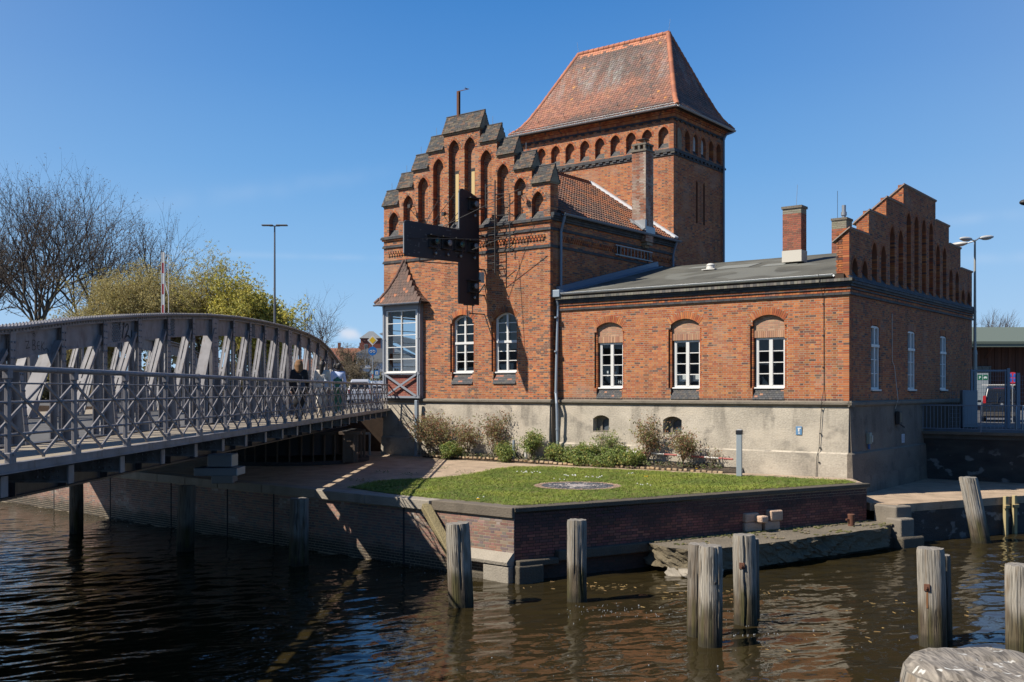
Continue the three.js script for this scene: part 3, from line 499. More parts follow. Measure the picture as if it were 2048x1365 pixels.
// --- tower
{
  const w0 = 10.5, w1 = 16.0, top = Y(13.85), arTop = Y(13.08), arBot = Y(12.02);
  const nicheRow = (len, n, margin) => [...Array(n).keys()].map(i => { const p = (len - 2 * margin) / n, c = margin + p * (i + 0.5); return { a: c - p * 0.31, b: c + p * 0.31, ys: arTop - 0.38, ya: arTop }; });
  const face = (label, pos, turn, len, x0b, x1b, niches, extra, seed, mort, tone, rows = true) => {
    const arcs = niches.map(n => pointed(n.a, n.b, n.ys, n.ya)), yb = arBot;
    const lower = rect(x0b, x1b, Y(5.0), Y(11.78));
    const lw = brickWall('wall', pos, turn, lower, extra.slits ?? [], 0.4, mort, label);
    const bag = new Bag(lw), blk = new Bag(lw), r = rng(seed), solids = [];
    lay(bag, [rect(0, len, Y(5.0), Y(11.78)), ...(extra.slits ?? [])], { tone, seed, y0: Y(5) });
    for (const [y, h, p] of [[11.62, 0.09, 0.05], [11.78, 0.1, 0.11], [11.88, 0.06, 0.07]]) band(blk, solids, -p, len + p, Y(y), h, p, blackTone, r, { core: true });
    for (let x = 0.2; x < len - 0.1; x += 0.42) blk.add(TRS([x + 0.1, Y(11.735), 0.06], Q0, [0.22, 0.075, 0.08]), blackTone(x, 0, false, r));
    part('string_course', merge(solids), MORT.dark, lw);
    bag.flush('brick'); blk.flush('glazed_brick', MB.glazed);
    const up = brickWall('wall', pos, turn, rect(x0b, x1b, Y(11.78), top), niches.map((n, i) => opening(n.a, n.b, yb, n.ys, arcs[i])), 0.24, mort, extra.friezeLabel);
    const wb = rect(0.26, len - 0.26, Y(11.7), top); const bk = part('wall', metric(slab(wb, extra.open ? niches.filter((n, i) => extra.open.includes(i)).map((n) => { const i = niches.indexOf(n); return opening(n.a, n.b, yb + 0.05, n.ys, arcs[i]); }) : [], 0.2, -0.242)), mort, bld); bk.position.set(...pos); bk.rotation.y = turn;
    const b2 = new Bag(up), k2 = new Bag(up), s2 = [];
    lay(b2, [rect(0, len, Y(11.94), Y(13.5)), ...niches.map((n, i) => opening(n.a, n.b, yb, n.ys, arcs[i], 0.13))], { tone, seed: seed + 1, y0: Y(11.94), edge: 0.24, over: 0.006 });
    niches.forEach((n, i) => { ringOf(b2, arcs[i], 0.13, 0.2, 0, tone, r); if (!extra.open?.includes(i)) lay(b2, [opening(n.a, n.b, yb, n.ys, arcs[i])], { tone, seed: seed + 9 + i, z: -0.242, y0: Y(11.94) }); slopeBand(k2, n.a, n.b, yb - 0.1, 0.02, yb + 0.26, -0.21, 5, blackTone, r); });
    for (const [y, h, p] of [[13.42, 0.08, 0.08]]) band(k2, s2, -p, len + p, Y(y), h, p, blackTone, r);
    for (let x = 0.1; x < len - 0.1; x += 0.5) k2.add(TRS([x + 0.12, Y(13.37), 0.05], Q0, [0.22, 0.055, 0.06]), blackTone(x, 0, false, r));
    for (const [y, h, p] of [[13.5, 0.15, 0.10], [13.66, 0.08, 0.14], [13.745, 0.11, 0.2]]) band(b2, s2, -p, len + p, Y(y), h, p, tone, r, { len: 0.12 });
    part('string_course', merge(s2), MORT.mid, up); b2.flush('brick'); k2.flush('glazed_brick', MB.glazed);
    return { lw, up };
  };
  face('sunlit front wall of the tower', [0, 0, -w0], 0, 9.55, 0, 9.55, nicheRow(9.55, 10, 0.1), { friezeLabel: 'tower frieze of pointed blind arches' }, 21, MORT.light, toneTower);
  const sl = [[2.35, 2.56], [3.15, 3.36]].map(([a, b]) => [[a, Y(8.55)], [b, Y(8.55)], [b, Y(10.6)], [(a + b) / 2, Y(10.8)], [a, Y(10.6)]]);
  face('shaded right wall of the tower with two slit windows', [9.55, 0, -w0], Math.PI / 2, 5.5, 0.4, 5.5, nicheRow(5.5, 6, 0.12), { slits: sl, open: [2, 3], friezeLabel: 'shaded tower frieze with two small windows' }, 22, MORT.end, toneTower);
  for (const [x] of sl.map(s => [(s[0][0] + s[1][0]) / 2])) part('louvre', box(9.32, Y(9.7), -(w0 + x), 0.02, 2.4, 0.3), MT.dark, bld);
  nicheRow(5.5, 6, 0.12).filter((n, i) => i === 2 || i === 3).forEach(n => { const c = (n.a + n.b) / 2, p = makeWindow([9.55 - 0.2, arBot + 0.24, -(w0 + c)], Math.PI / 2, n.b - n.a - 0.02, n.ya - arBot - 0.3, { rise: 0.24, rows: [1, 1, 1], frame: 0.075, mull: 0.075, sill: false }); part('curtain', new THREE.PlaneGeometry(0.5, 1.0).translate(0, 0.4, -0.12), mat([0.3, 0.3, 0.3]), p); });
  const lf = part('wall', metric(slab(rect(0, 5.1, Y(4), top), [], 0.4)), MORT.mid, bld, 'left wall of the tower'); lf.position.set(0, 0, -w1); lf.rotation.y = -Math.PI / 2;
  const lb = new Bag(lf); lay(lb, [rect(0, 5.5, Y(7), top)], { tone: toneTower, seed: 61, y0: Y(5) }); lb.flush('brick');
  const rb = part('wall', metric(slab(rect(0, 8.75, Y(0), top), [], 0.4)), MORT.mid, bld, 'rear wall of the tower'); rb.position.set(9.15, 0, -w1); rb.rotation.y = Math.PI; const rbb = new Bag(rb); lay(rbb, [rect(-0.4, 9.15, Y(5), top)], { tone: toneTower, seed: 62, y0: Y(5) }); rbb.flush('brick');
  // ladder-like toothing and black band low on the right face
  { const r = rng(91), b = new Bag(part('string_course', box(9.56, Y(6.0), -13.25, 0.06, 0.3, 5.4), MORT.dark, bld)); for (let w = 10.55; w < 16; w += 0.26) for (let k = 0; k < 4; k++) b.add(TRS([9.6 + (k === 3 ? 0.05 : 0), Y(5.88) + k * 0.08, -w - 0.12], Q0, [0.1, 0.07, 0.25]), blackTone(0, 0, 0, r)); b.flush('glazed_brick', MB.glazed); }
  // steep hipped roof
  const ov = 0.42, E = { x0: -ov, x1: 9.55 + ov, z0: -(w0 - ov), z1: -(w1 + ov) }, ye = Y(13.92), yr = Y(18.72), Rg = { x0: 2.1, x1: 7.75, z: -13.25 };
  const prof = t => t < 0.2 ? mix(0, 0.30, t / 0.2) : t < 0.4 ? mix(0.30, 0.30 + 0.235, (t - 0.2) / 0.2) : 0;   // share of the inset reached at share t of the height
  const inset = t => { const a = [[0, 0], [0.09, 0.17], [0.2, 0.30], [0.4, 0.485], [1, 1]]; let i = 1; while (a[i][0] < t && i < 4) i++; return mix(a[i - 1][1], a[i][1], (t - a[i - 1][0]) / (a[i][0] - a[i - 1][0])); };
  const at = t => { const s = inset(t); return { x0: mix(E.x0, Rg.x0, s), x1: mix(E.x1, Rg.x1, s), z0: mix(E.z0, Rg.z, s), z1: mix(E.z1, Rg.z, s), y: mix(ye, yr, t) }; };
  const shell = [], TT = [0, 0.09, 0.2, 0.4, 0.7, 1];
  for (let i = 1; i < TT.length; i++) { const a = at(TT[i - 1]), b = at(TT[i]); shell.push(quad([a.x0, a.y, a.z0], [a.x1, a.y, a.z0], [b.x1, b.y, b.z0], [b.x0, b.y, b.z0]), quad([a.x1, a.y, a.z0], [a.x1, a.y, a.z1], [b.x1, b.y, b.z1], [b.x1, b.y, b.z0]), quad([a.x1, a.y, a.z1], [a.x0, a.y, a.z1], [b.x0, b.y, b.z1], [b.x1, b.y, b.z1]), quad([a.x0, a.y, a.z1], [a.x0, a.y, a.z0], [b.x0, b.y, b.z0], [b.x0, b.y, b.z1])); }
  shell.push(box((E.x0 + E.x1) / 2, ye - 0.05, (E.z0 + E.z1) / 2, E.x1 - E.x0 - 0.2, 0.08, Math.abs(E.z1 - E.z0) - 0.2));
  const roof = part('roof', merge(shell), mat([0.06, 0.045, 0.04]), bld, 'steep hipped tower roof of plain tiles');
  // plain tiles with rounded tails
  const ts = new THREE.Shape(); ts.moveTo(-0.082, 0.2); ts.lineTo(0.082, 0.2); ts.lineTo(0.082, -0.13); ts.quadraticCurveTo(0.06, -0.19, 0, -0.2); ts.quadraticCurveTo(-0.06, -0.19, -0.082, -0.13);
  const tg = new THREE.ExtrudeGeometry(ts, { depth: 0.016, bevelEnabled: false, curveSegments: 3 });
  const ms = [], cs = [], r = rng(55), N = 37;
  const tileCol = (x, t, side) => {
    const n = fbm(x * 0.55 + side * 9, t * 5, 4), n2 = fbm(x * 0.3 + 5 + side * 3, t * 2.5 + 7, 3), st = fbm(x * 2.2 + side, t * 1.2, 3);
    if (t > 0.955 && r() < 0.8) return jit([.52, .20, .10], r);
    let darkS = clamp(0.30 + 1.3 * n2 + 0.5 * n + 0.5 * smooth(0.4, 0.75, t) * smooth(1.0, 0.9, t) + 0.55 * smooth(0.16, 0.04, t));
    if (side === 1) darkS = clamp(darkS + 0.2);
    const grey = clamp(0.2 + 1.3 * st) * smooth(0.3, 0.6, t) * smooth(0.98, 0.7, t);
    const q = clamp(darkS + (r() - .5) * 0.55); let c = mix3(pickOf([[.35, .135, .072], [.30, .115, .065], [.37, .155, .09], [.26, .105, .065]], r), pickOf([[.09, .065, .055], [.12, .075, .06]], r), q * 0.95);
    c = mix3(c, [.32, .295, .27], clamp(grey * (0.5 + r()) * 0.8)); if (r() < 0.006) c = [.5, .22, .06]; return jit(c, r, 0.16);
  };
  for (let k = 0; k < N; k++) {
    const t = (k + 0.45) / N, a = at(t), e = 0.012, b = at(Math.min(1, t + e)), a0 = at(Math.max(0, t - e));
    for (const side of [0, 1, 2, 3]) {
      const alongX = side % 2 === 0, lo = alongX ? a.x0 : a.z1, hi = alongX ? a.x1 : a.z0, n = Math.max(1, Math.round((hi - lo) / 0.172));
      const out = side === 0 ? V(0, b.y - a0.y, b.z0 - a0.z0) : side === 1 ? V(b.x1 - a0.x1, b.y - a0.y, 0) : side === 2 ? V(0, b.y - a0.y, b.z1 - a0.z1) : V(b.x0 - a0.x0, b.y - a0.y, 0); out.normalize();
      const xd = side === 0 ? V(1, 0, 0) : side === 1 ? V(0, 0, -1) : side === 2 ? V(-1, 0, 0) : V(0, 0, 1), zd = xd.clone().cross(out);
      for (let i = 0; i < n; i++) {
        const f = (i + (k % 2 ? 0.25 : 0.75)) / n, u = lo + (hi - lo) * clamp(f, 0.01, 0.995);
        const p = side === 0 ? V(u, a.y, a.z0) : side === 1 ? V(a.x1, a.y, u) : side === 2 ? V(u, a.y, a.z1) : V(a.x0, a.y, u);
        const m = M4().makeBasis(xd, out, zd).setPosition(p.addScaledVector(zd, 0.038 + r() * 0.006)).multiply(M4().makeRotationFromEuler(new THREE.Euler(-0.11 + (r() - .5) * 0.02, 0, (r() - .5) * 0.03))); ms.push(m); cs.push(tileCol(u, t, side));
      }
    }
  }
  instanced('roof_tile', tg, mat([1, 1, 1], 0.72), ms, roof, cs);
  // hip and ridge tiles, one by one
  const hipM = [mat([.46, .16, .075], 0.75), mat([.40, .135, .065], 0.75), mat([.34, .115, .06], 0.75)];
  const run = (P, a0, n) => { for (let i = 0; i < n; i++) { const p = P((i + 0.5) / n), q = P((i + 0.62) / n), d = q.clone().sub(p).normalize(); const m = part('hip_tile', ridgeGeo(), hipM[Math.floor(r() * 3)], roof); m.position.copy(p); m.quaternion.setFromUnitVectors(V(0, 0, -1), d); } };
  run(t => { const a = at(t); return V(a.x1, a.y, a.z0); }, 0, 19); run(t => { const a = at(t); return V(a.x0, a.y, a.z0); }, 0, 19); run(t => { const a = at(t); return V(a.x1, a.y, a.z1); }, 0, 19); run(t => { const a = at(t); return V(a.x0, a.y, a.z1); }, 0, 19);
  run(t => V(mix(Rg.x0, Rg.x1, t), yr + 0.02, Rg.z), 0, 17);
  for (const x of [Rg.x0, Rg.x1]) part('lightning_rod', rod([x, yr, Rg.z], [x + (x < 4 ? -0.12 : 0.1), yr + 0.75, Rg.z], 0.01, 0.006), MT.zinc, roof);
  for (const [x, t] of [[1.2, .12], [2.9, .12], [4.6, .13], [6.2, .14], [8.2, .15], [3.2, .72], [6.6, .72]]) { const a = at(t); part('roof_hook', polyline([[x, a.y, a.z0 + 0.04], [x + 0.02, a.y + 0.1, a.z0 + 0.14], [x - 0.05, a.y + 0.32, a.z0 + 0.1]], 0.013, 5), MT.iron, roof); }
  // gutters and pipes of the tower
  const gx = (x, z0, z1) => part('gutter', halfPipe(x, ye - 0.02, z0, z1, 0.075), MT.zinc, bld);
  gx(E.x1 + 0.05, E.z0 - 0.0, E.z1);
  const gf = part('gutter', halfPipe(0, 0, 0, E.x1 - E.x0 + 0.1, 0.075), MT.zinc, bld); gf.rotation.y = Math.PI / 2; gf.position.set(E.x0 - 0.05, ye - 0.02, E.z0 + 0.05); gf.rotation.y = Math.PI / 2;
  const snow = []; for (let x = E.x0; x < E.x1; x += 0.9) snow.push(box(x, ye + 0.06, E.z0 - 0.02, 0.02, 0.16, 0.1)); snow.push(rod([E.x0, ye + 0.13, E.z0], [E.x1, ye + 0.13, E.z0], 0.012)); part('snow_guard', merge(snow), MT.zinc, roof);
  part('downpipe', polyline([[E.x1 + 0.02, ye - 0.1, E.z1 + 0.12], [9.8, ye - 0.3, -15.85], [9.68, ye - 0.5, -15.8], [9.68, Y(5.2), -15.8]], 0.055, 10), MT.zincBlue, bld);
}
const MCop = mat([.36, .30, .25], .9);
const copM = [mat([.24, .075, .04], 0.85), mat([.18, .06, .04], 0.85), mat([.30, .10, .05], 0.85)];
{ // right-facing sides of the gable steps
  const host = part('wall', metric(box(9.2, Y(8.0), -0.41, 0.5, 0.4, 0.2)), MORT.mid, bld), b = new Bag(host);
  for (let i = 4; i < 9; i++) { const [, x, h] = steps[i], lo = i < 8 ? steps[i + 1][2] : 7.0; lay(b, [rect(0.0, 0.565, Y(lo), Y(h))], { M: M4().makeTranslation(x, 0, 0).multiply(M4().makeRotationY(Math.PI / 2)), tone: toneHouse, seed: 90 + i, y0: LEDGE, prot: 0.008 }); }
  for (let i = 0; i < 5; i++) { const [x, , h] = steps[i], lo = i > 0 ? steps[i - 1][2] : 7.0; lay(b, [rect(-0.565, 0, Y(lo), Y(h))], { M: M4().makeTranslation(x, 0, 0).multiply(M4().makeRotationY(-Math.PI / 2)), tone: toneHouse, seed: 96 + i, y0: LEDGE, prot: 0.008 }); }
  b.flush('brick');
}
// --- annex
const AX0 = 9.55, AX1 = 21.8, AZ = -0.4, ARIDGE = 8.3, AEAVE = Y(4.0), ARTOP = Y(5.86);
{
  const W = [11.55, 14.92, 18.27].map(a => ({ a, b: a + 1.2, yb: LEDGE + 0.03, ys: Y(2.50), ya: Y(2.71) }));
  const arcs = W.map(w => segment(w.a, w.b, w.ys, w.ya));
  const JA = w => [0.1, w.yb + 0.42, w.ys - 0.14];
  const wall = brickWall('wall', [0, 0, AZ], 0, rect(AX0, AX1, LEDGE, Y(4.0)), W.map((w, i) => rebated(w.a, w.b, w.yb, w.ys, arcs[i], ...JA(w))), 0.38, MORT.light, 'sunlit long wall of the low annex');
  const bag = new Bag(wall), blk = new Bag(wall), r = rng(8), solids = [];
  lay(bag, [rect(AX0, AX1, LEDGE, Y(3.5)), rect(AX1 - 0.46, AX1, Y(3.5), Y(5.5)), ...W.map((w, i) => opening(w.a, w.b, w.yb, w.ys, arcs[i], 0.27)), ...W.flatMap(w => { const [j, a, b] = JA(w); return [rect(w.a - j, w.a, a, b), rect(w.b, w.b + j, a, b)]; })], { tone: (x, y, h, q) => y < LEDGE + 0.08 ? jit([.12, .06, .045], q) : toneAnnex(x, y, h, q), seed: 17, edge: 0.2, over: 0.006, y0: LEDGE });
  const infill = []; W.forEach(w => { const [j, a, b] = JA(w); jambs(bag, solids, w.a, w.b, j, a, b, toneAnnex, r); });
  W.forEach((w, i) => {
    ringOf(bag, arcs[i], 0.27, 0.2, 0, brickTone(0.03, 0, 4), r);
    slopeBand(blk, w.a, w.b, w.yb, 0.03, Y(0.1), -0.20, 6, (x, y, h, q) => q() < 0.08 ? jit([.34, .15, .085], q) : blackTone(x, y, h, q), r, 0.04, 0.12);
    const y0 = Y(1.90), pinkT = (x, y, h, q) => jit(pickOf([[.46, .25, .15], [.42, .21, .125], [.50, .29, .18], [.38, .2, .13]], q), q);
    infill.push(slab(opening(w.a, w.b, y0, w.ys, arcs[i]), [], 0.15, -0.13));
    lay(bag, [opening(w.a, w.b, y0 + 0.25, w.ys, arcs[i])], { tone: pinkT, seed: 130 + i, z: -0.13, y0: y0 + 0.25 });
    for (let x = w.a; x < w.b - 0.03; x += 0.075) bag.add(TRS([x + 0.034, y0 + 0.125, -0.13 + 0.012 - 0.02 + r() * 0.003], Q0, [0.066, 0.24, 0.04]), pinkT(0, 0, false, r));
    makeWindow([(w.a + w.b) / 2 + 0.03, Y(0.11), AZ - 0.23], 0, 1.16, 1.79, { rows: [1, 1, 1, 1], mull: 0.14, label: ['white casement window at the annex, nearest the downpipe', 'middle white casement window of the annex', 'white casement window at the annex, nearest the corner'][i] }); const wn = bld.children[bld.children.length - 1];
    if (i === 1) part('carton', merge([box(-0.3, 0.36, -0.2, 0.36, 0.26, 0.06), box(0.32, 0.36, -0.2, 0.4, 0.26, 0.06)]), MT.white, wn);
    if (i === 0) { const c = document.createElement('canvas'); c.width = 128; c.height = 64; const x = c.getContext('2d'); x.fillStyle = '#14161a'; x.fillRect(0, 0, 128, 64); x.fillStyle = '#d8d8d4'; x.font = 'bold 52px sans-serif'; x.fillText('FE', 22, 52); const t = new THREE.CanvasTexture(c); t.colorSpace = THREE.SRGBColorSpace; part('letter_sign', new THREE.PlaneGeometry(0.42, 0.24).translate(0.3, 0.24, -0.12), mat([1, 1, 1], .6, { map: t }), wn); part('tags', merge([box(-0.3, 0.62, -0.1, 0.07, 0.1, 0.01), box(-0.3, 0.48, -0.1, 0.07, 0.06, 0.01), box(0.08, 0.6, -0.1, 0.06, 0.06, 0.01)]), MT.white, wn); }
  });
  part('wall', metric(merge(infill)), MORT.light, wall);
  for (const [y, h, p] of [[3.28, 0.085, 0.07], [3.47, 0.03, 0.09], [3.565, 0.085, 0.11], [3.65, 0.075, 0.15]]) band(blk, solids, AX0 + 0.15, AX1 + p, Y(y), h, p, blackTone, r);
  for (const [y, h, p] of [[3.37, 0.09, 0.05], [3.50, 0.06, 0.07]]) band(bag, solids, AX0 + 0.15, AX1 + p, Y(y), h, p, brickTone(0.05, 0, 2), r, { len: 0.12 });
  band(blk, solids, AX0 + 0.15, AX1 + 0.2, Y(3.73), 0.10, 0.24, greyTone, r, { len: 0.12 });
  solids.push(box((AX0 + AX1) / 2, Y(3.91), 0.02, AX1 - AX0 - 0.3, 0.18, 0.16));
  part('string_course', merge(solids), MORT.dark, wall);
  bag.flush('brick', MB.brick, 240, p => p.distanceTo(V(11.0, 5.0, -34.5))); blk.flush('glazed_brick', MB.glazed);

  // end wall, in shade
  const L = 16.6, EW = [[2.25, 3.2], [6.62, 7.6], [11.2, 12.2]], hl = EW.map(([a, b]) => opening(a, b, Y(-0.02), Y(2.28), segment(a, b, Y(2.28), Y(2.36))));
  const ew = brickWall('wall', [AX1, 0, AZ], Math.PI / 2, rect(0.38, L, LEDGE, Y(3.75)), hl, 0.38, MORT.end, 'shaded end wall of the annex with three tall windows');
  const eb = new Bag(ew), ek = new Bag(ew), es = [], tE = brickTone(0.22, 0.14, 6);
  lay(eb, [rect(0, L, LEDGE, Y(3.3)), ...EW.map(([a, b]) => opening(a, b, Y(-0.02), Y(2.28), segment(a, b, Y(2.28), Y(2.36)), 0.26))], { tone: tE, seed: 18, edge: 0.2, over: 0.006, y0: LEDGE });
  EW.forEach(([a, b], i) => { ringOf(eb, segment(a, b, Y(2.28), Y(2.36)), 0.26, 0.2, 0, tE, r); slopeBand(ek, a, b, Y(-0.05), 0.05, Y(0.03), -0.16, 2, blackTone, r); makeWindow([AX1 - 0.07, Y(0.03), AZ - (a + b) / 2], Math.PI / 2, b - a, 2.3, { rows: [1.25, 1.25, 1.25, 1.6], transom: 3, mull: 0.12, curtain: MCurtain, seed: i, label: ['tall white end-wall window nearest the corner', 'middle tall white end-wall window', 'tall white end-wall window furthest from the corner'][i] }); });
  for (const [y, h, p] of [[3.28, 0.085, 0.07], [3.47, 0.05, 0.08], [3.57, 0.085, 0.11], [3.655, 0.09, 0.16]]) band(ek, es, -p, L + p, Y(y), h, p, blackTone, r);
  for (const [y, h, p] of [[3.37, 0.09, 0.05], [3.52, 0.045, 0.06]]) band(eb, es, 0, L, Y(y), h, p, tE, r, { len: 0.12 });
  part('string_course', merge(es), MORT.dark, ew); eb.flush('brick'); ek.flush('glazed_brick', MB.glazed);
  // stepped end gable
  const st = [[0, 2.05, 5.55], [2.05, 4.0, 6.44], [4.0, 6.1, 7.2], [6.1, 10.5, 8.0], [10.5, 12.6, 7.2], [12.6, 14.55, 6.44], [14.55, 16.6, 5.55]];
  const sil = [[0, Y(3.75)], [L, Y(3.75)]]; for (const [a, b, h] of [...st].reverse()) sil.push([b, Y(h)], [a, Y(h)]);
  const sil2 = [[0.05, Y(3.75)], [L - 0.05, Y(3.75)]]; for (const [a, b, h] of [...st].reverse()) sil2.push([b - (b > 10.4 ? 0.05 : -0.05), Y(h - 0.38)], [a - (a > 6.2 ? 0.05 : -0.05), Y(h - 0.38)]);
  const tops = [4.6, 4.6, 5.36, 5.36, 6.2, 6.2, 7.0, 7.0];
  const N = [...Array(16).keys()].map(i => { const c = 8.3 + (i - 7.5) * 1.03, k = i < 8 ? i : 15 - i; return { a: c - 0.29, b: c + 0.29, ys: Y(tops[k]) - 0.46, ya: Y(tops[k]) }; });
  const na = N.map(n => pointed(n.a, n.b, n.ys, n.ya)), yb = Y(3.9);
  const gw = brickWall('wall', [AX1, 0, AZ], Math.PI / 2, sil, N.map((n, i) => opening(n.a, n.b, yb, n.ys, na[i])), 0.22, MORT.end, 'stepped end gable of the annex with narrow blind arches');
  const bk = part('wall', metric(slab(sil2, [], 0.22, -0.222)), MORT.end, bld); bk.position.set(AX1, 0, AZ); bk.rotation.y = Math.PI / 2;
  const gb = new Bag(gw), gk = new Bag(gw);
  lay(gb, [sil, ...N.map((n, i) => opening(n.a, n.b, yb, n.ys, na[i], 0.12))], { tone: tE, seed: 19, edge: 0.22, over: 0.006, y0: LEDGE });
  N.forEach((n, i) => { ringOf(gb, na[i], 0.12, 0.2, 0, tE, r); lay(gb, [opening(n.a, n.b, yb, n.ys, na[i])], { tone: tE, seed: 150 + i, z: -0.222, y0: LEDGE }); slopeBand(gk, n.a, n.b, yb - 0.02, 0.02, yb + 0.3, -0.2, 4, blackTone, r); });
  slopeBand(gk, -0.12, L + 0.12, Y(3.75), 0.15, Y(3.93), 0.01, 2, blackTone, r);
  gb.flush('brick'); gk.flush('glazed_brick', MB.glazed);
  part('vent_slit', rbox(AX1 - 0.18, Y(4.85), AZ - 6.77, 0.05, 1.0, 0.09, 0.01), MT.white, bld);
  st.forEach(([a, b, h], i) => {
    // sunlit narrow side of each step, then the one-slope tile coping
    const left = i < 4, z = AZ - (left ? a : b), lo = left ? (i ? st[i - 1][2] : 3.9) : (i < 6 ? st[i + 1][2] : 3.9);
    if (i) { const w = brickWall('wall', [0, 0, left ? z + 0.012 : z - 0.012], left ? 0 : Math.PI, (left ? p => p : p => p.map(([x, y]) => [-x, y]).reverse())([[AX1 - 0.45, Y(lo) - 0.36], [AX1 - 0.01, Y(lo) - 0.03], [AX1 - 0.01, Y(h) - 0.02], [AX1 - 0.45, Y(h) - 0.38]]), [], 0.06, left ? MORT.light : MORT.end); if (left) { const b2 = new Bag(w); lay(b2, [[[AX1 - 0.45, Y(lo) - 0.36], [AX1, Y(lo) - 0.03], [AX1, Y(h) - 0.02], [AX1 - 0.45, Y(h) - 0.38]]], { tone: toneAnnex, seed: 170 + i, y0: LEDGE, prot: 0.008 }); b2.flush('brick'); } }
    const cz0 = AZ - a + (left || i === 3 ? 0.07 : 0), cz1 = AZ - b - (left && i !== 3 ? 0 : 0.07), n = Math.round((cz0 - cz1) / 0.17);
    part('coping', merge([bar([AX1 + 0.02, Y(h) + 0.0, 0], [AX1 - 0.55, Y(h) - 0.44, 0], 1, 0.04).scale(1, 1, 1).translate(0, 0, 0)].map(() => { const g = new THREE.ExtrudeGeometry(shapeOf([[0.04, 0.005], [-0.58, -0.455], [-0.58, -0.495], [0.0, -0.06], [0.04, -0.04]]), { depth: cz0 - cz1, bevelEnabled: false }).translate(AX1, Y(h) + 0.03, cz1); return g; })), MCop, bld);
    for (let k = 0; k < n; k++) for (const [u, v] of [[0.055, 0.0], [-0.14, -0.145], [-0.33, -0.287]]) { const m = part('coping_tile', copTile(), copM[Math.floor(r() * 3)], bld); m.position.set(AX1 + u - 0.1, Y(h) + v + 0.055 - 0.08, cz0 - (k + 0.5) * (cz0 - cz1) / n); m.rotation.set((r() - .5) * 0.05, 0, 0.637); }
  });
  // hidden rear wall and inner wall
  part('wall', metric(slab(rect(AX0, AX1 - 0.4, LEDGE, AEAVE), [], 0.3, AZ - 16.3)), MORT.mid, bld);
  part('partition', box((AX0 + AX1) / 2, Y(1.6), -2.6, AX1 - AX0 - 1.6, 4.2, 0.06), mat([0.30, 0.30, 0.30], 0.95), bld);
  part('partition', box(AX1 - 1.0, Y(1.6), -8.7, 0.06, 4.2, 12.0), mat([0.10, 0.10, 0.105], 0.95), bld);
  part('floor', box((AX0 + AX1) / 2, LEDGE - 0.05, -8.6, AX1 - AX0 - 0.8, 0.1, 15.6), mat([0.08, 0.065, 0.05], 0.9), bld);
  part('ceiling', box((AX0 + AX1) / 2, Y(3.3), -8.6, AX1 - AX0 - 0.8, 0.08, 15.6), mat([0.3, 0.3, 0.3], 0.9), bld);
  // felt roof, two shallow slopes
  const z0 = AZ + 0.10, zr = AZ - ARIDGE, z1 = AZ - 16.7, prof = [[z0, AEAVE], [zr, ARTOP], [z1, AEAVE], [z1, AEAVE - 0.09], [zr, ARTOP - 0.1], [z0, AEAVE - 0.09]];
  part('roof', prismAlong(AX0 + 0.02, AX1 - 0.43, prof), MT.felt, bld, 'low felt roof of the annex');
  const sl = Math.atan2(ARTOP - AEAVE, z0 - zr);
  for (const [x, w, sx, sw] of [[15.0, 5.6, 1.7, 1.3], [17.3, 5.0, 1.6, 0.9], [12.9, 6.6, 1.1, 0.7]]) { const m = part('felt_patch', new THREE.BoxGeometry(sx, 0.012, sw), mat([.20, .205, .185], 0.9), bld); m.position.set(x, AEAVE + (z0 - (AZ - w)) * Math.tan(sl) + 0.012, AZ - w); m.rotation.x = sl; m.rotation.y = 0; }
  const rv = part('roof_vent', merge([new THREE.CylinderGeometry(0.16, 0.2, 0.16, 12), new THREE.SphereGeometry(0.18, 12, 6, 0, 6.3, 0, 1.6).scale(1, 0.6, 1).translate(0, 0.08, 0), box(0, -0.09, 0, 0.6, 0.04, 0.5)]), MT.whiteOld, bld); rv.position.set(14.1, AEAVE + (5.0 + 0.10) * Math.tan(sl) + 0.1, AZ - 5.0);
  const fb = bar([AX0 + 0.09, AEAVE + 0.14, z0 - 0.1], [AX0 + 0.09, ARTOP + 0.14, zr], 0.14, 0.30); part('flashing', fb, MT.zincBlue, bld, 'blue grey flashing along the house wall');
  const fb2 = bar([AX0 + 0.25, AEAVE + 0.03, z0 - 0.1], [AX0 + 0.25, ARTOP + 0.03, zr], 0.3, 0.05); part('flashing', fb2, MT.zincBlue, bld);
  const gut = part('gutter', halfPipe(0, 0, 0, AX1 - 0.5 - AX0 - 0.1, 0.085), MT.zinc, bld); gut.rotation.y = Math.PI / 2; gut.position.set(AX0 + 0.12, AEAVE - 0.02, z0 + 0.075);
  part('fascia', box((AX0 + AX1) / 2 - 0.2, AEAVE - 0.11, z0 - 0.05, AX1 - AX0 - 0.6, 0.08, 0.04), MT.zincBlue, bld);
  part('rain_hopper', rbox(AX0 + 0.18, AEAVE - 0.02, z0 + 0.06, 0.42, 0.30, 0.30, 0.02), MT.galv, bld);
  part('downpipe', polyline([[AX0 + 0.16, AEAVE - 0.15, z0 + 0.06], [AX0 + 0.16, AEAVE - 0.5, z0 - 0.02], [AX0 + 0.18, Y(-0.1), AZ + 0.24], [AX0 + 0.30, Y(-0.55), AZ + 0.36], [AX0 + 0.32, Y(-0.9), AZ + 0.36], [AX0 + 0.36, 0.0, AZ + 0.36]], 0.062, 12), MT.galv, bld, 'grey downpipe in the angle between house and annex');
  part('pipe_collar', merge([3.0, 1.6, -0.1, -1.6, -2.2].map(h => new THREE.CylinderGeometry(0.082, 0.082, 0.06, 12).translate(h < -0.4 ? AX0 + 0.34 : AX0 + 0.18, Y(h), h < -0.4 ? AZ + 0.36 : AZ + 0.23))), MT.galv, bld);
}
function copTile() { return copTile.g ??= new THREE.BoxGeometry(0.23, 0.025, 0.16); }

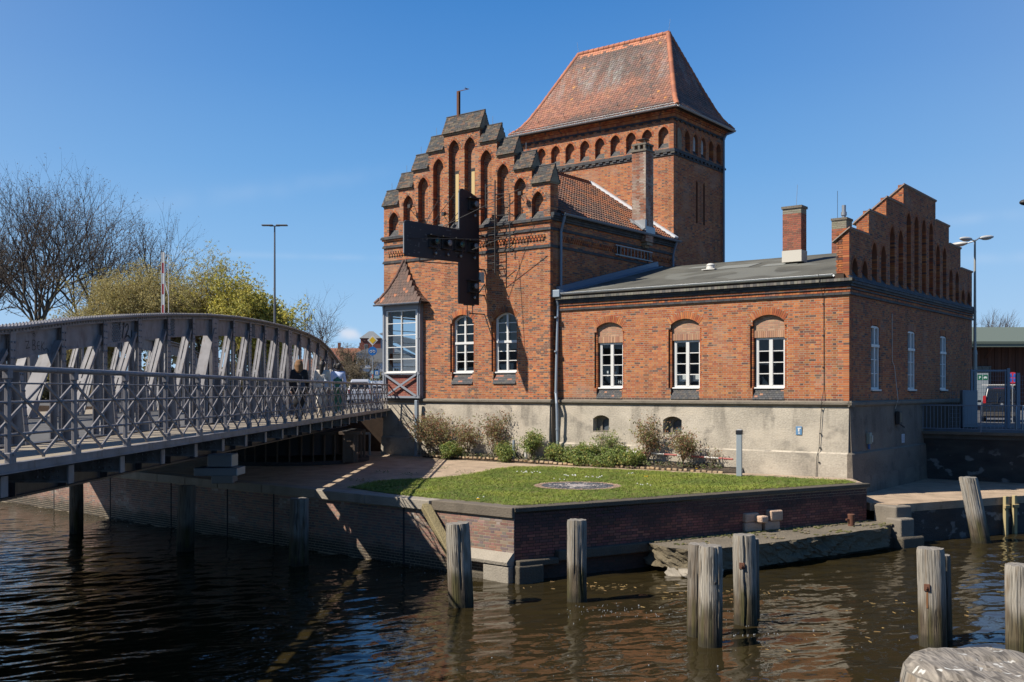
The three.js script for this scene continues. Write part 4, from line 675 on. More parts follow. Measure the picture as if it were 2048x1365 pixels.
// --- chimneys
function brickBox(name, x0, x1, z0, z1, y0, y1, tone, mort, seed, label, caps) {
  const c = part(name, merge([metric(box((x0 + x1) / 2, (y0 + y1) / 2, (z0 + z1) / 2, x1 - x0, y1 - y0, z1 - z0))]), mort, bld, label), b = new Bag(c), w = x1 - x0, d = z1 - z0;
  const R = (t, x, z) => M4().makeTranslation(x, 0, z).multiply(M4().makeRotationY(t));
  lay(b, [rect(0, w, y0, y1)], { M: R(0, x0, z1), tone, seed, prot: 0.006 }); lay(b, [rect(0, d, y0, y1)], { M: R(Math.PI / 2, x1, z1), tone, seed: seed + 1, prot: 0.006 }); lay(b, [rect(0, w, y0, y1)], { M: R(Math.PI, x1, z0), tone, seed: seed + 2, prot: 0.006 }); lay(b, [rect(0, d, y0, y1)], { M: R(-Math.PI / 2, x0, z0), tone, seed: seed + 3, prot: 0.006 });
  b.flush('brick'); if (caps) caps(c); return c;
}
{
  const lime = (x, y, h, r) => { const n = fbm(y * 0.8 + 3, x * 2, 3); return mix3(jit([.46, .37, .31], r), jit(pickOf([[.30, .10, .05], [.36, .12, .055], [.18, .075, .05], [.26, .085, .05]], r), r), clamp(0.62 - 1.5 * n + (r() - .5) * .6)); };
  brickBox('chimney', 9.12, 9.86, -7.95, -7.25, Y(6.95), Y(11.2), lime, MORT.light, 200, 'tall weathered brick chimney on the house eaves with lime stains', c => {
    part('chimney_cap', merge([box(9.49, Y(11.22), -7.6, 0.84, 0.09, 0.8), ...[[9.2, -7.3], [9.49, -7.3], [9.78, -7.3], [9.78, -7.6], [9.78, -7.9], [9.2, -7.9], [9.49, -7.9], [9.2, -7.6]].map(([x, z]) => box(x, Y(11.37), z, 0.11, 0.24, 0.11)), box(9.49, Y(11.52), -7.6, 0.78, 0.08, 0.74)]), MT.concreteDark, c);
    part('chimney_hood', merge([box(9.49, Y(11.78), -7.6, 0.5, 0.02, 0.5), ...[[-.2, -.2], [.2, -.2], [.2, .2], [-.2, .2]].map(([a, b]) => box(9.49 + a, Y(11.67), -7.6 + b, 0.02, 0.24, 0.02))]), MT.iron, c);
    part('flashing', merge([bar([9.5, Y(7.55), -7.2], [9.5, Y(7.95), -7.2], 0.8, 0.14, V(0, 0, 1)), box(9.62, Y(7.5), -7.6, 0.6, 0.3, 0.86), bar([9.9, Y(7.45), -7.05], [9.2, Y(8.0), -7.05], 0.3, 0.05)]), MT.zinc, c);
    part('bracket', merge([box(9.7, Y(6.85), -7.6, 0.34, 0.12, 0.5), box(9.63, Y(6.74), -7.6, 0.2, 0.12, 0.36)]), MORT.mid, c);
  });
  const rt = w => AEAVE + (w + 0.10) * (ARTOP - AEAVE) / (ARIDGE + 0.10);
  const red = (x, y, h, r) => y > Y(7.1) ? jit([.26, .24, .18], r) : jit(pickOf([[.34, .10, .06], [.30, .09, .055], [.38, .12, .065], [.22, .075, .05]], r), r);
  brickBox('chimney', 17.45, 18.22, -5.65, -5.1, rt(5.2), Y(7.32), red, MORT.end, 210, 'brick chimney with pale foot on the annex roof, nearer the viewer', c => { part('chimney_base', metric(box(17.835, rt(5.2) + 0.22, -5.375, 0.82, 0.46, 0.6)), mat([.62, .58, .5], .9), c); part('chimney_cap', box(17.835, Y(7.36), -5.375, 0.86, 0.10, 0.64), MT.concreteDark, c); part('lightning_rod', rod([17.9, Y(7.4), -5.4], [17.95, Y(8.3), -5.4], 0.008), MT.zinc, c); });
  brickBox('chimney', 17.7, 18.35, -10.6, -9.9, Y(5), Y(7.45), red, MORT.end, 220, 'brick chimney with a steel flue behind the annex ridge', c => { part('chimney_cap', box(18.03, Y(7.5), -10.25, 0.72, 0.10, 0.78), MT.concreteDark, c); part('flue', merge([rod([18.1, Y(7.5), -10.3], [18.1, Y(8.15), -10.3], 0.09, 0.09, 14), rod([18.1, Y(7.7), -10.3], [18.1, Y(7.85), -10.3], 0.125, 0.125, 14)]), MT.zinc, c); part('lightning_rod', rod([17.85, Y(7.2), -10.2], [17.85, Y(8.8), -10.2], 0.01), MT.iron, c); });
}
// --- glazed corner bay
{
  const x0 = 0.14, x1 = 2.50, s = 0.24, yL = LEDGE, y1 = Y(4.02), st = mat([0.27, 0.29, 0.33], 0.5), post = 0.2;
  const fr = [];
  for (const x of [x0 + post / 2, x1 - post / 2]) fr.push(rbox(x, (yL + y1) / 2, s - 0.1, post, y1 - yL, 0.2, 0.015), rbox(x + 0.0, (yL + y1) / 2, s + 0.01, 0.07, y1 - yL, 0.06, 0.01));
  fr.push(box((x0 + x1) / 2, Y(3.86), s - 0.08, x1 - x0, 0.32, 0.17), box((x0 + x1) / 2, Y(0.76), s - 0.07, x1 - x0, 0.09, 0.2), box((x0 + x1) / 2, yL + 0.06, s - 0.07, x1 - x0, 0.10, 0.2));
  fr.push(box(x1 - 0.03, (yL + y1) / 2, 0.1, 0.05, y1 - yL, 0.2), box(x0 + 0.03, (yL + Y(0.7)) / 2, 0.1, 0.05, Y(0.7) - yL, 0.2), box(x0 + 0.03, Y(3.8), 0.1, 0.05, 0.4, 0.2));
  fr.push(bar([x0 + 0.2, yL + 0.1, s + 0.02], [x1 - 0.2, Y(0.72), s + 0.02], 0.09, 0.05, V(0, 0, 1)), bar([x0 + 0.2, Y(0.72), s + 0.03], [x1 - 0.2, yL + 0.1, s + 0.03], 0.09, 0.05, V(0, 0, 1)));
  for (const y of [Y(0.78), yL + 0.08, Y(3.8), Y(2.3)]) for (const x of [x0 + 0.1, x1 - 0.1]) for (const k of [-0.07, 0, 0.07]) fr.push(new THREE.SphereGeometry(0.024, 6, 4).translate(x + k, y + (k ? 0.05 : -0.04), s + 0.02));
  const bay = part('bay_window', merge(fr), st, bld, 'corner bay with grey steel frame and white glazing bars');
  const bw = part('brick_panel', metric(box((x0 + x1) / 2, (yL + Y(0.7)) / 2, s - 0.14, x1 - x0 - 0.3, Y(0.7) - yL, 0.06)), MORT.light, bay), bb = new Bag(bw);
  lay(bb, [rect(x0 + 0.2, x1 - 0.2, yL + 0.08, Y(0.72))], { z: s - 0.108, tone: (x, y, h, r) => jit(pickOf([[.27, .055, .04], [.22, .045, .035], [.30, .07, .045]], r), r), seed: 5 }); bb.flush('brick');
  const win = (pos, turn, w, h) => makeWindow(pos, turn, w, h, { rows: [1, 1, 1, 1, 1], mull: 0.05, frame: 0.06, sill: true, label: 'bay glazing with white bars' });
  win([(x0 + x1) / 2, Y(0.82), s - 0.08], 0, x1 - x0 - 0.42, 2.86);
  makeWindow([-0.06, Y(0.5), -1.3], -Math.PI / 2, 2.2, 2.96, { rows: [1, 1, 1, 1, 1], mull: 0.06, sill: false });
  part('blind', box(x0 + 0.1, Y(2.2), 0.02, 0.02, 2.7, 0.3), mat([0.35, 0.42, 0.42], 0.8), bay);
  // flared tile roof
  const ax = 1.36, ay = Y(5.93), az = 0.03, E = { x0: -0.12, x1: 2.80, z: 0.52, y: Y(4.0) };
  const ins = t => { const a = [[0, 0], [0.15, 0.26], [0.35, 0.5], [0.65, 0.77], [1, 1]]; let i = 1; while (a[i][0] < t && i < 4) i++; return mix(a[i - 1][1], a[i][1], (t - a[i - 1][0]) / (a[i][0] - a[i - 1][0])); };
  const at = t => { const q = ins(t); return { x0: mix(E.x0, ax - 0.03, q), x1: mix(E.x1, ax + 0.03, q), z: mix(E.z, az + 0.02, q), y: mix(E.y, ay, t) }; };
  const sh = []; for (const [t0, t1] of [[0, .15], [.15, .35], [.35, .65], [.65, 1]]) { const a = at(t0), b = at(t1); sh.push(quad([a.x0, a.y, a.z], [a.x1, a.y, a.z], [b.x1, b.y, b.z], [b.x0, b.y, b.z]), quad([a.x1, a.y, a.z], [a.x1, a.y, -0.0], [b.x1, b.y, -0.0], [b.x1, b.y, b.z]), quad([a.x0, a.y, 0], [a.x0, a.y, a.z], [b.x0, b.y, b.z], [b.x0, b.y, 0])); }
  sh.push(box((E.x0 + E.x1) / 2, E.y - 0.05, 0.25, E.x1 - E.x0 - 0.1, 0.07, 0.6));
  const roof = part('bay_roof', merge(sh), mat([0.04, 0.03, 0.028], 0.9), bay, 'flared brown tiled roof of the corner bay'), r = rng(64);
  const ts = new THREE.Shape(); ts.moveTo(-0.082, 0.17); ts.lineTo(0.082, 0.17); ts.lineTo(0.082, -0.11); ts.quadraticCurveTo(0.06, -0.165, 0, -0.17); ts.quadraticCurveTo(-0.06, -0.165, -0.082, -0.11);
  const tg = new THREE.ExtrudeGeometry(ts, { depth: 0.016, bevelEnabled: false, curveSegments: 3 }), tm = [[.115, .062, .045], [.135, .072, .05], [.095, .055, .042], [.40, .14, .06]].map(c => mat(c, 0.75));
  for (let k = 0; k < 15; k++) { const t = (k + 0.4) / 15, a = at(t), b = at(Math.min(1, t + 0.03)), a0 = at(Math.max(0, t - 0.03));
    const put = (p, xd, out) => { const zd = xd.clone().cross(out), m = part('roof_tile', tg, tm[r() < 0.035 ? 3 : Math.floor(r() * 3)], roof); M4().makeBasis(xd, out, zd).setPosition(p.addScaledVector(zd, 0.02)).multiply(M4().makeRotationX(-0.08)).decompose(m.position, m.quaternion, m.scale); };
    const n = Math.max(1, Math.round((a.x1 - a.x0) / 0.172)); for (let i = 0; i < n; i++) put(V(a.x0 + (a.x1 - a.x0) * clamp((i + (k % 2 ? 0.25 : 0.75)) / n, 0.03, 0.97), a.y, a.z), V(1, 0, 0), V(0, b.y - a0.y, b.z - a0.z).normalize());
    const q = Math.max(1, Math.round(a.z / 0.2)); for (let i = 0; i < q; i++) put(V(a.x1, a.y, a.z * (i + 0.5) / q), V(0, 0, -1), V(b.x1 - a0.x1, b.y - a0.y, 0).normalize());
  }
  for (let i = 0; i < 9; i++) { const p = at((i + 0.5) / 9), q = at((i + 0.7) / 9), m = part('hip_tile', new THREE.CylinderGeometry(0.075, 0.095, 0.3, 10).rotateX(Math.PI / 2), mat([.15, .075, .055], .8), roof); m.position.set(p.x0, p.y + 0.02, p.z); m.quaternion.setFromUnitVectors(V(0, 0, -1), V(q.x0 - p.x0, q.y - p.y, q.z - p.z).normalize()); }
  part('gutter', (() => { const g = halfPipe(0, 0, 0, 2.9, 0.06); g.rotateY(Math.PI / 2); g.translate(E.x0, E.y - 0.05, E.z + 0.03); return g; })(), MT.zincBlue, bay);
}
// --- small fixtures on the walls, each a thing of its own
const onBld = (name, label, cat, x, y, z, turn = 0, group) => { const p = bToWorld(x, y, z); return thing(name, label, cat, [p.x, p.y, p.z], TH + turn, group); };
{ // signal board: cross standing out from the wall
  const g = onBld('harbour_signal_board', 'big black cross-shaped harbour signal board standing out from the gable on brackets', 'signal board', 6.07, Y(6.1), 0, -0.149);
  // outline in (out from wall, up): drawn in x, then turned so that x points out of the wall
  const s = new THREE.Shape(); const P = [[0.36, -2.43], [1.48, -2.43], [1.48, -0.68], [4.30, -0.68], [4.39, -0.6], [4.39, 0.68], [4.32, 0.75], [1.46, 0.68], [1.46, 2.26]]; P.forEach(([a, b], i) => i ? s.lineTo(a, b) : s.moveTo(a, b)); s.quadraticCurveTo(1.46, 2.43, 1.3, 2.43); s.quadraticCurveTo(0.8, 2.36, 0.36, 2.10); s.lineTo(0.36, -2.43);
  const bd = part('board', new THREE.ExtrudeGeometry(s, { depth: 0.07, bevelEnabled: true, bevelSize: 0.012, bevelThickness: 0.012, bevelSegments: 1 }).translate(0, 0, -0.035).rotateY(-Math.PI / 2), MT.black, g);
  const lamps = [[2.92, -0.05, 'g'], [2.26, -0.05, 'w'], [1.56, -0.05, 'g'], [0.78, -0.05, 'w'], [0.76, 1.75, 'w'], [0.78, -1.75, 'w']];
  const lens = { g: mat([0.015, 0.075, 0.06], 0.12), w: mat([0.22, 0.23, 0.24], 0.15) };
  for (const [o, y, c] of lamps) {
    const l = part('lamp_housing', merge([box(0.16, y + 0.33, o, 0.3, 0.03, 0.56), box(0.18, y + 0.09, o - 0.26, 0.03, 0.5, 0.03), box(0.3, y + 0.32, o, 0.02, 0.06, 0.6), box(0.12, y - 0.17, o, 0.2, 0.03, 0.5), box(0.06, y + 0.08, o, 0.03, 0.48, 0.44), rod([0.08, y + 0.08, o - 0.05], [0.30, y + 0.08, o - 0.05], 0.13, 0.15, 14), box(0.2, y - 0.3, o - 0.1, 0.04, 0.25, 0.04)]), MT.iron, g);
    part('lens', new THREE.SphereGeometry(0.12, 14, 8).scale(0.3, 1, 1).translate(0.295, y + 0.08, o - 0.05), lens[c], l);
    part('bulb', new THREE.SphereGeometry(0.06, 12, 8).translate(0.16, y - 0.40, o - 0.08), MT.leadGrey, l);
  }
  part('bracket', merge([box(0, 0.55, 0.18, 0.06, 0.06, 0.4), box(0, -0.9, 0.18, 0.06, 0.06, 0.4), box(0, 1.7, 0.18, 0.05, 0.05, 0.4), box(0, -2.0, 0.18, 0.05, 0.05, 0.4), bar([0, -1.5, 0], [0, -2.0, 0.4], 0.04, 0.04)]), MT.iron, g);
  part('edge_rod', polyline([[0.02, -2.4, 1.53], [0.02, -0.78, 1.53], [0.02, -0.86, 3.6], [0.02, -0.68, 3.6]], 0.022, 6), MT.iron, g);
  part('end_strip', merge([box(0, 0.03, 4.41, 0.05, 1.2, 0.02), box(0, 1.5, 1.48, 0.05, 1.5, 0.02)]), MT.leadGrey, g);
  for (const [a, b] of [[[0.05, 0.05, 4.2], [1.5, 0.20, 0.45]], [[0, 0.7, 3.0], [-1.6, 2.6, 0.3]], [[0, 0.7, 2.4], [2.5, 2.2, 0.35]], [[0.1, -0.3, 1.3], [2.9, 0.5, 0.4]], [[0, 0.69, 2.2], [-0.9, 2.2, 0.15]], [[0, 0.7, 3.3], [-2.6, 2.4, 0.45]]]) part('stay_wire', rod(a, b, 0.013, 0.013, 6), MT.iron, g);
  part('junction_box', merge([rbox(0.06, -1.25, 0.25, 0.14, 0.44, 0.24, 0.01)]), MT.whiteOld, g);
  part('foot_bracket', merge([box(0, -2.46, 0.9, 0.05, 0.05, 0.6), box(0, -2.65, 0.7, 0.03, 0.4, 0.03), box(0, -2.7, 1.0, 0.03, 0.5, 0.03), box(0.0, -2.82, 0.45, 0.04, 0.04, 0.9)]), MT.iron, g);
  const sc = []; const r = rng(4); for (let i = 0; i < 36; i++) { const o = 1.6 + r() * 2.7, y = -0.6 + r() * 1.2; sc.push(box(0.049, y, o, 0.003, 0.02 + r() * 0.05, 0.02 + r() * 0.08 * (i % 4 === 0 ? 3 : 1))); } part('scuff', merge(sc), mat([.10, .10, .105], .8), g);
  const lad = onBld('wall_ladder', 'black iron cage ladder fixed to the gable beside the signal board', 'ladder', 6.98, Y(4.9), 0);
  part('rail', rod([0, 0, 0.42], [0, 4.0, 0.42], 0.03), MT.iron, lad); part('rail', rod([-0.5, 2.4, 0.42], [-0.5, 3.9, 0.42], 0.028), MT.iron, lad); part('rail', rod([0.62, 0.9, 0.2], [0.62, 3.4, 0.2], 0.024), MT.iron, lad);
  for (let k = 0; k < 13; k++) part('rung', rod([0, 0.2 + k * 0.3, 0.42], [k > 8 ? -0.5 : -0.36, 0.2 + k * 0.3, 0.42], 0.016), MT.iron, lad);
  for (const y of [0.4, 1.6, 2.5, 3.4]) part('bracket', merge([rod([0, y, 0.42], [0.1, y, 0], 0.018), rod([0, y, 0.42], [0.62, y, 0.2], 0.014)]), MT.iron, lad);
  for (let k = 0; k < 4; k++) part('rung', rod([0.62, 1.2 + k * 0.5, 0.2], [0.35, 1.2 + k * 0.5, 0.02], 0.014), MT.iron, lad);
  const fl = [['floodlight', 'small black floodlight on the gable above the second arch from the left', 1.95, 8.35], ['floodlight', 'small black floodlight on the gable left of the signal board', 4.0, 7.8], ['floodlight', 'small black floodlight on the gable right of the ladder', 8.25, 8.2]];
  const f0 = onBld(fl[0][0], fl[0][1], 'floodlight', fl[0][2], Y(fl[0][3]), 0, 0, 'floodlights on the front gable');
  part('lamp_body', rbox(0, 0, 0.32, 0.18, 0.16, 0.14, 0.02), MT.iron, f0); part('arm', merge([rod([0, 0, 0.25], [0, 0.05, 0], 0.018), rod([0, -0.08, 0.3], [0, -0.35, 0], 0.012)]), MT.iron, f0);
  for (const f of fl.slice(1)) { const c = f0.clone(); c.name = numbered('floodlight'); c.userData = { label: f[1], category: 'floodlight', group: 'floodlights on the front gable' }; c.position.copy(bToWorld(f[2], Y(f[3]), 0)); scene.add(c); }
  const hl = onBld('stored_ladder', 'grey metal ladder stored lying along the shaded house wall above the annex roof', 'ladder', 9.62, Y(6.1), -6.5, 0);
  for (const y of [0, 0.42]) part('rail', box(0.08, y, 0, 0.04, 0.05, 3.3), MT.leadGrey, hl); for (let k = 0; k < 11; k++) part('rung', rod([0.08, 0, -1.5 + k * 0.3], [0.08, 0.42, -1.5 + k * 0.3], 0.018), MT.leadGrey, hl);
  part('hook', merge([box(0.04, 0.2, -1.3, 0.1, 0.5, 0.03), box(0.04, 0.2, 1.3, 0.1, 0.5, 0.03)]), MT.iron, hl);
  const bp = onBld('blue_plate', 'small blue plate with a white mark on the sunlit concrete plinth', 'sign', 20.05, Y(-1.42), AZ + 0.082); part('plate', rbox(0, 0, 0, 0.22, 0.3, 0.02, 0.006), mat([.13, .27, .45], .4), bp); part('mark', merge([box(0, 0.03, 0.013, 0.05, 0.13, 0.004), box(0.02, 0.08, 0.0135, 0.12, 0.035, 0.004), box(0.01, -0.09, 0.013, 0.05, 0.05, 0.004)]), MT.white, bp);
  const cb = onBld('cable', 'thin dark lightning cable running down the sunlit annex wall near the corner', 'cable', 0, 0, 0); part('cable', polyline([[20.85, AEAVE, AZ + 0.32], [20.86, Y(3.7), AZ + 0.25], [20.92, Y(3.2), AZ + 0.03], [20.93, Y(0), AZ + 0.03], [20.9, LEDGE + 0.02, AZ + 0.15], [20.86, LEDGE - 0.35, AZ + 0.09], [20.8, Y(-2.0), AZ + 0.14], [20.75, Y(-2.3), AZ + 0.22], [20.73, 0, AZ + 0.25]], 0.011, 5), MT.iron, cb); part('clip', merge([3, 1.9, .8, -.6, -1.5, -2, -2.5].map(h => box(20.9 - (h < -.3 ? 0.07 : 0), Y(h), AZ + (h < -2 ? 0.2 : h < -.3 ? 0.12 : 0.02), 0.045, 0.05, 0.05))), MT.iron, cb);
  const wc = onBld('cable', 'pale cable hanging down the shaded end wall to a dark box', 'cable', 0, 0, 0); part('cable', polyline([[AX1 + 0.02, Y(2.9), AZ - 4.6], [AX1 + 0.02, Y(1.1), AZ - 4.62], [AX1 + 0.03, Y(0.9), AZ - 4.85], [AX1 + 0.15, LEDGE, AZ - 4.9], [AX1 + 0.05, Y(-0.7), AZ - 4.9]], 0.012, 5), MT.whiteOld, wc);
  const lb = onBld('wall_lamp', 'dark box lamp with a swivel arm on the shaded concrete plinth', 'lamp', AX1 + 0.06, Y(-1.05), AZ - 5.0); part('lamp_body', rbox(0.09, 0, 0, 0.16, 0.5, 0.34, 0.02), MT.iron, lb); part('front', rbox(0.175, 0.02, 0.04, 0.02, 0.36, 0.2, 0.005), mat([.14, .11, .06], .5), lb); part('arm', rod([0.1, -0.22, 0], [0.24, -0.36, -0.2], 0.03), MT.iron, lb);
  const sb = onBld('socket_box', 'small grey green socket box with a blue plug on the shaded plinth', 'socket', AX1 + 0.09, Y(-1.7), AZ - 1.6); part('box', rbox(0.06, 0, 0, 0.14, 0.40, 0.22, 0.02), mat([.28, .32, .27], .5), sb); part('lid', rbox(0.14, -0.02, -0.06, 0.06, 0.24, 0.1, 0.01), mat([.4, .43, .38], .5), sb); part('plug', rod([0.06, -0.2, 0.03], [0.07, -0.38, 0.03], 0.05, 0.04, 10), mat([.02, .10, .3], .5), sb);
  const wp = onBld('notice_plate', 'small white notice plate on the shaded plinth', 'sign', AX1 + 0.08, Y(-1.86), AZ - 5.75); part('plate', rbox(0, 0, 0, 0.02, 0.34, 0.36, 0.006), mat([.55, .57, .62], .5), wp); part('text_lines', merge([.1, .04, -.02, -.08].map(y => box(0.0105, y, 0, 0.004, 0.018, 0.24))), mat([.30, .32, .38], .6), wp);
  const cp = onBld('steel_pipe', 'pale blue steel pipe standing at the plinth below the bay', 'pipe', 2.36, 0, 0.30); part('pipe', rbox(0, 1.27, 0, 0.17, 2.55, 0.14, 0.02), MT.galv, cp); part('foot', box(0, 0.02, 0, 0.24, 0.05, 0.2), MT.galv, cp);
}
// ------------------------------------------------------------ quay, yard and ground
const QC = [0.04, 25.9], QLd = [-0.763, 0.646], QRd = [0.857, 0.515], QLlen = 42, QRlen = 13.15;
const qL = r => [QC[0] + QLd[0] * r, QC[1] + QLd[1] * r], qR = r => [QC[0] + QRd[0] * r, QC[1] + QRd[1] * r];
const QLend = qL(QLlen), QRend = qR(QRlen);
const tL = -Math.atan2(0.646, 0.763), tR = Math.atan2(0.515, 0.857);
const quay = thing('quay_wall', 'brick quay wall with stone coping below the lawn and the bridge, dark and wet at the waterline', 'quay wall', [QC[0], 0, -QC[1]]);
const MCopD = mat([0.46, 0.43, 0.40], 0.92, { map: T.concrete, bumpMap: T.concreteBump, bumpScale: 0.012 });
const bare = onLevel(820, 978, 3.0);
const inQuay = (m, x, y, d, t) => { m.position.set(x - QC[0], y, -d + QC[1]); m.rotation.y = t; return m; };
{
  const lw = inQuay(part('wall', metric(slab(rect(0, QLlen, -1.5, 1.6), [], 0.7)), MORT.light, quay, 'left face of the quay, sunlit at its right end'), QLend[0], 0, QLend[1], tL);
  const bag = new Bag(lw), r = rng(41);
  const tone = (x, y, h, q) => {
    const n = fbm(x * 0.7, y * 1.2 + 3, 4), lime = smooth(0.1, 0.45, fbm(x * 0.9 + 20, y * 0.8 + 5, 3)), wet = smooth(0.62, 0.22, y + 0.12 * noise(x * 1.5, 1));
    let c = q() < 0.22 ? jit([.15, .11, .10], q, .4) : jit(pickOf([[.27, .125, .085], [.23, .105, .08], [.30, .15, .105], [.22, .12, .095]], q), q);
    c = mix3(c, [.44, .39, .34], clamp(lime * 0.9 * q() + 0.12)); const f = (1 + 0.4 * n); c = c.map(v => v * f); return mix3(c, [.035, .032, .02], wet * 0.9);
  };
  const corner = QLlen;
  lay(bag, [rect(0, corner, 0.0, 1.57)], { tone, seed: 41, y0: 0.0, edge: 0.3, over: 0.004, rough: 0.004, prot: 0.003, course: 0.078 });
  bag.flush('brick', MB.brick, 160, p => p.distanceTo(V(QC[0], 1.0, -QC[1])));
  // sloping stone course and footing near the corner
  const ledge = inQuay(part('stone_course', metric(new THREE.ExtrudeGeometry(shapeOf([[0, 0.40], [0.26, 0.44], [0.28, 0.52], [0.03, 0.73], [-0.1, 0.73], [-0.1, 0.40]].map(([z, y]) => [-z, y])), { depth: 1.62, bevelEnabled: false }).rotateY(Math.PI / 2).translate(corner - 1.62, 0, 0)), MT.concrete, quay), QLend[0], 0, QLend[1], tL);
  inQuay(part('footing_stone', metric(rbox(corner - 0.42, 0.12, -0.02, 0.86, 0.58, 0.5, 0.03)), MT.concrete, quay), QLend[0], 0, QLend[1], tL);
  inQuay(part('footing_stone', metric(rbox(corner - 1.5, 0.0, -0.05, 1.2, 0.3, 0.4, 0.03)), MT.concreteWet, quay), QLend[0], 0, QLend[1], tL);
  // coping slabs of the left face
  let x = corner - 2.9, k = 0; part('coping_stone', metric(rbox(corner - 1.45 + 0.02, 1.745, -0.19, 2.86, 0.27, 0.52, 0.025)), MCopD, quay) && inQuay(quay.children[quay.children.length - 1], QLend[0], 0, QLend[1], tL);
  while (x > 0.5) { const w = Math.min(1.5 + r() * 1.3, x); inQuay(part('coping_stone', metric(rbox(x - w / 2, 1.735 - r() * 0.008, -0.17 + r() * 0.01, w - 0.02, 0.27, 0.56, 0.025)), MT.concrete, quay), QLend[0], 0, QLend[1], tL); x -= w; k++; }
  for (const [jx] of [[32.1], [29.6], [26.2], [22.0], [17.5], [38.0]]) inQuay(part('expansion_joint', box(jx, 0.8, 0.008, 0.05, 1.55, 0.02), MT.dark, quay), QLend[0], 0, QLend[1], tL);
  // right face, sooty
  const rw = inQuay(part('wall', metric(slab(rect(0, QRlen, -1.5, 1.755), [], 0.7)), MORT.dark, quay, 'right face of the quay, dark and sooty'), QC[0], 0, QC[1], tR), rb = new Bag(rw);
  const toneR = (x, y, h, q) => { const n = fbm(x * 0.6 + 8, y * 1.5, 4), s = smooth(1.0, 1.6, y + 0.3 * noise(x * 0.8, 3)), c = jit(pickOf([[.30, .095, .062], [.25, .075, .055], [.33, .11, .07], [.18, .07, .055]], q), q, .4); const w = smooth(0.7, 0.3, y); return mix3(mix3(c.map(v => v * (1 + .5 * n)), [.035, .028, .026], s * 0.75), [.03, .028, .022], w * 0.85); };
  lay(rb, [rect(0, QRlen, 0.0, 1.755)], { tone: toneR, seed: 43, y0: 0, edge: 0.3, rough: 0.004, prot: 0.003, course: 0.078 });
  rb.flush('brick', MB.brick, 140, p => p.distanceTo(V(QC[0] + 3, 1.0, -QC[1] - 1)));
  inQuay(part('coping_stone', metric(rbox(QRlen / 2 + 0.06, 1.815, -0.17, QRlen + 0.1, 0.12, 0.46, 0.02)), MT.concreteWet, quay), QC[0], 0, QC[1], tR);
  inQuay(part('stone_course', metric(rbox(0.62, 0.47, 0.05, 1.2, 0.16, 0.4, 0.03)), MT.concreteWet, quay), QC[0], 0, QC[1], tR);
  inQuay(part('stone_course', metric(rbox(2.9, 0.58, 0.03, 3.3, 0.26, 0.3, 0.03)), MT.concreteWet, quay), QC[0], 0, QC[1], tR);
  inQuay(part('footing_stone', metric(rbox(0.35, 0.15, 0.05, 0.75, 0.56, 0.5, 0.04)), MT.concreteWet, quay), QC[0], 0, QC[1], tR);
  // return at the right end of the lawn
  const e0 = QRend, e1 = [11.55, 35.0]; const tE = Math.atan2(e1[1] - e0[1], e1[0] - e0[0]);
  const ew = inQuay(part('wall', metric(slab(rect(0, Math.hypot(e1[0] - e0[0], e1[1] - e0[1]), -1, 1.68), [], 0.5)), MORT.dark, quay), e0[0], 0, e0[1], tE), eb = new Bag(ew); lay(eb, [rect(0, 2.3, 0.3, 1.68)], { tone: toneR, seed: 44, y0: 0 }); eb.flush('brick');
}
const abut = [[-5.2, 50.3], [-14, 50.3], [-20, 56], [-90, 112]];
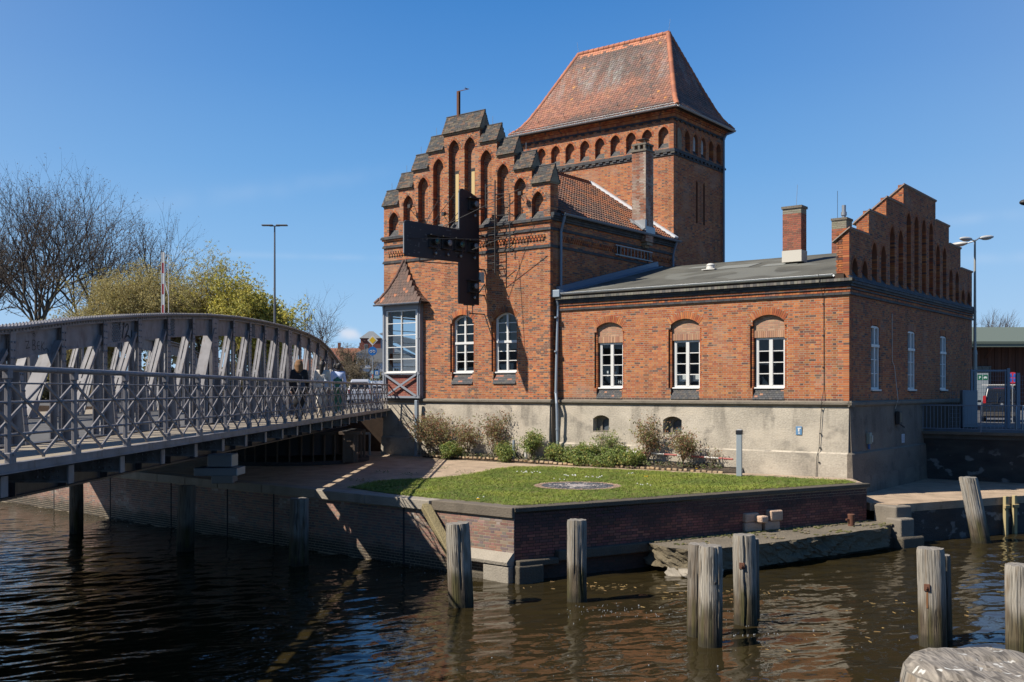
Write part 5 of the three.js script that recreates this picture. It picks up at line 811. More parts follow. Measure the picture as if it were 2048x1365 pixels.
{
  // yard: packed sand, under the bridge too
  const facade = (t, z) => { const p = bToWorld(t, 0, z); return [p.x, -p.z]; };
  const yard = [QLend, ...[30, 20, 10, 0.3].map(qL), qR(0.3), QRend, [11.55, 35.0], facade(21.5, -0.8), facade(9.6, -0.8), facade(0, -0.6), facade(0.3, -3), ...abut.slice(0, 3), [-60, 88], [-60, 75]];
  struct('yard', metric(groundPoly(yard, YARD, 0.3)), MT.sand);
  // lawn
  const lawn = [[702, 977], [760, 963.5], [812, 961], [875, 958], [940, 951], [985, 941], [1030, 935.5], [1090, 935.5], [1180, 939], [1300, 944], [1420, 950], [1540, 956], [1640, 961], [1697, 963.5]].map(([x, y]) => onLevel(x, y, 3.0));
  const inL = (r, k) => { const p = qL(r); return [p[0] + 0.646 * k * 0.9, p[1] + 0.763 * k]; }, inR = (r, k) => { const p = qR(r); return [p[0] - 0.515 * k, p[1] + 0.857 * k]; };
  const ring = [...lawn, inR(QRlen - 0.05, 0.42), inR(6, 0.4), [0.06, 26.38], inL(3, 0.42), inL(4.6, 0.5)];
  const lg = groundPoly(ring, YARD + 0.03, 0.026); struct('lawn', metric(lg), MT.turf);
  // blades of grass
  const r = rng(91), ms = [], cs = [], inside = (x, d) => { let c = false; for (let i = 0, j = ring.length - 1; i < ring.length; j = i++) { const [a, b] = ring[i], [e, f] = ring[j]; if ((b > d) !== (f > d) && x < (e - a) * (d - b) / (f - b) + a) c = !c; } return c; };
  const MED = onLevel(1155, 974.5, 3.0);
  const tuft = []; { const q = rng(3); for (let i = 0; i < 7; i++) { const a = q() * 6.3, h = 0.025 + q() * 0.028, l = 0.025 + q() * 0.03, x = (q() - .5) * 0.1, z = (q() - .5) * 0.1, w = 0.006; const c = Math.cos(a), s = Math.sin(a); tuft.push(x - s * w, 0, z + c * w, x + s * w, 0, z - c * w, x + c * l, h, z + s * l); } }
  const tg = new THREE.BufferGeometry(); tg.setAttribute('position', new THREE.Float32BufferAttribute(tuft, 3)); tg.computeVertexNormals();
  for (let i = 0; i < 60000;) { const x = -5.5 + r() * 17.2, d = 26 + r() * 15; i++; if (!inside(x + (r() - .5) * .3, d + (r() - .5) * .3)) continue; const mx = (x - MED[0]) / 1.36, md = (d - MED[1]) / 1.36; if (mx * mx + md * md < 1) continue; const b = Math.hypot(x - bare[0], (d - bare[1]) * 0.8); if (b < 0.55 && r() < 0.9) continue; if (fbm(x * 0.9 + 30, d * 0.9, 3) > 0.3 && r() < 0.6) continue; const n = fbm(x * 0.5, d * 0.5, 3), s = 0.65 + r() * 0.6 + 0.4 * n; ms.push(TRS([x, YARD + 0.028, -d], Q([0, 1, 0], r() * 6.3), [s * 1.2, s, s * 1.2])); const k = 0.8 + 0.5 * r() + 0.5 * n; cs.push(r() < 0.12 ? [.27 * k, .235 * k, .075 * k] : [(.18 + .05 * n) * k, .235 * k, .028 * k]); }
  const gm = instanced('grass', tg, new THREE.MeshStandardMaterial({ color: rgb(ALB, ALB, ALB), roughness: 0.85, side: THREE.DoubleSide }), ms, scene, cs); meta(gm, 'short bright green grass of the lawn on the quay', 'grass');
  // daisies and dandelions
  const dz = [], dc = []; for (const [px, py, n] of [[1040, 948, 9], [1075, 949, 6], [1138, 955, 12], [1185, 958, 6], [1200, 957, 5], [1285, 973, 5], [1260, 950, 3], [1120, 962, 3], [960, 1000, 2]]) { const c = onLevel(px, py, 2.95); for (let i = 0; i < n; i++) { dz.push(TRS([c[0] + (r() - .5) * 0.5, YARD + 0.10 + r() * .03, -c[1] + (r() - .5) * 0.5], Q([1, 0, 0], r() * 0.5), [1, 1, 1])); dc.push([.75, .74, .70]); } }
  for (const [px, py] of [[958, 1003], [1293, 957], [1392, 941]]) { const c = onLevel(px, py, 2.95); for (let i = 0; i < 3; i++) { dz.push(TRS([c[0] + (r() - .5) * .1, YARD + 0.11, -c[1]], Q0, [1.3, 1.3, 1.3])); dc.push([.75, .45, .01]); } }
  meta(instanced('meadow_flowers', new THREE.SphereGeometry(0.022, 6, 4).scale(1, 0.7, 1), mat([1, 1, 1], 0.8), dz, scene, dc), 'white daisies and a few yellow dandelions scattered in the lawn', 'flowers');
  // round pebble mosaic let into the lawn
  const md = thing('stone_medallion', 'round pebble mosaic with a star and a pale centre let into the lawn', 'mosaic', [MED[0], YARD + 0.03, -MED[1]]);
  const disc = (ri, ro, a0, a1, y, n = 24) => { const g = new THREE.RingGeometry(ri, ro, n, 1, a0, a1).rotateX(-Math.PI / 2).translate(0, y, 0); return metric(g); };
  const M1 = mat([.42, .32, .25], .9, { map: T.concrete }), M2 = mat([.11, .115, .13], .9), M3 = mat([.46, .40, .36], .9);
  part('rim', disc(1.12, 1.36, 0, 6.2832, 0.012, 48), mat([.80, .62, .50], .9, { map: T.concrete }), md); part('field', disc(0.3, 1.12, 0, 6.2832, 0.008, 48), M2, md);
  for (let k = 0; k < 4; k++) { const a = k * Math.PI / 2 + 0.35; part('ray', metric(groundPoly([[0.28 * Math.cos(a + .9), 0.28 * Math.sin(a + .9)], [1.1 * Math.cos(a), 1.1 * Math.sin(a)], [0.28 * Math.cos(a - .9), 0.28 * Math.sin(a - .9)]], 0.016)), M3, md); }
  part('centre', disc(0, 0.34, 0, 6.2832, 0.021, 32), mat([.36, .32, .31], .9), md);
  const pb = [], pc = []; for (let i = 0; i < 900; i++) { const a = r() * 6.3, q = Math.sqrt(r()) * 1.34; pb.push(TRS([q * Math.cos(a), 0.018, q * Math.sin(a)], Q([0, 1, 0], r() * 3), [1 + r() * .5, .5, 1])); const k = .7 + .6 * r(); pc.push(q > 1.12 ? [.40 * k, .28 * k, .20 * k] : q < 0.32 ? [.36 * k, .32 * k, .3 * k] : (() => { const s = Math.abs(((a - 0.35 + 7 * Math.PI / 4) % (Math.PI / 2)) - Math.PI / 4); return s < 0.55 * (1 - q) ? [.45 * k, .40 * k, .36 * k] : [.10 * k, .105 * k, .12 * k]; })()); }
  instanced('pebble', new THREE.SphereGeometry(0.022, 6, 4), mat([1, 1, 1], .85), pb, md, pc);
  // planting bed with its stone edging along the house
  // edging line: pixels met by a vertical plane parallel to the front, so the bed banks up towards the house
  const meet = (px, py, z) => { const k = (px - 1024) / 2050, t = ((48 - 0.793 * z) * k + 6 + 0.609 * z) / (0.793 + 0.609 * k), d = 48 - 0.609 * t - 0.793 * z; return [k * d, d, clamp(EYE - (py - 781) / 2050 * d, YARD, YARD + 0.2)]; };
  const edge = [[845, 911.5, .45], [900, 914.5, .75], [980, 918.5, .8], [1060, 924, .8], [1140, 929.5, .72], [1220, 934, .6], [1300, 938, .55], [1380, 942.5, .5], [1446, 946.5, .45], [1478, 948.5, .2]].map(p => meet(...p));
  { const P = [], W = [[2.9, .1], [4.2, .1], [6.2, .1], [8.2, .1], [9.9, -.25], [11.8, -.25], [13.7, -.25], [15.6, -.25], [17.3, -.25], [18.0, -.25]].map(([t, z]) => { const p = bToWorld(t, 0, z); return [p.x, YARD + 0.2, p.z]; }); for (let i = 1; i < edge.length; i++) { const a = edge[i - 1], b = edge[i], A = [a[0], a[2] + 0.03, -a[1]], B = [b[0], b[2] + 0.03, -b[1]]; P.push(quad(A, B, W[i], W[i - 1]), quad([a[0], YARD - 0.02, -a[1]], [b[0], YARD - 0.02, -b[1]], B, A)); } struct('planting_bed', metric(merge(P)), MT.soil); }
  const be = thing('bed_edging', 'row of small yellowish edging stones round the planting bed', 'edging', [edge[4][0], YARD, -edge[4][1]]);
  const em = [[.46, .32, .18], [.36, .26, .16], [.50, .37, .23]].map(c => mat(c, .9)), eg = [0.18, 0.13].map(l => new RoundedBoxGeometry(l, 0.085, 0.07, 1, 0.02));
  for (let i = 1; i < edge.length; i++) { const [a, b] = [edge[i - 1], edge[i]], L = Math.hypot(b[0] - a[0], b[1] - a[1]); if (i === edge.length - 1) break; for (let s = 0.1; s < L; s += 0.2 + r() * 0.05) { const m = part('edging_stone', eg[r() < 0.6 ? 0 : 1], em[Math.floor(r() * 3)], be), t = s / L; m.position.set(mix(a[0], b[0], t) - edge[4][0], mix(a[2], b[2], t) - YARD + 0.0 + r() * 0.035, -mix(a[1], b[1], t) + edge[4][1]); m.rotation.set((r() - .5) * .2, Math.atan2(b[1] - a[1], b[0] - a[0]) + (r() - .5) * .15, (r() - .5) * .2); } }
}
// upper ground behind, roads
{
  const far = 2500;
  struct('upper_ground', metric(groundPoly([[-5.2, 50.3], [3, 62], [5, 70], [5, far], [-far, far], [-far, 1500], [-90, 112], [-20, 56], [-14, 50.3]], 3.9, 0.4)), MT.asphalt);
  for (let i = 1; i < abut.length; i++) { const [a, b] = [abut[i - 1], abut[i]], L = Math.hypot(b[0] - a[0], b[1] - a[1]); const m = single('abutment_wall', metric(slab(rect(0, L, 0, 2.3), [], 0.4)), MORT.dark, ['dark brick abutment wall under the end of the bridge', 'dark abutment wall left of the bridge end', 'long dark embankment wall behind the bridge'][i - 1], 'wall'); m.position.set(b[0], 1.6, -b[1]); m.rotation.y = Math.atan2(a[1] - b[1], a[0] - b[0]); }
  struct('side_ground', metric(groundPoly([[16.5, 41.9], [20.3, 39.2], [60, 60], [far, 300], [far, far], [5, far], [5, 70], [14, 56]], 3.2, 0.3)), MT.asphalt);
  // apron at low level, retaining wall above it
  const ap = [[11.2, 34.9], [11.45, 32.75], [12.15, 32.25], [17.5, 35.0], [40, 46.4], [40, 52], [21.5, 39.6], [16.8, 41.9], [14, 39]];
  struct('apron', metric(groundPoly(ap, 1.25, 0.25)), mat([1, 0.98, 0.95], .95, { map: T.sand, bumpMap: T.concreteBump, bumpScale: 0.015 }));
  const seg = (name, label, a, b, y0, y1, m, th = 0.5, group) => { const L = Math.hypot(b[0] - a[0], b[1] - a[1]), w = single(name, metric(slab(rect(0, L, 0, y1 - y0), [], th)), m, label, 'wall', group); w.position.set(a[0], y0, -a[1]); w.rotation.y = Math.atan2(b[1] - a[1], b[0] - a[0]); return w; };
  seg('apron_wall', 'dark wet wall with pale lime bloom below the right-hand apron', [12.15, 32.27], [40, 46.42], -1.5, 1.0, MT.wetLow);
  seg('retaining_wall', 'dark stained retaining wall with pale cracks behind the apron', [16.6, 41.95], [20.3, 39.2], 1.0, 3.06, MT.wetStone, 0.6);
  seg('retaining_wall', 'dark retaining wall continuing right beyond the gate', [20.3, 39.2], [60, 60], 1.0, 3.06, MT.wetStone, 0.6);
  const cp = single('wall_coping', metric(merge([bar([16.5, 3.14, -42.0], [20.4, 3.14, -39.12], 0.64, 0.11), bar([20.3, 3.14, -39.2], [50, 3.14, -54.7], 0.64, 0.11)])), MCopD, 'pale concrete coping on the retaining wall under the railing', 'coping');
  // stone steps at the end of the quay
  const stp = thing('stone_steps', 'worn concrete steps between the apron and the broken ledge', 'steps', [11.9, 0, -32.3], 0.5);
  part('step', metric(rbox(0.15, 0.75, 0.0, 0.72, 0.96, 0.9, 0.06)), MT.concreteDark, stp); part('step', metric(rbox(-0.1, 0.5, 0.5, 0.62, 0.78, 0.6, 0.06)), MT.concreteDark, stp); part('step', metric(rbox(0.0, 0.0, 0.5, 1.0, 0.7, 0.9, 0.08)), MT.concreteWet, stp);
}
// rough slab: outline [X, d] at top, broken sides
function roughSlab(outline, yTop, yBot, amp, seed, flare = 0) {
  const pts = []; for (let i = 0; i < outline.length; i++) { const a = outline[i], b = outline[(i + 1) % outline.length], L = Math.hypot(b[0] - a[0], b[1] - a[1]), n = Math.max(1, Math.round(L / 0.13)); for (let k = 0; k < n; k++) pts.push([mix(a[0], b[0], k / n), mix(a[1], b[1], k / n)]); }
  const cx = outline.reduce((s, p) => s + p[0], 0) / outline.length, cd = outline.reduce((s, p) => s + p[1], 0) / outline.length, R = 9, pos = [], rows = [];
  for (let j = 0; j <= R; j++) { const t = j / R, y = mix(yTop, yBot, t); rows.push(pts.map(([x, d], i) => { const n = amp * (noise(x * 1.6 + seed, d * 1.6 + t * 3) + 0.6 * noise(x * 5 + seed, d * 5 + t * 8) + 0.35 * noise(x * 11, d * 11 + t * 17)) * (j ? 1 : 0.55) - (j ? 0 : 0.03), L = Math.hypot(x - cx, d - cd); const und = -0.12 * Math.sin(t * Math.PI) * flare; return [x + (x - cx) / L * (n + und), y + (j && j < R ? 0.05 * noise(x * 4 + 9, d * 4 + t * 6) : 0.015 * noise(x * 2, d * 2)), -(d + (d - cd) / L * (n + und))]; })); }
  const n = pts.length; for (let j = 0; j < R; j++) for (let i = 0; i < n; i++) { const a = rows[j][i], b = rows[j][(i + 1) % n], c = rows[j + 1][(i + 1) % n], d = rows[j + 1][i]; pos.push(...a, ...d, ...c, ...a, ...c, ...b); }
  const g = new THREE.BufferGeometry(); g.setAttribute('position', new THREE.Float32BufferAttribute(pos, 3)); g.computeVertexNormals();
  const top = new THREE.ShapeGeometry(shapeOf(rows[0].map(p => [p[0], -p[2]]))).rotateX(-Math.PI / 2).translate(0, yTop, 0);
  return [metric(g), metric(top)];
}
{
  const o = (r, k) => { const p = qR(r); return [p[0] + 0.515 * k, p[1] - 0.857 * k]; };
  const L = thing('broken_ledge', 'broken concrete ledge along the foot of the dark quay wall', 'ledge', [5.5, 0, -27.5]);
  const add = (nm, [g, t], m, mt) => { part(nm, g.translate(-5.5, 0, 27.5), m, L); part(nm + '_top', t.translate(-5.5, 0, 27.5), mt ?? m, L); };
  const MSide = mat([.62, .57, .44], .9, { map: T.concrete, bumpMap: T.concreteBump, bumpScale: .05 });
  add('slab', roughSlab([o(4.15, 0.02), o(4.0, 1.1), o(4.4, 1.95), o(7, 1.95), o(10, 1.75), o(12.2, 1.5), o(13.3, 0.9), o(13.4, -0.3), o(13, 0.02)], 0.70, 0.12, 0.15, 3, 1), MSide, mat([.66, .62, .54], .95, { map: T.concrete, bumpMap: T.concreteBump, bumpScale: .04 }));
  add('lower_mass', roughSlab([o(4.5, 0.02), o(4.3, 1.3), o(4.9, 1.75), o(7, 1.7), o(10, 1.5), o(13, 1.2), o(13.4, 0.02)], 0.35, -0.8, 0.14, 9, 0), mat([.13, .12, .085], .9, { map: T.concrete, bumpMap: T.concreteBump, bumpScale: .03 }));
  add('boulder', roughSlab([o(4.0, 1.1), o(4.2, 1.95), o(4.9, 2.25), o(5.3, 1.9), o(5.0, 1.2)], 0.20, -0.5, 0.10, 14, 0), MT.concrete);
  const moss = [], mc = [], r = rng(17); for (let i = 0; i < 1500; i++) { const a = 4.3 + r() * 8.8, k = r() < 0.55 ? 0.1 + r() * 0.2 : r() * 1.7, p = o(a, k); if (fbm(a * 1.1, k * 1.5, 2) < 0.12 && k > 0.3) continue; moss.push(TRS([p[0], 0.715, -p[1]], Q([0, 1, 0], r() * 6), [1 + r() * 1.5, 0.35 + r() * .6, 1 + r()])); mc.push(jit(pickOf([[.12, .12, .03], [.16, .13, .07], [.09, .09, .03], [.20, .16, .1]], r), r, .5)); }
  const ml = instanced('moss', new THREE.IcosahedronGeometry(0.03, 0), mat([1, 1, 1], 1), moss, scene, mc); meta(ml, 'moss and dry litter on the broken ledge', 'moss');
  // dressed stones lying on the ledge
  const st = [[1499, 1062, 0.0, 0.62, 0.27, 'lower left weathered sandstone block on the ledge'], [1536, 1059, 0.0, 0.60, 0.27, 'lower right weathered sandstone block on the ledge'], [1496, 1062, 0.275, 0.56, 0.27, 'upper left sandstone block with a broken edge on the ledge'], [1546, 1059, 0.275, 0.46, 0.31, 'upper right sandstone block, topmost of the pile on the ledge'], [1521, 1063, 0.27, 0.30, 0.2, 'small notched stone wedged between the upper sandstone blocks']];
  st.forEach(([px, py, y, w, h, label], i) => { const p = onLevel(px, py, 4.13), q = (x, yy, z) => 0.025 * noise(x * 6 + i * 9, z * 6 + yy * 7); const g = new RoundedBoxGeometry(w, h, 0.42, 5, 0.05), a = g.attributes.position; for (let k = 0; k < a.count; k++) { const x = a.getX(k), yy = a.getY(k), z = a.getZ(k), f = 1 + q(x, yy, z) * 2; a.setXYZ(k, x * f, yy * (1 + q(z, x, yy)), z * f); } g.computeVertexNormals(); const m = single('sandstone_block', metric(g), mat([.52, .40, .32], .9, { map: T.concrete, bumpMap: T.concreteBump, bumpScale: .02 }), label, 'stone block', 'sandstone blocks on the ledge'); m.material.color.setRGB(1.25, 0.98, 0.86); m.position.set(p[0], 0.71 + y + h / 2, -p[1]); m.rotation.y = 0.5 + (i % 3 - 1) * 0.06; });
  const bp = onLevel(1703, 1051, 4.13), bo = thing('iron_bollard', 'short rusty iron mooring bollard with a cross bar on the broken ledge', 'bollard', [bp[0], 0.70, -bp[1]], 0.4);
  part('post', new THREE.LatheGeometry([[0, 0.36], [0.10, 0.36], [0.115, 0.34], [0.10, 0.30], [0.10, 0], [0.115, -0.05]].map(p => new THREE.Vector2(...p)).reverse(), 16), MT.rust, bo); part('cross_bar', rod([-0.2, 0.2, 0], [0.2, 0.2, 0], 0.03), MT.rust, bo);
}
// beam leaning on the quay wall
{ const g = thing('leaning_beam', 'mossy concrete strut sloping down the sunlit quay wall behind the big pile', 'beam', [0, 0, 0]); const P = (r, y, k) => { const p = qL(r); return [p[0] - 0.646 * k, y, -p[1] + 0.763 * k]; };
  const a = P(3.05, 1.72, 0.10), b = P(1.75, 0.55, 0.42); g.position.set(...a); part('strut', metric(rbox(0, 0, 0, 0.24, 0.24, 1, 0.03).applyMatrix4(M4().makeScale(1, 1, Math.hypot(b[0] - a[0], b[1] - a[1], b[2] - a[2])))), mat([.85, .78, .5], .95, { map: T.concrete, bumpMap: T.concreteBump, bumpScale: .02 }), g); const m = g.children[0], dir = V(b[0] - a[0], b[1] - a[1], b[2] - a[2]); m.position.copy(dir.clone().multiplyScalar(0.5)); m.quaternion.setFromUnitVectors(V(0, 0, 1), dir.normalize()); }

// ------------------------------------------------------------ water
{
  const waves = (x, d) => { const u = x * 0.94 + d * 0.34, v = d * 0.94 - x * 0.34; const g = 0.55 + 0.45 * (0.5 + 0.5 * noise(x * 0.13 + 7, d * 0.13));
    return g * (0.026 * noise(u * 0.5, v * 1.0) + 0.020 * noise(u * 1.0 + 31, v * 2.0 + 5) + 0.0145 * noise(u * 2.2 + 9 - v * 0.6, v * 3.8 + 17) + 0.0042 * noise(u * 5.1 + v * 1.4, v * 7.6)); };
  const X0 = -27, X1 = 23, D0 = 13, D1 = 56, S = 0.075, nx = Math.round((X1 - X0) / S), nd = Math.round((D1 - D0) / S);
  const pos = new Float32Array((nx + 1) * (nd + 1) * 3), uv = new Float32Array((nx + 1) * (nd + 1) * 2), idx = new Uint32Array(nx * nd * 6);
  for (let j = 0, k = 0; j <= nd; j++) for (let i = 0; i <= nx; i++, k++) { const x = X0 + i * S, d = D0 + j * S, e = Math.min(1, Math.min(i, nx - i, j, nd - j) / 8); pos.set([x, e * waves(x, d), -d], k * 3); uv.set([x, d], k * 2); }
  for (let j = 0, k = 0; j < nd; j++) for (let i = 0; i < nx; i++, k += 6) { const a = j * (nx + 1) + i, b = a + 1, c = a + nx + 1, e = c + 1; idx.set([a, b, e, a, e, c], k); }
  const g = new THREE.BufferGeometry(); g.setAttribute('position', new THREE.BufferAttribute(pos, 3)); g.setAttribute('uv', new THREE.BufferAttribute(uv, 2)); g.setIndex(new THREE.BufferAttribute(idx, 1)); g.computeVertexNormals();
  const rip = valueTex(1024, 1024, (u, v) => 0.5 + 0.3 * noise(u * 24, v * 40, 1000) + 0.2 * noise(u * 50 + 9, v * 74, 1000), 4);
  rip.wrapS = rip.wrapT = THREE.MirroredRepeatWrapping;
  const wm = new THREE.MeshPhysicalMaterial({ color: rgb(0.022, 0.0165, 0.0065), roughness: 0.04, ior: 1.33, bumpMap: rip, bumpScale: 0.003 });
  struct('water', g, wm);
  const fl = (x0, x1, d0, d1) => groundPoly([[x0, d0], [x1, d0], [x1, d1], [x0, d1]], 0);
  struct('water', metric(merge([fl(-600, X0, -40, 300), fl(X1, 600, -40, 300), fl(X0, X1, -40, D0)])), wm);
  struct('river_bed', metric(groundPoly([[-2500, -300], [2500, -300], [2500, 2500], [-2500, 2500]], -1.6)), MT.soil);
  // foam flecks, straw
  const r = rng(23), ms = [], cs = []; const F = (cx, cd, sx, sd, n, straw) => { for (let i = 0; i < n; i++) { const x = cx + (r() + r() - 1) * sx, d = cd + (r() + r() - 1) * sd, s = straw ? 1 : 0.16 + r() * r() * 0.6; ms.push(TRS([x, waves(x, d) + 0.006, -d], Q([0, 1, 0], r() * 6), straw ? [0.8 + r() * 2.6, 0.2, 0.2] : [s, 0.4, s * (0.6 + r() * .5)])); cs.push(straw ? jit([.42, .27, .10], r, .5) : [.34, .36, .38]); } };
  F(2.2, 22.4, 1.4, 1.2, 60); F(4.4, 22, 1.2, 1.0, 30); F(5.0, 20.2, 1.2, 1.2, 35); F(-1.5, 27, 3, 1.5, 30); F(-3, 20, 3.5, 2.5, 14); F(-14, 39, 6, 4, 60); F(7, 20, 3, 2.5, 14); F(1, 18, 3, 1.2, 12);
  F(2.2, 25.4, 2, 0.7, 40, true); F(4.4, 23.5, 2, 1.2, 30, true); F(8, 22.5, 3, 3, 30, true); F(6, 19.5, 3, 2, 20, true); F(5.5, 24.5, 2, .6, 30, true);
  meta(instanced('floating_debris', new THREE.SphereGeometry(0.028, 7, 4), mat([1, 1, 1], .7), ms, scene, cs), 'foam flecks and bits of straw floating on the water', 'debris');
}
// ------------------------------------------------------------ mooring piles
function pile(px, pyBase, pyTop, wpx, label, o = {}) {
  const dist = o.d ?? EYE * 2050 / (pyBase - 781), x = (px - 1024) / 2050 * dist, topY = o.top ?? EYE - (pyTop - 781) / 2050 * dist, R = o.R ?? wpx / 2 / 2050 * dist;
  const g = thing('mooring_pile', label, 'mooring pile', [x, 0, -dist], o.turn ?? 0, 'weathered wooden mooring piles'); const seed = o.seed ?? px;
  const NA = 108, NH = 40, CR = [...Array(6).keys()].map(i => [hash(seed * 3.1 + i) * 6.283, 0.02 + 0.04 * hash(seed + i * 7), -0.2 + 1.2 * hash(seed * 1.7 + i * 3), 0.6 + hash(seed + i) * 1.6]), y0 = -1.3, pos = [], uv = [], col = [], idx = [], lean = o.lean ?? [0, 0];
  const rad = (a, y) => R * (1 + 0.05 * noise(Math.cos(a) * 1.6 + seed, Math.sin(a) * 1.6 + y * 0.35) + 0.018 * noise(a * 3.2 + seed, y * 0.5) - 0.04 * Math.pow(Math.max(0, noise(a * 2.1 + seed * 3, y * 0.22 + 4)), 1.2) - 0.012 * (y - 0.5) - CR.reduce((s, [ca, w, yc, hh]) => { let da = Math.abs(a + 0.12 * noise(y * 1.3 + ca, seed) - ca); da = Math.min(da, 6.283 - da); return s + 0.16 * smooth(w * 1.6, 0, da) * smooth(hh, hh * .5, Math.abs(y - yc - .6)); }, 0) + 0.012 * noise(a * 14 + seed, y * 1.2) + (y > topY - 0.05 ? -0.05 : 0));
  for (let j = 0; j <= NH; j++) for (let i = 0; i <= NA; i++) {
    const a = i / NA * 2 * Math.PI, y = mix(y0, topY, j / NH), r = rad(i === NA ? 0 : a, y), top = j === NH ? 0.014 * noise(Math.cos(a) * 2 + seed, Math.sin(a) * 2) + (o.slope ?? 0) * Math.cos(a) : 0;
    pos.push(Math.cos(a) * r + lean[0] * y, y + top, Math.sin(a) * r + lean[1] * y); uv.push(i / NA * Math.round(R * 7 + 1), y * 0.6 + seed * 0.37);
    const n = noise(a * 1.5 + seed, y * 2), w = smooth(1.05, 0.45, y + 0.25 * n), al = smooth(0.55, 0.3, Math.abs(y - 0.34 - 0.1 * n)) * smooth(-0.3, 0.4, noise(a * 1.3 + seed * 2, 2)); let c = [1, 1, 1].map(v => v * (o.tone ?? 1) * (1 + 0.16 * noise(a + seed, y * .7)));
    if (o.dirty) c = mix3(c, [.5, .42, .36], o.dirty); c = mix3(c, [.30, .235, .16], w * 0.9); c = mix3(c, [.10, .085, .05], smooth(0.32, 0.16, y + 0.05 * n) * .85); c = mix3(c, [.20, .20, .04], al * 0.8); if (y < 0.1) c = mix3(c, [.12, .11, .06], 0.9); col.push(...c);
  }
  for (let j = 0; j < NH; j++) for (let i = 0; i < NA; i++) { const a = j * (NA + 1) + i; idx.push(a, a + NA + 1, a + NA + 2, a, a + NA + 2, a + 1); }
  const geo = new THREE.BufferGeometry(); geo.setAttribute('position', new THREE.Float32BufferAttribute(pos, 3)); geo.setAttribute('uv', new THREE.Float32BufferAttribute(uv, 2)); geo.setAttribute('color', new THREE.Float32BufferAttribute(col, 3)); geo.setIndex(idx); geo.computeVertexNormals();
  part('shaft', geo, MWood, g);
  const top = pos.slice(NH * (NA + 1) * 3), tp = [lean[0] * topY, topY + 0.012, lean[1] * topY], tv = [], tu = []; for (let i = 0; i < NA; i++) { tv.push(...tp, ...top.slice((i + 1) * 3, i * 3 + 6), ...top.slice(i * 3, i * 3 + 3)); tu.push(.5, .5, .5 + .5 * Math.cos((i + 1) / NA * 6.283), .5 + .5 * Math.sin((i + 1) / NA * 6.283), .5 + .5 * Math.cos(i / NA * 6.283), .5 + .5 * Math.sin(i / NA * 6.283)); }
  const tg = new THREE.BufferGeometry(); tg.setAttribute('position', new THREE.Float32BufferAttribute(tv, 3)); tg.setAttribute('uv', new THREE.Float32BufferAttribute(tu, 2)); tg.computeVertexNormals(); part('end_grain', tg, MEnd, g);
  if (o.bolt) { const y = EYE - (o.bolt[1] - 781) / 2050 * dist, bx = (o.bolt[0] - 1024) / 2050 * dist - x, br = rad(0, y) ; const zz = Math.sqrt(Math.max(0, br * br - bx * bx)), n = part('bolt_plate', merge([rbox(0, 0, 0, 0.11, 0.13, 0.03, 0.006), rod([0, 0, 0], [0, 0, 0.05], 0.03, 0.026, 6)]), o.hole ? MT.dark : MT.rust, g); n.position.set(bx + lean[0] * y, y, zz + 0.005); n.rotation.y = Math.asin(clamp(bx / br, -1, 1)); if (!o.hole) part('rust_stain', new THREE.PlaneGeometry(0.03, 0.34).translate(0, -0.22, 0), mat([.20, .085, .03], .95), n).position.z = -0.006; }
  return g;
}
const MWood = new THREE.MeshStandardMaterial({ color: rgb(ALB, ALB, ALB), vertexColors: true, roughness: 0.92, map: T.wood, bumpMap: T.woodBump, bumpScale: 0.025 });
const MEnd = mat([1, 1, 1], 0.95, { map: colorTex(256, 256, (u, v) => { const x = u - .5, y = v - .5, d = Math.hypot(x, y), a = Math.atan2(y, x); const k = 0.75 + 0.2 * Math.sin(d * 90 + noise(x * 8, y * 8) * 2) + 0.3 * fbm(u * 7, v * 7, 3), cr = smooth(.55, .8, noise(a * 3.2 + 9, d * 2)); return mix3([.30 * k, .27 * k, .23 * k], [.03, .025, .02], cr * .8); }) });
pile(922, 1212, 1047, 49, 'thick grey pile with a pale scar before the sunlit quay corner', { lean: [-0.045, 0], seed: 3, slope: 0.02 });
pile(1154, 1203, 1040, 40, 'slim straight pile standing alone before the dark quay wall', { seed: 5, tone: .92 });
pile(1394, 1272, 1088, 40, 'split brownish pile standing close behind the pile with the square hole', { seed: 8, tone: .75, dirty: .4, lean: [0.01, 0] });
pile(1421, 1292, 1092, 47, 'pale pile with a square bolt hole, foremost of the middle group', { seed: 9, tone: 1.12, bolt: [1426, 1163], hole: true });
pile(1492, 1250, 1070, 46, 'pale pile with a rusty bolt right of the middle group', { seed: 12, bolt: [1482, 1129], lean: [-0.02, 0] });
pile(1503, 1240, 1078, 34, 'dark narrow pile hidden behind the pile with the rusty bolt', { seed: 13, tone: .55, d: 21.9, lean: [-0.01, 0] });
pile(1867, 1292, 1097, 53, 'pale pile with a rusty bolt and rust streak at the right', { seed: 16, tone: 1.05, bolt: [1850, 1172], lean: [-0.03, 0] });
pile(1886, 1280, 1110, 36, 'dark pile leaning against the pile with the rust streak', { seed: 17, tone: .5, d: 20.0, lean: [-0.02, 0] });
pile(2044, 1310, 1130, 58, 'pale pile cut by the right edge of the picture', { seed: 20, tone: 1.1, lean: [-0.01, 0] });
pile(1963, 1074, 955, 34, 'slanting pale pile standing against the apron wall', { d: 32.6, top: 2.08, R: 0.28, seed: 23, tone: 1.15, lean: [-0.20, 0] });
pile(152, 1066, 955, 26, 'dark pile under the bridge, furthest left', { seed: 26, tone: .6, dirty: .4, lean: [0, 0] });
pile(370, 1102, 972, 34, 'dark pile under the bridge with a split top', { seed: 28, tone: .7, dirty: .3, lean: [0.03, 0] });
pile(597, 1132, 997, 38, 'dark pile in the bridge shadow nearest the sunlit quay', { seed: 31, tone: .75, dirty: .25, lean: [0.01, 0] });
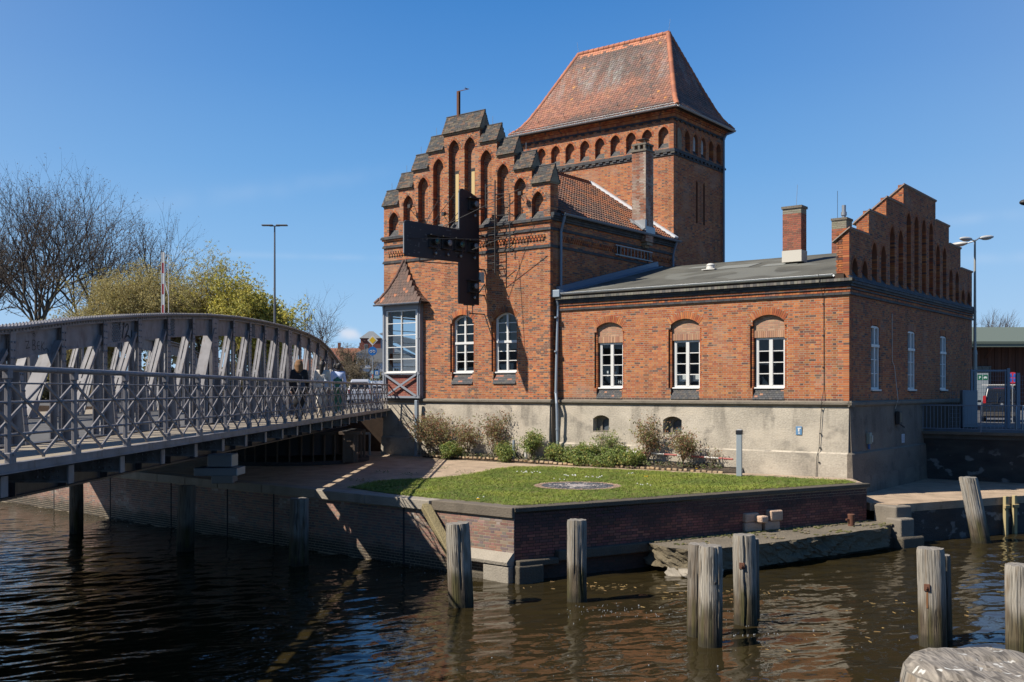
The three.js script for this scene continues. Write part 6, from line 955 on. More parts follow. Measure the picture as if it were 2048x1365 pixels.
{ // the big pile head in the foreground
  const g = thing('pile_head', 'big rounded weathered pile head with pale lichen in the foreground corner', 'mooring pile', [2.28, 0, -4.75]); const R = 0.47, top = 3.565, NA = 72, prof = [[1.02, -3], [1.0, -1], [0.995, -0.4], [0.985, -0.22], [0.97, -0.12], [0.94, -0.055], [0.88, -0.018], [0.78, 0.002], [0.6, 0.008], [0.35, 0.0], [0.0, -0.006]], pos = [], uv = [], col = [], idx = [];
  const P = []; for (let k = 1; k < prof.length; k++) for (let q = 0; q < 5; q++) P.push([mix(prof[k - 1][0], prof[k][0], q / 5), mix(prof[k - 1][1], prof[k][1], q / 5)]); P.push(prof.at(-1));
  P.forEach(([r, y], j) => { for (let i = 0; i <= NA; i++) { const a = i / NA * 6.28318, ca = Math.cos(a), sa = Math.sin(a), n = 1 + 0.045 * noise(ca * 1.3 + 4, sa * 1.3) + 0.02 * noise(ca * 5, sa * 5 + y), cr = noise(ca * r * 2.2 + 3, sa * r * 9 + 1), q = 0.004 * noise(ca * r * 6, sa * r * 6) + 0.012 * noise(ca * r * 1.6 + 2, sa * r * 1.6) - (y > -0.2 ? 0.02 * smooth(.5, .7, cr) : 0); pos.push(ca * r * R * n, top + y + q + 0.03 * ca * r * -1, sa * r * R * n); uv.push(j > 25 ? .5 + sa * r * .48 : a * .5, j > 25 ? .5 + ca * r * .48 : y * .6); const l = smooth(.34, .42, noise(ca * r * 7.5 + 8, sa * r * 7.5 + 2) + .4 * noise(ca * r * 15, sa * r * 15)) * (y > -.1 ? 1 : 0); col.push(...(y > -.12 ? [1, 1, 1] : [.8, .72, .62])); } });
  for (let j = 0; j < P.length - 1; j++) for (let i = 0; i < NA; i++) { const a = j * (NA + 1) + i; idx.push(a, a + NA + 1, a + NA + 2, a, a + NA + 2, a + 1); }
  const geo = new THREE.BufferGeometry(); geo.setAttribute('position', new THREE.Float32BufferAttribute(pos, 3)); geo.setAttribute('uv', new THREE.Float32BufferAttribute(uv, 2)); geo.setAttribute('color', new THREE.Float32BufferAttribute(col, 3)); geo.setIndex(idx); geo.computeVertexNormals(); const nT = 25 * (NA + 1); geo.addGroup(0, (25) * NA * 6, 0); geo.addGroup(25 * NA * 6, (P.length - 1 - 25) * NA * 6, 1);
  const MHead = new THREE.MeshStandardMaterial({ color: rgb(1, 1, 1), roughness: .95, vertexColors: true, bumpMap: T.woodBump, bumpScale: .004, map: colorTex(1024, 1024, (u, v) => { const x = u - .5, y = v - .5, dd = Math.hypot(x, y), a = Math.atan2(y, x), gr = fbm(u * 7 + .4 * noise(u * 5, v * 5), v * 60, 4, 1000), k = .9 + 1.0 * gr + .35 * fbm(u * 6, v * 6, 4), cr = smooth(.6, .75, noise(u * 5 + 3, v * 26 + 2, 1000)), gt = noise(u * 190, v * 190, 190) * .12; const lw = noise(u * 9 + 3, v * 9) * .5 + noise(u * 31, v * 31) * .4, li = smooth(.42, .5, lw + .25 * smooth(.1, .5, fbm(u * 3 + 8, v * 3, 3))); return mix3(mix3([.19 * (k + gt), .165 * (k + gt), .135 * (k + gt)], [.05, .042, .034], cr * .8), [.50, .49, .45], li * .8); }) });
  part('shaft', geo, [MWood, MHead], g);
}
{ // wooden ladder stiles on the apron wall
  const at = (px, d) => [(px - 1024) / 2050 * d, d]; [[2012, 34.35, 'left of two weathered yellowish fender timbers on the apron wall'], [2030, 34.6, 'right of two weathered yellowish fender timbers on the apron wall']].forEach(([px, d, label]) => { const p = at(px, d), g = thing('fender_timber', label, 'timber', [p[0], 0, -p[1]], 0.46, 'fender timbers on the apron wall'); part('post', metric(rbox(0, 0.55, 0, 0.14, 1.5, 0.12, 0.02)), mat([.42, .34, .17], .9), g); part('cleat', metric(rbox(-0.03, 0.95, 0.07, 0.24, 0.12, 0.1, 0.02)), mat([.40, .30, .14], .9), g); });
}
// ------------------------------------------------------------ swing bridge
const DECK = 4.0, BG = [-9.0, DECK, -28];
const bridge = thing('swing_bridge', 'grey riveted steel swing bridge with curved girders, lattice railing and walkway', 'bridge', BG);
{
  const bp = (name, geo, m, parent = bridge, label) => part(name, metric(geo.translate(-BG[0], -BG[1], -BG[2])), m, parent, label);
  const H = [[2, .9], [8, 1.25], [12, 1.55], [15.8, 1.80], [18.5, 2.12], [21, 2.36], [23.3, 2.56], [26, 2.75], [29, 2.90], [32, 2.98], [36, 3.02], [39, 2.98], [41.5, 2.85], [43.7, 2.55], [45.7, 2.12], [47.3, 1.70], [48.6, 1.30]];
  const topH = d => { let i = 1; while (i < H.length - 1 && H[i][0] < d) i++; const p = H[i - 1], q = H[i], t = (d - p[0]) / (q[0] - p[0]); return mix(p[1], q[1], t); };
  const D0 = 3.3, P = 1.82, posts = []; for (let d = 16.0 - 7 * P; d < 48.4; d += P) posts.push(d);
  const r = rng(3);
  const girder = (X, out, near, sh = 0) => {                  // out: +1 when the walkway lies on its +x side
    const prof = []; for (let d = D0; d <= 48.6; d += 0.6) prof.push([d + sh, DECK + topH(d)]);
    // curved web plate, top flange, stiffening angle
    const web = [], flange = [], ang = [];
    for (let i = 1; i < prof.length; i++) { const [a, ya] = prof[i - 1], [b, yb] = prof[i]; web.push(quadBox([X, ya - 0.50, a], [X, yb - 0.50, b], [X, yb, b], [X, ya, a], 0.025)); flange.push(bar([X, ya + 0.015, -a], [X, yb + 0.015, -b], 0.40, 0.035)); ang.push(bar([X + 0.05, ya - 0.045, -a], [X + 0.05, yb - 0.045, -b], 0.09, 0.09), bar([X - 0.05, ya - 0.045, -a], [X - 0.05, yb - 0.045, -b], 0.09, 0.09), bar([X, ya - 0.50, -a], [X, yb - 0.50, -b], 0.05, 0.03)); }
    bp('upper_chord', merge([...web, ...flange, ...ang]), MT.paint, bridge, near ? 'curved riveted upper chord of the near girder' : 'curved upper chord of the far girder');
    bp('lower_girder', merge([box(X, DECK - 0.42, -26 - sh, 0.03, 0.8, 45.4), box(X, DECK - 0.83, -26 - sh, 0.22, 0.035, 45.4), box(X, DECK - 0.03, -26 - sh, 0.2, 0.03, 45.4), ...posts.map(d => box(X + out * 0.08, DECK - 0.42, -d - sh, 0.14, 0.78, 0.04))]), MT.paintDark);
    posts.forEach((d0, i) => {
      const d = d0 + sh, y = DECK + topH(d0) - 0.06, wide = Math.abs(d - 36.1) < 0.5 || i % 10 === 3;
      bp('post', merge([box(X + 0.055, (DECK + y) / 2, -d, 0.08, y - DECK, wide ? 0.5 : 0.02), box(X - 0.055, (DECK + y) / 2, -d, 0.08, y - DECK, wide ? 0.5 : 0.02), box(X + 0.1, (DECK + y) / 2, -d, 0.018, y - DECK, wide ? 0.56 : 0.17), box(X - 0.1, (DECK + y) / 2, -d, 0.018, y - DECK, wide ? 0.56 : 0.17)]), MT.paint);
      if (near) { const gh = Math.min(1.25, topH(d0) - 0.65), tri = new THREE.ExtrudeGeometry(shapeOf([[0, 0], [0.22, 0], [0.11, gh], [0, gh]]), { depth: 0.03, bevelEnabled: false }).translate(X + 0.11, DECK, -d - 0.015); bp('gusset', merge([tri, bar([X + 0.335, DECK, -d], [X + 0.225, DECK + gh, -d], 0.015, 0.13, V(0, 0, 1))]), MT.paint); }
      if (i < posts.length - 1) { const e = posts[i + 1] + sh, ye = DECK + topH(posts[i + 1]) - 0.56, a = [X, DECK + 0.05, -d - 0.12], b = [X, ye + 0.22, -e + 0.14], plate = i === 12 || i === 7, w = plate ? 0.30 : 0.115;
        if (plate) bp('diagonal', bar(a, b, 0.26, 0.035), MT.paint); else bp('diagonal', merge([-1, 1].flatMap(s => [bar(a.map((v, k) => k ? v : v + s * 0.05), b.map((v, k) => k ? v : v + s * 0.05), 0.075, 0.02), bar(a.map((v, k) => k === 0 ? v + s * 0.084 : v - (k === 1 ? 0.035 : 0)), b.map((v, k) => k === 0 ? v + s * 0.084 : v - (k === 1 ? 0.035 : 0)), 0.012, 0.07)]).concat([0.52].map(t => { const c = a.map((v, k) => mix(v, b[k], t)); return bar(c, c.map((v, k) => v + (b[k] - a[k]) * 0.03), 0.13, 0.024); }))), MT.paint); }
    });
    if (near) {                                          // rivets
      const ms = [], R = (x, y, d) => ms.push(M4().makeTranslation(x - BG[0], y - BG[1], -d - BG[2]));
      for (let d = 13; d < 47; d += 0.115) { const y = DECK + topH(d); for (const dx of [-0.17, 0.17, 0.06, -0.06]) R(X + dx, y + 0.034, d); R(X + 0.098, y - 0.045, d); }
      for (const d of posts) if (d > 12) { for (let y = DECK + 0.1; y < DECK + topH(d) - 0.1; y += 0.125) { R(X + 0.05, y, d - 0.012); R(X + 0.075, y + 0.05, d - 0.012); R(X + 0.111, y, d - 0.05); R(X + 0.111, y, d + 0.05); } for (let y = DECK + 0.06; y < DECK + 1.2; y += 0.13) R(X + 0.343 - 0.088 * (y - DECK), y, d - 0.04), R(X + 0.343 - 0.088 * (y - DECK), y, d + 0.04); }
      for (const d of [20.4, 23.7, 31.2]) for (let k = 0; k < 60; k++) { const a = (k % 5 - 2) * 0.085, b = Math.floor(k / 5) * 0.037; R(X + 0.016, DECK + topH(d) - 0.08 - b, d + a + (Math.floor(k / 5) % 2) * 0.04); }
      instanced('rivet', new THREE.SphereGeometry(0.019, 6, 4), MT.paint, ms, bridge);
    }
  };
  function quadBox(a, b, c, d, th) { const s = shapeOf([[a[2], a[1]], [b[2], b[1]], [c[2], c[1]], [d[2], d[1]]]); const g = new THREE.ExtrudeGeometry(s, { depth: th, bevelEnabled: false }); g.rotateY(Math.PI / 2); g.translate(a[0] - th / 2, 0, 0); return g; }   // (d, y, t) -> (t, y, -d)
  girder(-7.9, 1, true); girder(-15.0, -1, false, 5);
  // graffiti on the near web, flat paint
  const decal = (w, h, draw, d, dy) => { const c = document.createElement('canvas'); c.width = 256; c.height = 128; const x = c.getContext('2d'); x.clearRect(0, 0, 256, 128); x.lineCap = 'round'; draw(x); const t = new THREE.CanvasTexture(c); t.colorSpace = THREE.SRGBColorSpace; const m = part('graffiti', new THREE.PlaneGeometry(w, h).rotateY(Math.PI / 2), new THREE.MeshStandardMaterial({ map: t, transparent: true, roughness: .8 }), bridge, 'dark spray-painted scribble on the web plate'); m.position.set(-7.9 + 0.02 - BG[0], DECK + topH(d) - 0.28 + dy - BG[1], -d - BG[2]); };
  decal(1.05, 0.42, x => { x.strokeStyle = '#0b0b10'; x.lineWidth = 9; x.beginPath(); x.moveTo(40, 40); x.lineTo(58, 20); x.lineTo(52, 60); x.moveTo(92, 30); x.quadraticCurveTo(104, 14, 108, 22); x.lineTo(84, 112); x.moveTo(124, 42); x.bezierCurveTo(150, 2, 178, 34, 152, 66); x.lineTo(124, 106); x.quadraticCurveTo(160, 84, 184, 108); x.moveTo(206, 60); x.lineTo(204, 100); x.stroke(); }, 20.9, 0.0);
  decal(0.95, 0.42, x => { x.strokeStyle = '#15151c'; x.lineWidth = 3; x.beginPath(); x.moveTo(18, 62); x.lineTo(50, 58); x.lineTo(24, 96); x.lineTo(58, 90); x.moveTo(84, 50); x.lineTo(80, 100); x.moveTo(84, 52); x.bezierCurveTo(126, 44, 110, 76, 84, 76); x.bezierCurveTo(130, 76, 120, 104, 82, 100); x.moveTo(150, 56); x.bezierCurveTo(120, 50, 122, 104, 152, 96); x.moveTo(126, 78); x.lineTo(150, 76); x.moveTo(172, 52); x.lineTo(168, 100); x.moveTo(196, 54); x.lineTo(170, 80); x.lineTo(200, 98); x.quadraticCurveTo(220, 70, 240, 104); x.moveTo(92, 30); x.bezierCurveTo(70, 10, 120, 10, 104, 34); x.stroke(); }, 17.0, -0.03);
  // decks
  bp('roadway', metric(box(-11.45, DECK - 0.12, -27, 6.9, 0.16, 47.4)), MT.asphalt); bp('walkway_deck', metric(box(-6.60, DECK - 0.05, -26, 1.82, 0.09, 45.4)), MT.deck, bridge, 'sunlit boarded walkway outside the near girder');
  bp('walkway_deck', metric(box(-17.0, DECK - 0.05, -29, 3.6, 0.09, 49)), MT.deck, bridge, 'walkway outside the far girder'); bp('edge_beam', merge([box(-5.70, DECK - 0.04, -26, 0.05, 0.09, 45.4), box(-5.72, DECK + 0.012, -26, 0.10, 0.018, 45.4), box(-5.70, DECK - 0.085, -26, 0.09, 0.018, 45.4)]), MT.paint);
  for (let d = 3.5; d < 48.5; d += 1.77) { const dd = d + (11.66 - 3.5) % 1.77; bp('bracket', merge([box(-6.75, DECK - 0.24, -dd, 1.9, 0.2, 0.02), box(-6.75, DECK - 0.345, -dd, 1.9, 0.02, 0.15), box(-6.75, DECK - 0.145, -dd, 1.9, 0.02, 0.15), box(-5.79, DECK - 0.25, -dd, 0.025, 0.24, 0.17), ...[0, 1, 2, 3].flatMap(k => [new THREE.SphereGeometry(0.022, 6, 4).translate(-5.95 - k * 0.09, DECK - 0.21, -dd + 0.012), new THREE.SphereGeometry(0.022, 6, 4).translate(-5.95 - k * 0.09, DECK - 0.29, -dd + 0.012)])]), MT.paint); bp('cross_girder', merge([box(-11.45, DECK - 0.45, -dd - 1.5, 7.0, 0.5, 0.02), box(-11.45, DECK - 0.7, -dd - 1.5, 7.0, 0.025, 0.2)]), MT.paintDark); }
  bp('stringer', merge([-8.8, -10.2, -11.6, -13, -14.2].map(x => box(x, DECK - 0.3, -26, 0.03, 0.2, 45.4))), MT.paintDark);
  // railing: handrail, thin rods, posts, double lattice of bars
  const X = -5.74, h = 1.1, RD = 11.66 - 4 * 1.77, n = 25;
  const rail = bp('railing', merge([rod([X, DECK + h, -RD + 0.2], [X, DECK + h, -48.4], 0.038, 0.038, 12), ...[[0.93, 0.011], [0.71, 0.018], [0.34, 0.018]].map(([y, q]) => rod([X, DECK + y, -RD + 0.2], [X, DECK + y, -48.4], q, q, 6))]), MT.paint, bridge, 'lattice railing along the walkway');
  const pg = new Map(), rp = (nm, key, geo, d) => { if (!pg.has(key)) pg.set(key, geo()); const m = part(nm, pg.get(key), MT.paint, rail); m.position.set(X - BG[0], 0, -d - BG[2]); };
  for (let k = 0; k < n; k++) { const d = RD + k * 1.77; if (d > 48.3) break;
    rp('railing_post', 'p', () => merge([rbox(0, 0.53, 0, 0.045, 1.1, 0.08, 0.008), rbox(0, 1.04, 0, 0.07, 0.12, 0.12, 0.01), rbox(0.03, 0.06, 0, 0.07, 0.16, 0.15, 0.01), rod([0.02, 0.9, 0], [0.045, 0.9, 0], 0.03, 0.025, 8), rod([0.02, 0.12, 0], [0.075, 0.12, 0], 0.025, 0.02, 6)]), d);
    const L = 1.77, lo = 0.05, hi = 0.93, m = (lo + hi) / 2;
    if (d + L > 48.5) continue;
    for (const [nm, a, b] of [['a', [hi, 0], [lo, L]], ['b', [lo, 0], [hi, L]], ['c', [hi, L / 2], [m, L]], ['d', [m, 0], [lo, L / 2]], ['e', [lo, L / 2], [m, L]], ['f', [m, 0], [hi, L / 2]]]) rp('lattice_bar', nm, () => bar([nm < 'b' || nm === 'c' || nm === 'd' ? 0.016 : -0.012, a[0], -a[1]], [nm < 'b' || nm === 'c' || nm === 'd' ? 0.016 : -0.012, b[0], -b[1]], 0.018, 0.036), d);
  }
  { const kn = []; for (let k = 0; k < n; k++) { const d = RD + k * 1.77; if (d > 46) break; for (const [f, y] of [[.25, .71], [.75, .71], [.5, .49], [.25, .27], [.75, .27]]) kn.push(M4().makeTranslation(X + 0.02 - BG[0], y, -(d + f * 1.77) - BG[2])); } instanced('lattice_knob', new THREE.SphereGeometry(0.028, 8, 5), MT.paint, kn, rail); }
  // turning drum and its parts under the deck
  const PX = -9.3, PD = 43.6; const dr = bp('turning_drum', merge([new THREE.CylinderGeometry(2.9, 2.9, 0.9, 48, 1, true).translate(PX, 2.7, -PD), new THREE.CylinderGeometry(3.05, 3.05, 0.12, 48).translate(PX, 3.1, -PD), new THREE.CylinderGeometry(3.2, 3.2, 0.14, 48).translate(PX, 1.93, -PD)]), MT.dark, bridge, 'dark turning drum under the bridge');
  const rack = []; for (let k = 0; k < 40; k++) { const a = k / 40 * 6.283; rack.push(bar([PX + Math.cos(a) * 3.0, 1.95, -PD + Math.sin(a) * 3.0], [PX + Math.cos(a) * 3.0, 3.12, -PD + Math.sin(a) * 3.0], 0.09, 0.05)); } bp('drum_rib', merge(rack), mat([.12, .085, .06], .85));
  bp('rack_plate', merge([box(-6.55, 2.55, -41.5, 0.62, 1.2, 0.06), box(-6.8, 2.55, -41.44, 0.08, 1.25, 0.08), box(-6.4, 2.55, -41.44, 0.08, 1.25, 0.08), ...[0, 1, 2, 3, 4].map(k => box(-6.55, 2.08 + k * 0.24, -41.45, 0.62, 0.04, 0.05)), box(-6.55, 3.12, -41.45, 0.9, 0.12, 0.2)]), mat([.16, .115, .085], .85), bridge, 'brown riveted column plate under the bridge');
  bp('locking_box', merge([rbox(-7.42, DECK - 0.94, -26.3, 0.62, 0.32, 0.6, 0.02), rbox(-7.5, DECK - 1.22, -26.3, 1.1, 0.2, 0.8, 0.02)]), MT.galv, bridge, 'pale blue steel locking box under the near girder');
  bp('wheel_box', merge([rbox(-9.4, 2.0, -33.5, 0.7, 0.35, 0.6, 0.02), box(-9.4, 2.3, -33.5, 0.2, 0.5, 0.3)]), MT.leadGrey);
  bp('walkway_rail', merge([rod([-9.2, 2.85, -46.5], [-6.6, 2.85, -47.5], 0.06), rod([-6.6, 1.85, -47.5], [-6.6, 2.85, -47.5], 0.05), rod([-8.2, 1.85, -46.9], [-8.2, 2.85, -46.9], 0.05)]), MT.leadGrey);
}
// ------------------------------------------------------------ people: distance fields of tapered limbs, meshed
function field(bones, k, half, centre, res) {
  const mc = new MarchingCubes(res, undefined, false, false, 120000); mc.isolation = 0; mc.field.fill(-1); const h = mc.halfsize;
  const a = V(), B = bones.map(([p, q, r0, r1]) => ({ p, d: [q[0] - p[0], q[1] - p[1], q[2] - p[2]], r0, r1 }));
  for (const b of B) b.l2 = Math.max(1e-9, b.d[0] ** 2 + b.d[1] ** 2 + b.d[2] ** 2);
  for (let z = 1; z < res - 1; z++) for (let y = 1; y < res - 1; y++) for (let x = 1; x < res - 1; x++) {
    const P = [(x - h) / h * half + centre[0], (y - h) / h * half + centre[1], (z - h) / h * half + centre[2]]; let d = 1;
    for (const b of B) { const e = [P[0] - b.p[0], P[1] - b.p[1], P[2] - b.p[2]], t = clamp((e[0] * b.d[0] + e[1] * b.d[1] + e[2] * b.d[2]) / b.l2), q = Math.hypot(e[0] - b.d[0] * t, e[1] - b.d[1] * t, e[2] - b.d[2] * t) - mix(b.r0, b.r1, t); const s = clamp(0.5 + 0.5 * (d - q) / k); d = mix(d, q, s) - k * s * (1 - s); }
    mc.field[x + y * res + z * res * res] = -d;
  }
  mc.update(); const g = new THREE.BufferGeometry(), n = mc.count ?? mc.geometry.drawRange.count;
  const pos = new Float32Array(mc.positionArray.slice(0, n * 3)), nor = new Float32Array(mc.normalArray.slice(0, n * 3));
  for (let i = 0; i < n; i++) for (let c = 0; c < 3; c++) pos[i * 3 + c] = pos[i * 3 + c] * half + centre[c];
  g.setAttribute('position', new THREE.BufferAttribute(pos, 3)); g.setAttribute('normal', new THREE.BufferAttribute(nor, 3)); return g;
}
function hand(w, s, dirDown = -1) {                    // relaxed hand hanging from wrist w; s = side (+1 right)
  const b = [[[w[0], w[1], w[2]], [w[0], w[1] - 0.075, w[2]], 0.026, 0.030]];
  for (let i = 0; i < 4; i++) { const z = (i - 1.5) * 0.019, L = [0.062, 0.072, 0.068, 0.054][i], x = w[0], y = w[1] - 0.085; b.push([[x, y + 0.02, w[2] + z], [x - s * 0.006, y - L * 0.5, w[2] + z], 0.0095, 0.009], [[x - s * 0.006, y - L * 0.5, w[2] + z], [x - s * 0.022, y - L, w[2] + z * 0.9], 0.009, 0.0075]); }
  b.push([[w[0], w[1] - 0.02, w[2] - 0.026], [w[0] - s * 0.02, w[1] - 0.06, w[2] - 0.05], 0.012, 0.010], [[w[0] - s * 0.02, w[1] - 0.06, w[2] - 0.05], [w[0] - s * 0.022, w[1] - 0.09, w[2] - 0.05], 0.010, 0.008]); return b;
}
const MSkin = mat([.50, .31, .22], .6);
function person(pos, scale, turn, label, o) {           // walks towards -z
  const g = thing('person', label, 'person', pos, turn, 'three women walking away along the bridge'); g.scale.setScalar(scale);
  const st = o.stride ?? 0.16, sw = o.swing ?? 0.1, hip = 0.90, sh = 1.38;
  const J = { hl: [-0.085, hip, 0], hr: [0.085, hip, 0], kl: [-0.09, 0.50, -st * 0.75], kr: [0.09, 0.49, st * 0.15], al: [-0.09, 0.085, -st * 0.55], ar: [0.09, 0.13, st * 1.35], sl: [-0.175, sh, 0], sr: [0.175, sh, 0], el: [-0.215, 1.10, sw * 0.7], er: [0.215, 1.10, -sw * 0.5], wl: [-0.215, 0.87, sw * 0.5], wr: [0.215, 0.87, -sw * 1.3] };
  if (o.pose) Object.assign(J, o.pose);
  const legs = [[J.hl, J.kl, 0.082, 0.052], [J.kl, J.al, 0.050, 0.034], [J.hr, J.kr, 0.082, 0.052], [J.kr, J.ar, 0.050, 0.034]];
  const arms = [[J.sl, J.el, 0.050, 0.038], [J.el, J.wl, 0.037, 0.026], [J.sr, J.er, 0.050, 0.038], [J.er, J.wr, 0.037, 0.026]];
  const torso = [[[0, 0.95, 0], [0, 1.12, 0], 0.115, 0.10], [[-0.06, 1.28, 0], [0.06, 1.28, 0], 0.10, 0.10], [[-0.13, 1.375, 0.01], [0.13, 1.375, 0.01], 0.052, 0.052], [[-0.06, 0.93, 0.02], [0.06, 0.93, 0.02], 0.10, 0.10]];
  const head = [[[0, 1.38, 0.0], [0, 1.50, -0.01], 0.052, 0.048], [[0, 1.585, -0.012], [0, 1.62, 0.0], 0.078, 0.088], [[0, 1.535, -0.055], [0, 1.55, -0.05], 0.042, 0.05], [[0, 1.572, -0.108], [0, 1.585, -0.098], 0.013, 0.012], [[-0.083, 1.57, 0], [-0.088, 1.60, 0.005], 0.012, 0.016], [[0.083, 1.57, 0], [0.088, 1.60, 0.005], 0.012, 0.016]];
  const body = field([...legs, ...arms, ...torso, ...head], 0.03, 0.92, [0, 0.86, 0], 92);
  const hands = [[J.wl, -1], [J.wr, 1]].map(([w, s]) => field(hand(w, s), 0.006, 0.12, [w[0], w[1] - 0.07, w[2]], 60));
  part('body', merge([body, ...hands]), MSkin, g);
  const eye = [-0.031, 0.031].map(x => new THREE.SphereGeometry(0.011, 8, 6).translate(x, 1.588, -0.089)); part('eyes', merge(eye), MT.white, g); part('lips', box(0, 1.532, -0.101, 0.044, 0.012, 0.008), mat([.4, .14, .12], .6), g);
  for (const [nm, bones, k, c, half, m, lab] of o.clothes({ J, legs, arms, torso, head })) {
    const q = field(bones, k, half ?? 0.95, c ?? [0, 0.86, 0], 92), P = q.attributes.position, N = q.attributes.normal, amp = nm === 'hair' ? 0.024 : 0.008, f = nm === 'hair' ? 26 : 9;   // locks of hair, folds of cloth
    for (let i = 0; i < P.count; i++) { const x = P.getX(i), y = P.getY(i), z = P.getZ(i), n = amp * (noise(x * f + z * f * .6, y * f * .8 + z * f) + 0.5 * noise(x * f * 2.3, y * f * 2 + z * f * 2)); P.setXYZ(i, x + N.getX(i) * n, y + N.getY(i) * n, z + N.getZ(i) * n); }
    q.computeVertexNormals(); part(nm, mergeVertices(q, 1e-4), m, g, lab).geometry.computeVertexNormals(); }
  return g;
}
const fat = (b, d) => b.map(([p, q, r0, r1]) => [p, q, r0 + d, r1 + d]);
const shoes = J => [[[J.al[0], 0.045, J.al[2] + 0.04], [J.al[0], 0.035, J.al[2] - 0.13], 0.044, 0.034], [[J.ar[0], 0.10, J.ar[2] + 0.05], [J.ar[0], 0.035, J.ar[2] - 0.12], 0.042, 0.034]];
person([-6.28, DECK, -30.2], 1.0, 0.05, 'woman in a black coat with curly light brown hair and a dark shoulder bag', {
  stride: 0.14, clothes: ({ J, legs, arms, torso }) => [
    ['coat', [...fat(torso, 0.035), ...fat(arms, 0.026), [[0, 1.0, 0.01], [0, 0.52, 0.02], 0.165, 0.205], [[0, 1.25, 0], [0, 0.9, 0], 0.15, 0.165]], 0.05, null, null, mat([.012, .012, .015], .9)],
    ['trousers', fat([legs[1], legs[3]], 0.022), 0.02, null, null, mat([.02, .02, .025], .9)], ['shoes', shoes(J), 0.02, [0, 0.3, 0], 0.5, mat([.03, .03, .03], .6)],
    ['hair', [[[0, 1.65, 0.01], [0, 1.58, 0.025], 0.108, 0.112], [[0, 1.56, 0.045], [0, 1.42, 0.075], 0.11, 0.085], [[-0.06, 1.58, 0.01], [-0.085, 1.44, 0.05], 0.06, 0.045], [[0.06, 1.58, 0.01], [0.085, 1.45, 0.05], 0.06, 0.045]], 0.03, [0, 1.55, 0], 0.34, mat([.21, .105, .042], .9), 'curly light brown hair'],
    ['shoulder_bag', [[[0.12, 1.02, 0.17], [0.14, 0.86, 0.18], 0.085, 0.10], [[0.10, 1.38, 0.08], [0.15, 1.05, 0.17], 0.014, 0.014]], 0.02, [0.12, 1.1, 0.1], 0.5, mat([.035, .038, .05], .5)]] });
person([-6.15, DECK, -33.2], 1.04, -0.02, 'woman in a pale beige coat with long dark hair and a light bag', {
  stride: 0.18, swing: 0.08, clothes: ({ J, legs, arms, torso }) => [
    ['coat', [...fat(torso, 0.022), ...fat(arms, 0.018), [[0, 1.0, 0.01], [-0.02, 0.42, 0.02], 0.145, 0.17], [[0, 1.25, 0], [0, 0.9, 0], 0.14, 0.145]], 0.035, null, null, mat([.62, .56, .48], .9)],
    ['trousers', fat([legs[1], legs[3]], 0.03), 0.02, null, null, mat([.42, .36, .28], .9)], ['shoes', shoes(J), 0.02, [0, 0.3, 0], 0.5, mat([.5, .45, .4], .6)],
    ['hair', [[[0, 1.63, 0.02], [0, 1.60, 0.02], 0.107, 0.10], [[0, 1.60, 0.07], [-0.02, 1.32, 0.10], 0.085, 0.045], [[0.01, 1.70, 0.03], [0.02, 1.76, 0.05], 0.06, 0.045]], 0.03, [0, 1.5, 0], 0.4, mat([.02, .014, .012], .6), 'long dark hair'],
    ['shoulder_bag', [[[0.13, 1.06, 0.17], [0.15, 0.90, 0.18], 0.08, 0.10], [[0.02, 1.38, 0.09], [0.14, 1.08, 0.17], 0.012, 0.012]], 0.02, [0.12, 1.1, 0.1], 0.5, mat([.40, .44, .48], .7)]] });
person([-6.22, DECK, -36.6], 1.05, 0.02, 'dark-haired woman in a pale blue shirt and green dungarees with a cloth bag', {
  stride: 0.15, swing: 0.06, clothes: ({ J, legs, arms, torso }) => [
    ['shirt', [...fat(torso, 0.025), ...fat(arms, 0.026)], 0.04, null, null, mat([.58, .66, .88], .9)],
    ['dungarees', [...fat(legs, 0.032), [[0, 1.12, 0.01], [0, 0.88, 0.01], 0.145, 0.155], [[0, 1.2, 0.09], [0, 1.05, 0.06], 0.055, 0.10], [[0, 1.22, 0.10], [-0.08, 1.41, 0.045], 0.022, 0.022], [[0, 1.22, 0.10], [0.08, 1.41, 0.045], 0.022, 0.022]], 0.03, null, null, mat([.05, .17, .11], .9)],
    ['shoes', shoes(J), 0.02, [0, 0.3, 0], 0.5, mat([.6, .6, .58], .6)],
    ['hair', [[[0, 1.62, 0.02], [0, 1.58, 0.03], 0.104, 0.095], [[-0.085, 1.66, 0.05], [-0.11, 1.60, 0.05], 0.06, 0.055], [[0.06, 1.69, 0.05], [0.09, 1.66, 0.05], 0.055, 0.05]], 0.025, [0, 1.55, 0], 0.34, mat([.018, .014, .013], .6), 'dark hair in two bunches'],
    ['cloth_bag', [[[0.2, 1.0, 0.12], [0.21, 0.84, 0.13], 0.09, 0.11], [[0.15, 1.40, 0.05], [0.2, 1.0, 0.12], 0.014, 0.014]], 0.02, [0.2, 1.1, 0.1], 0.5, mat([.55, .54, .55], .9)]] });

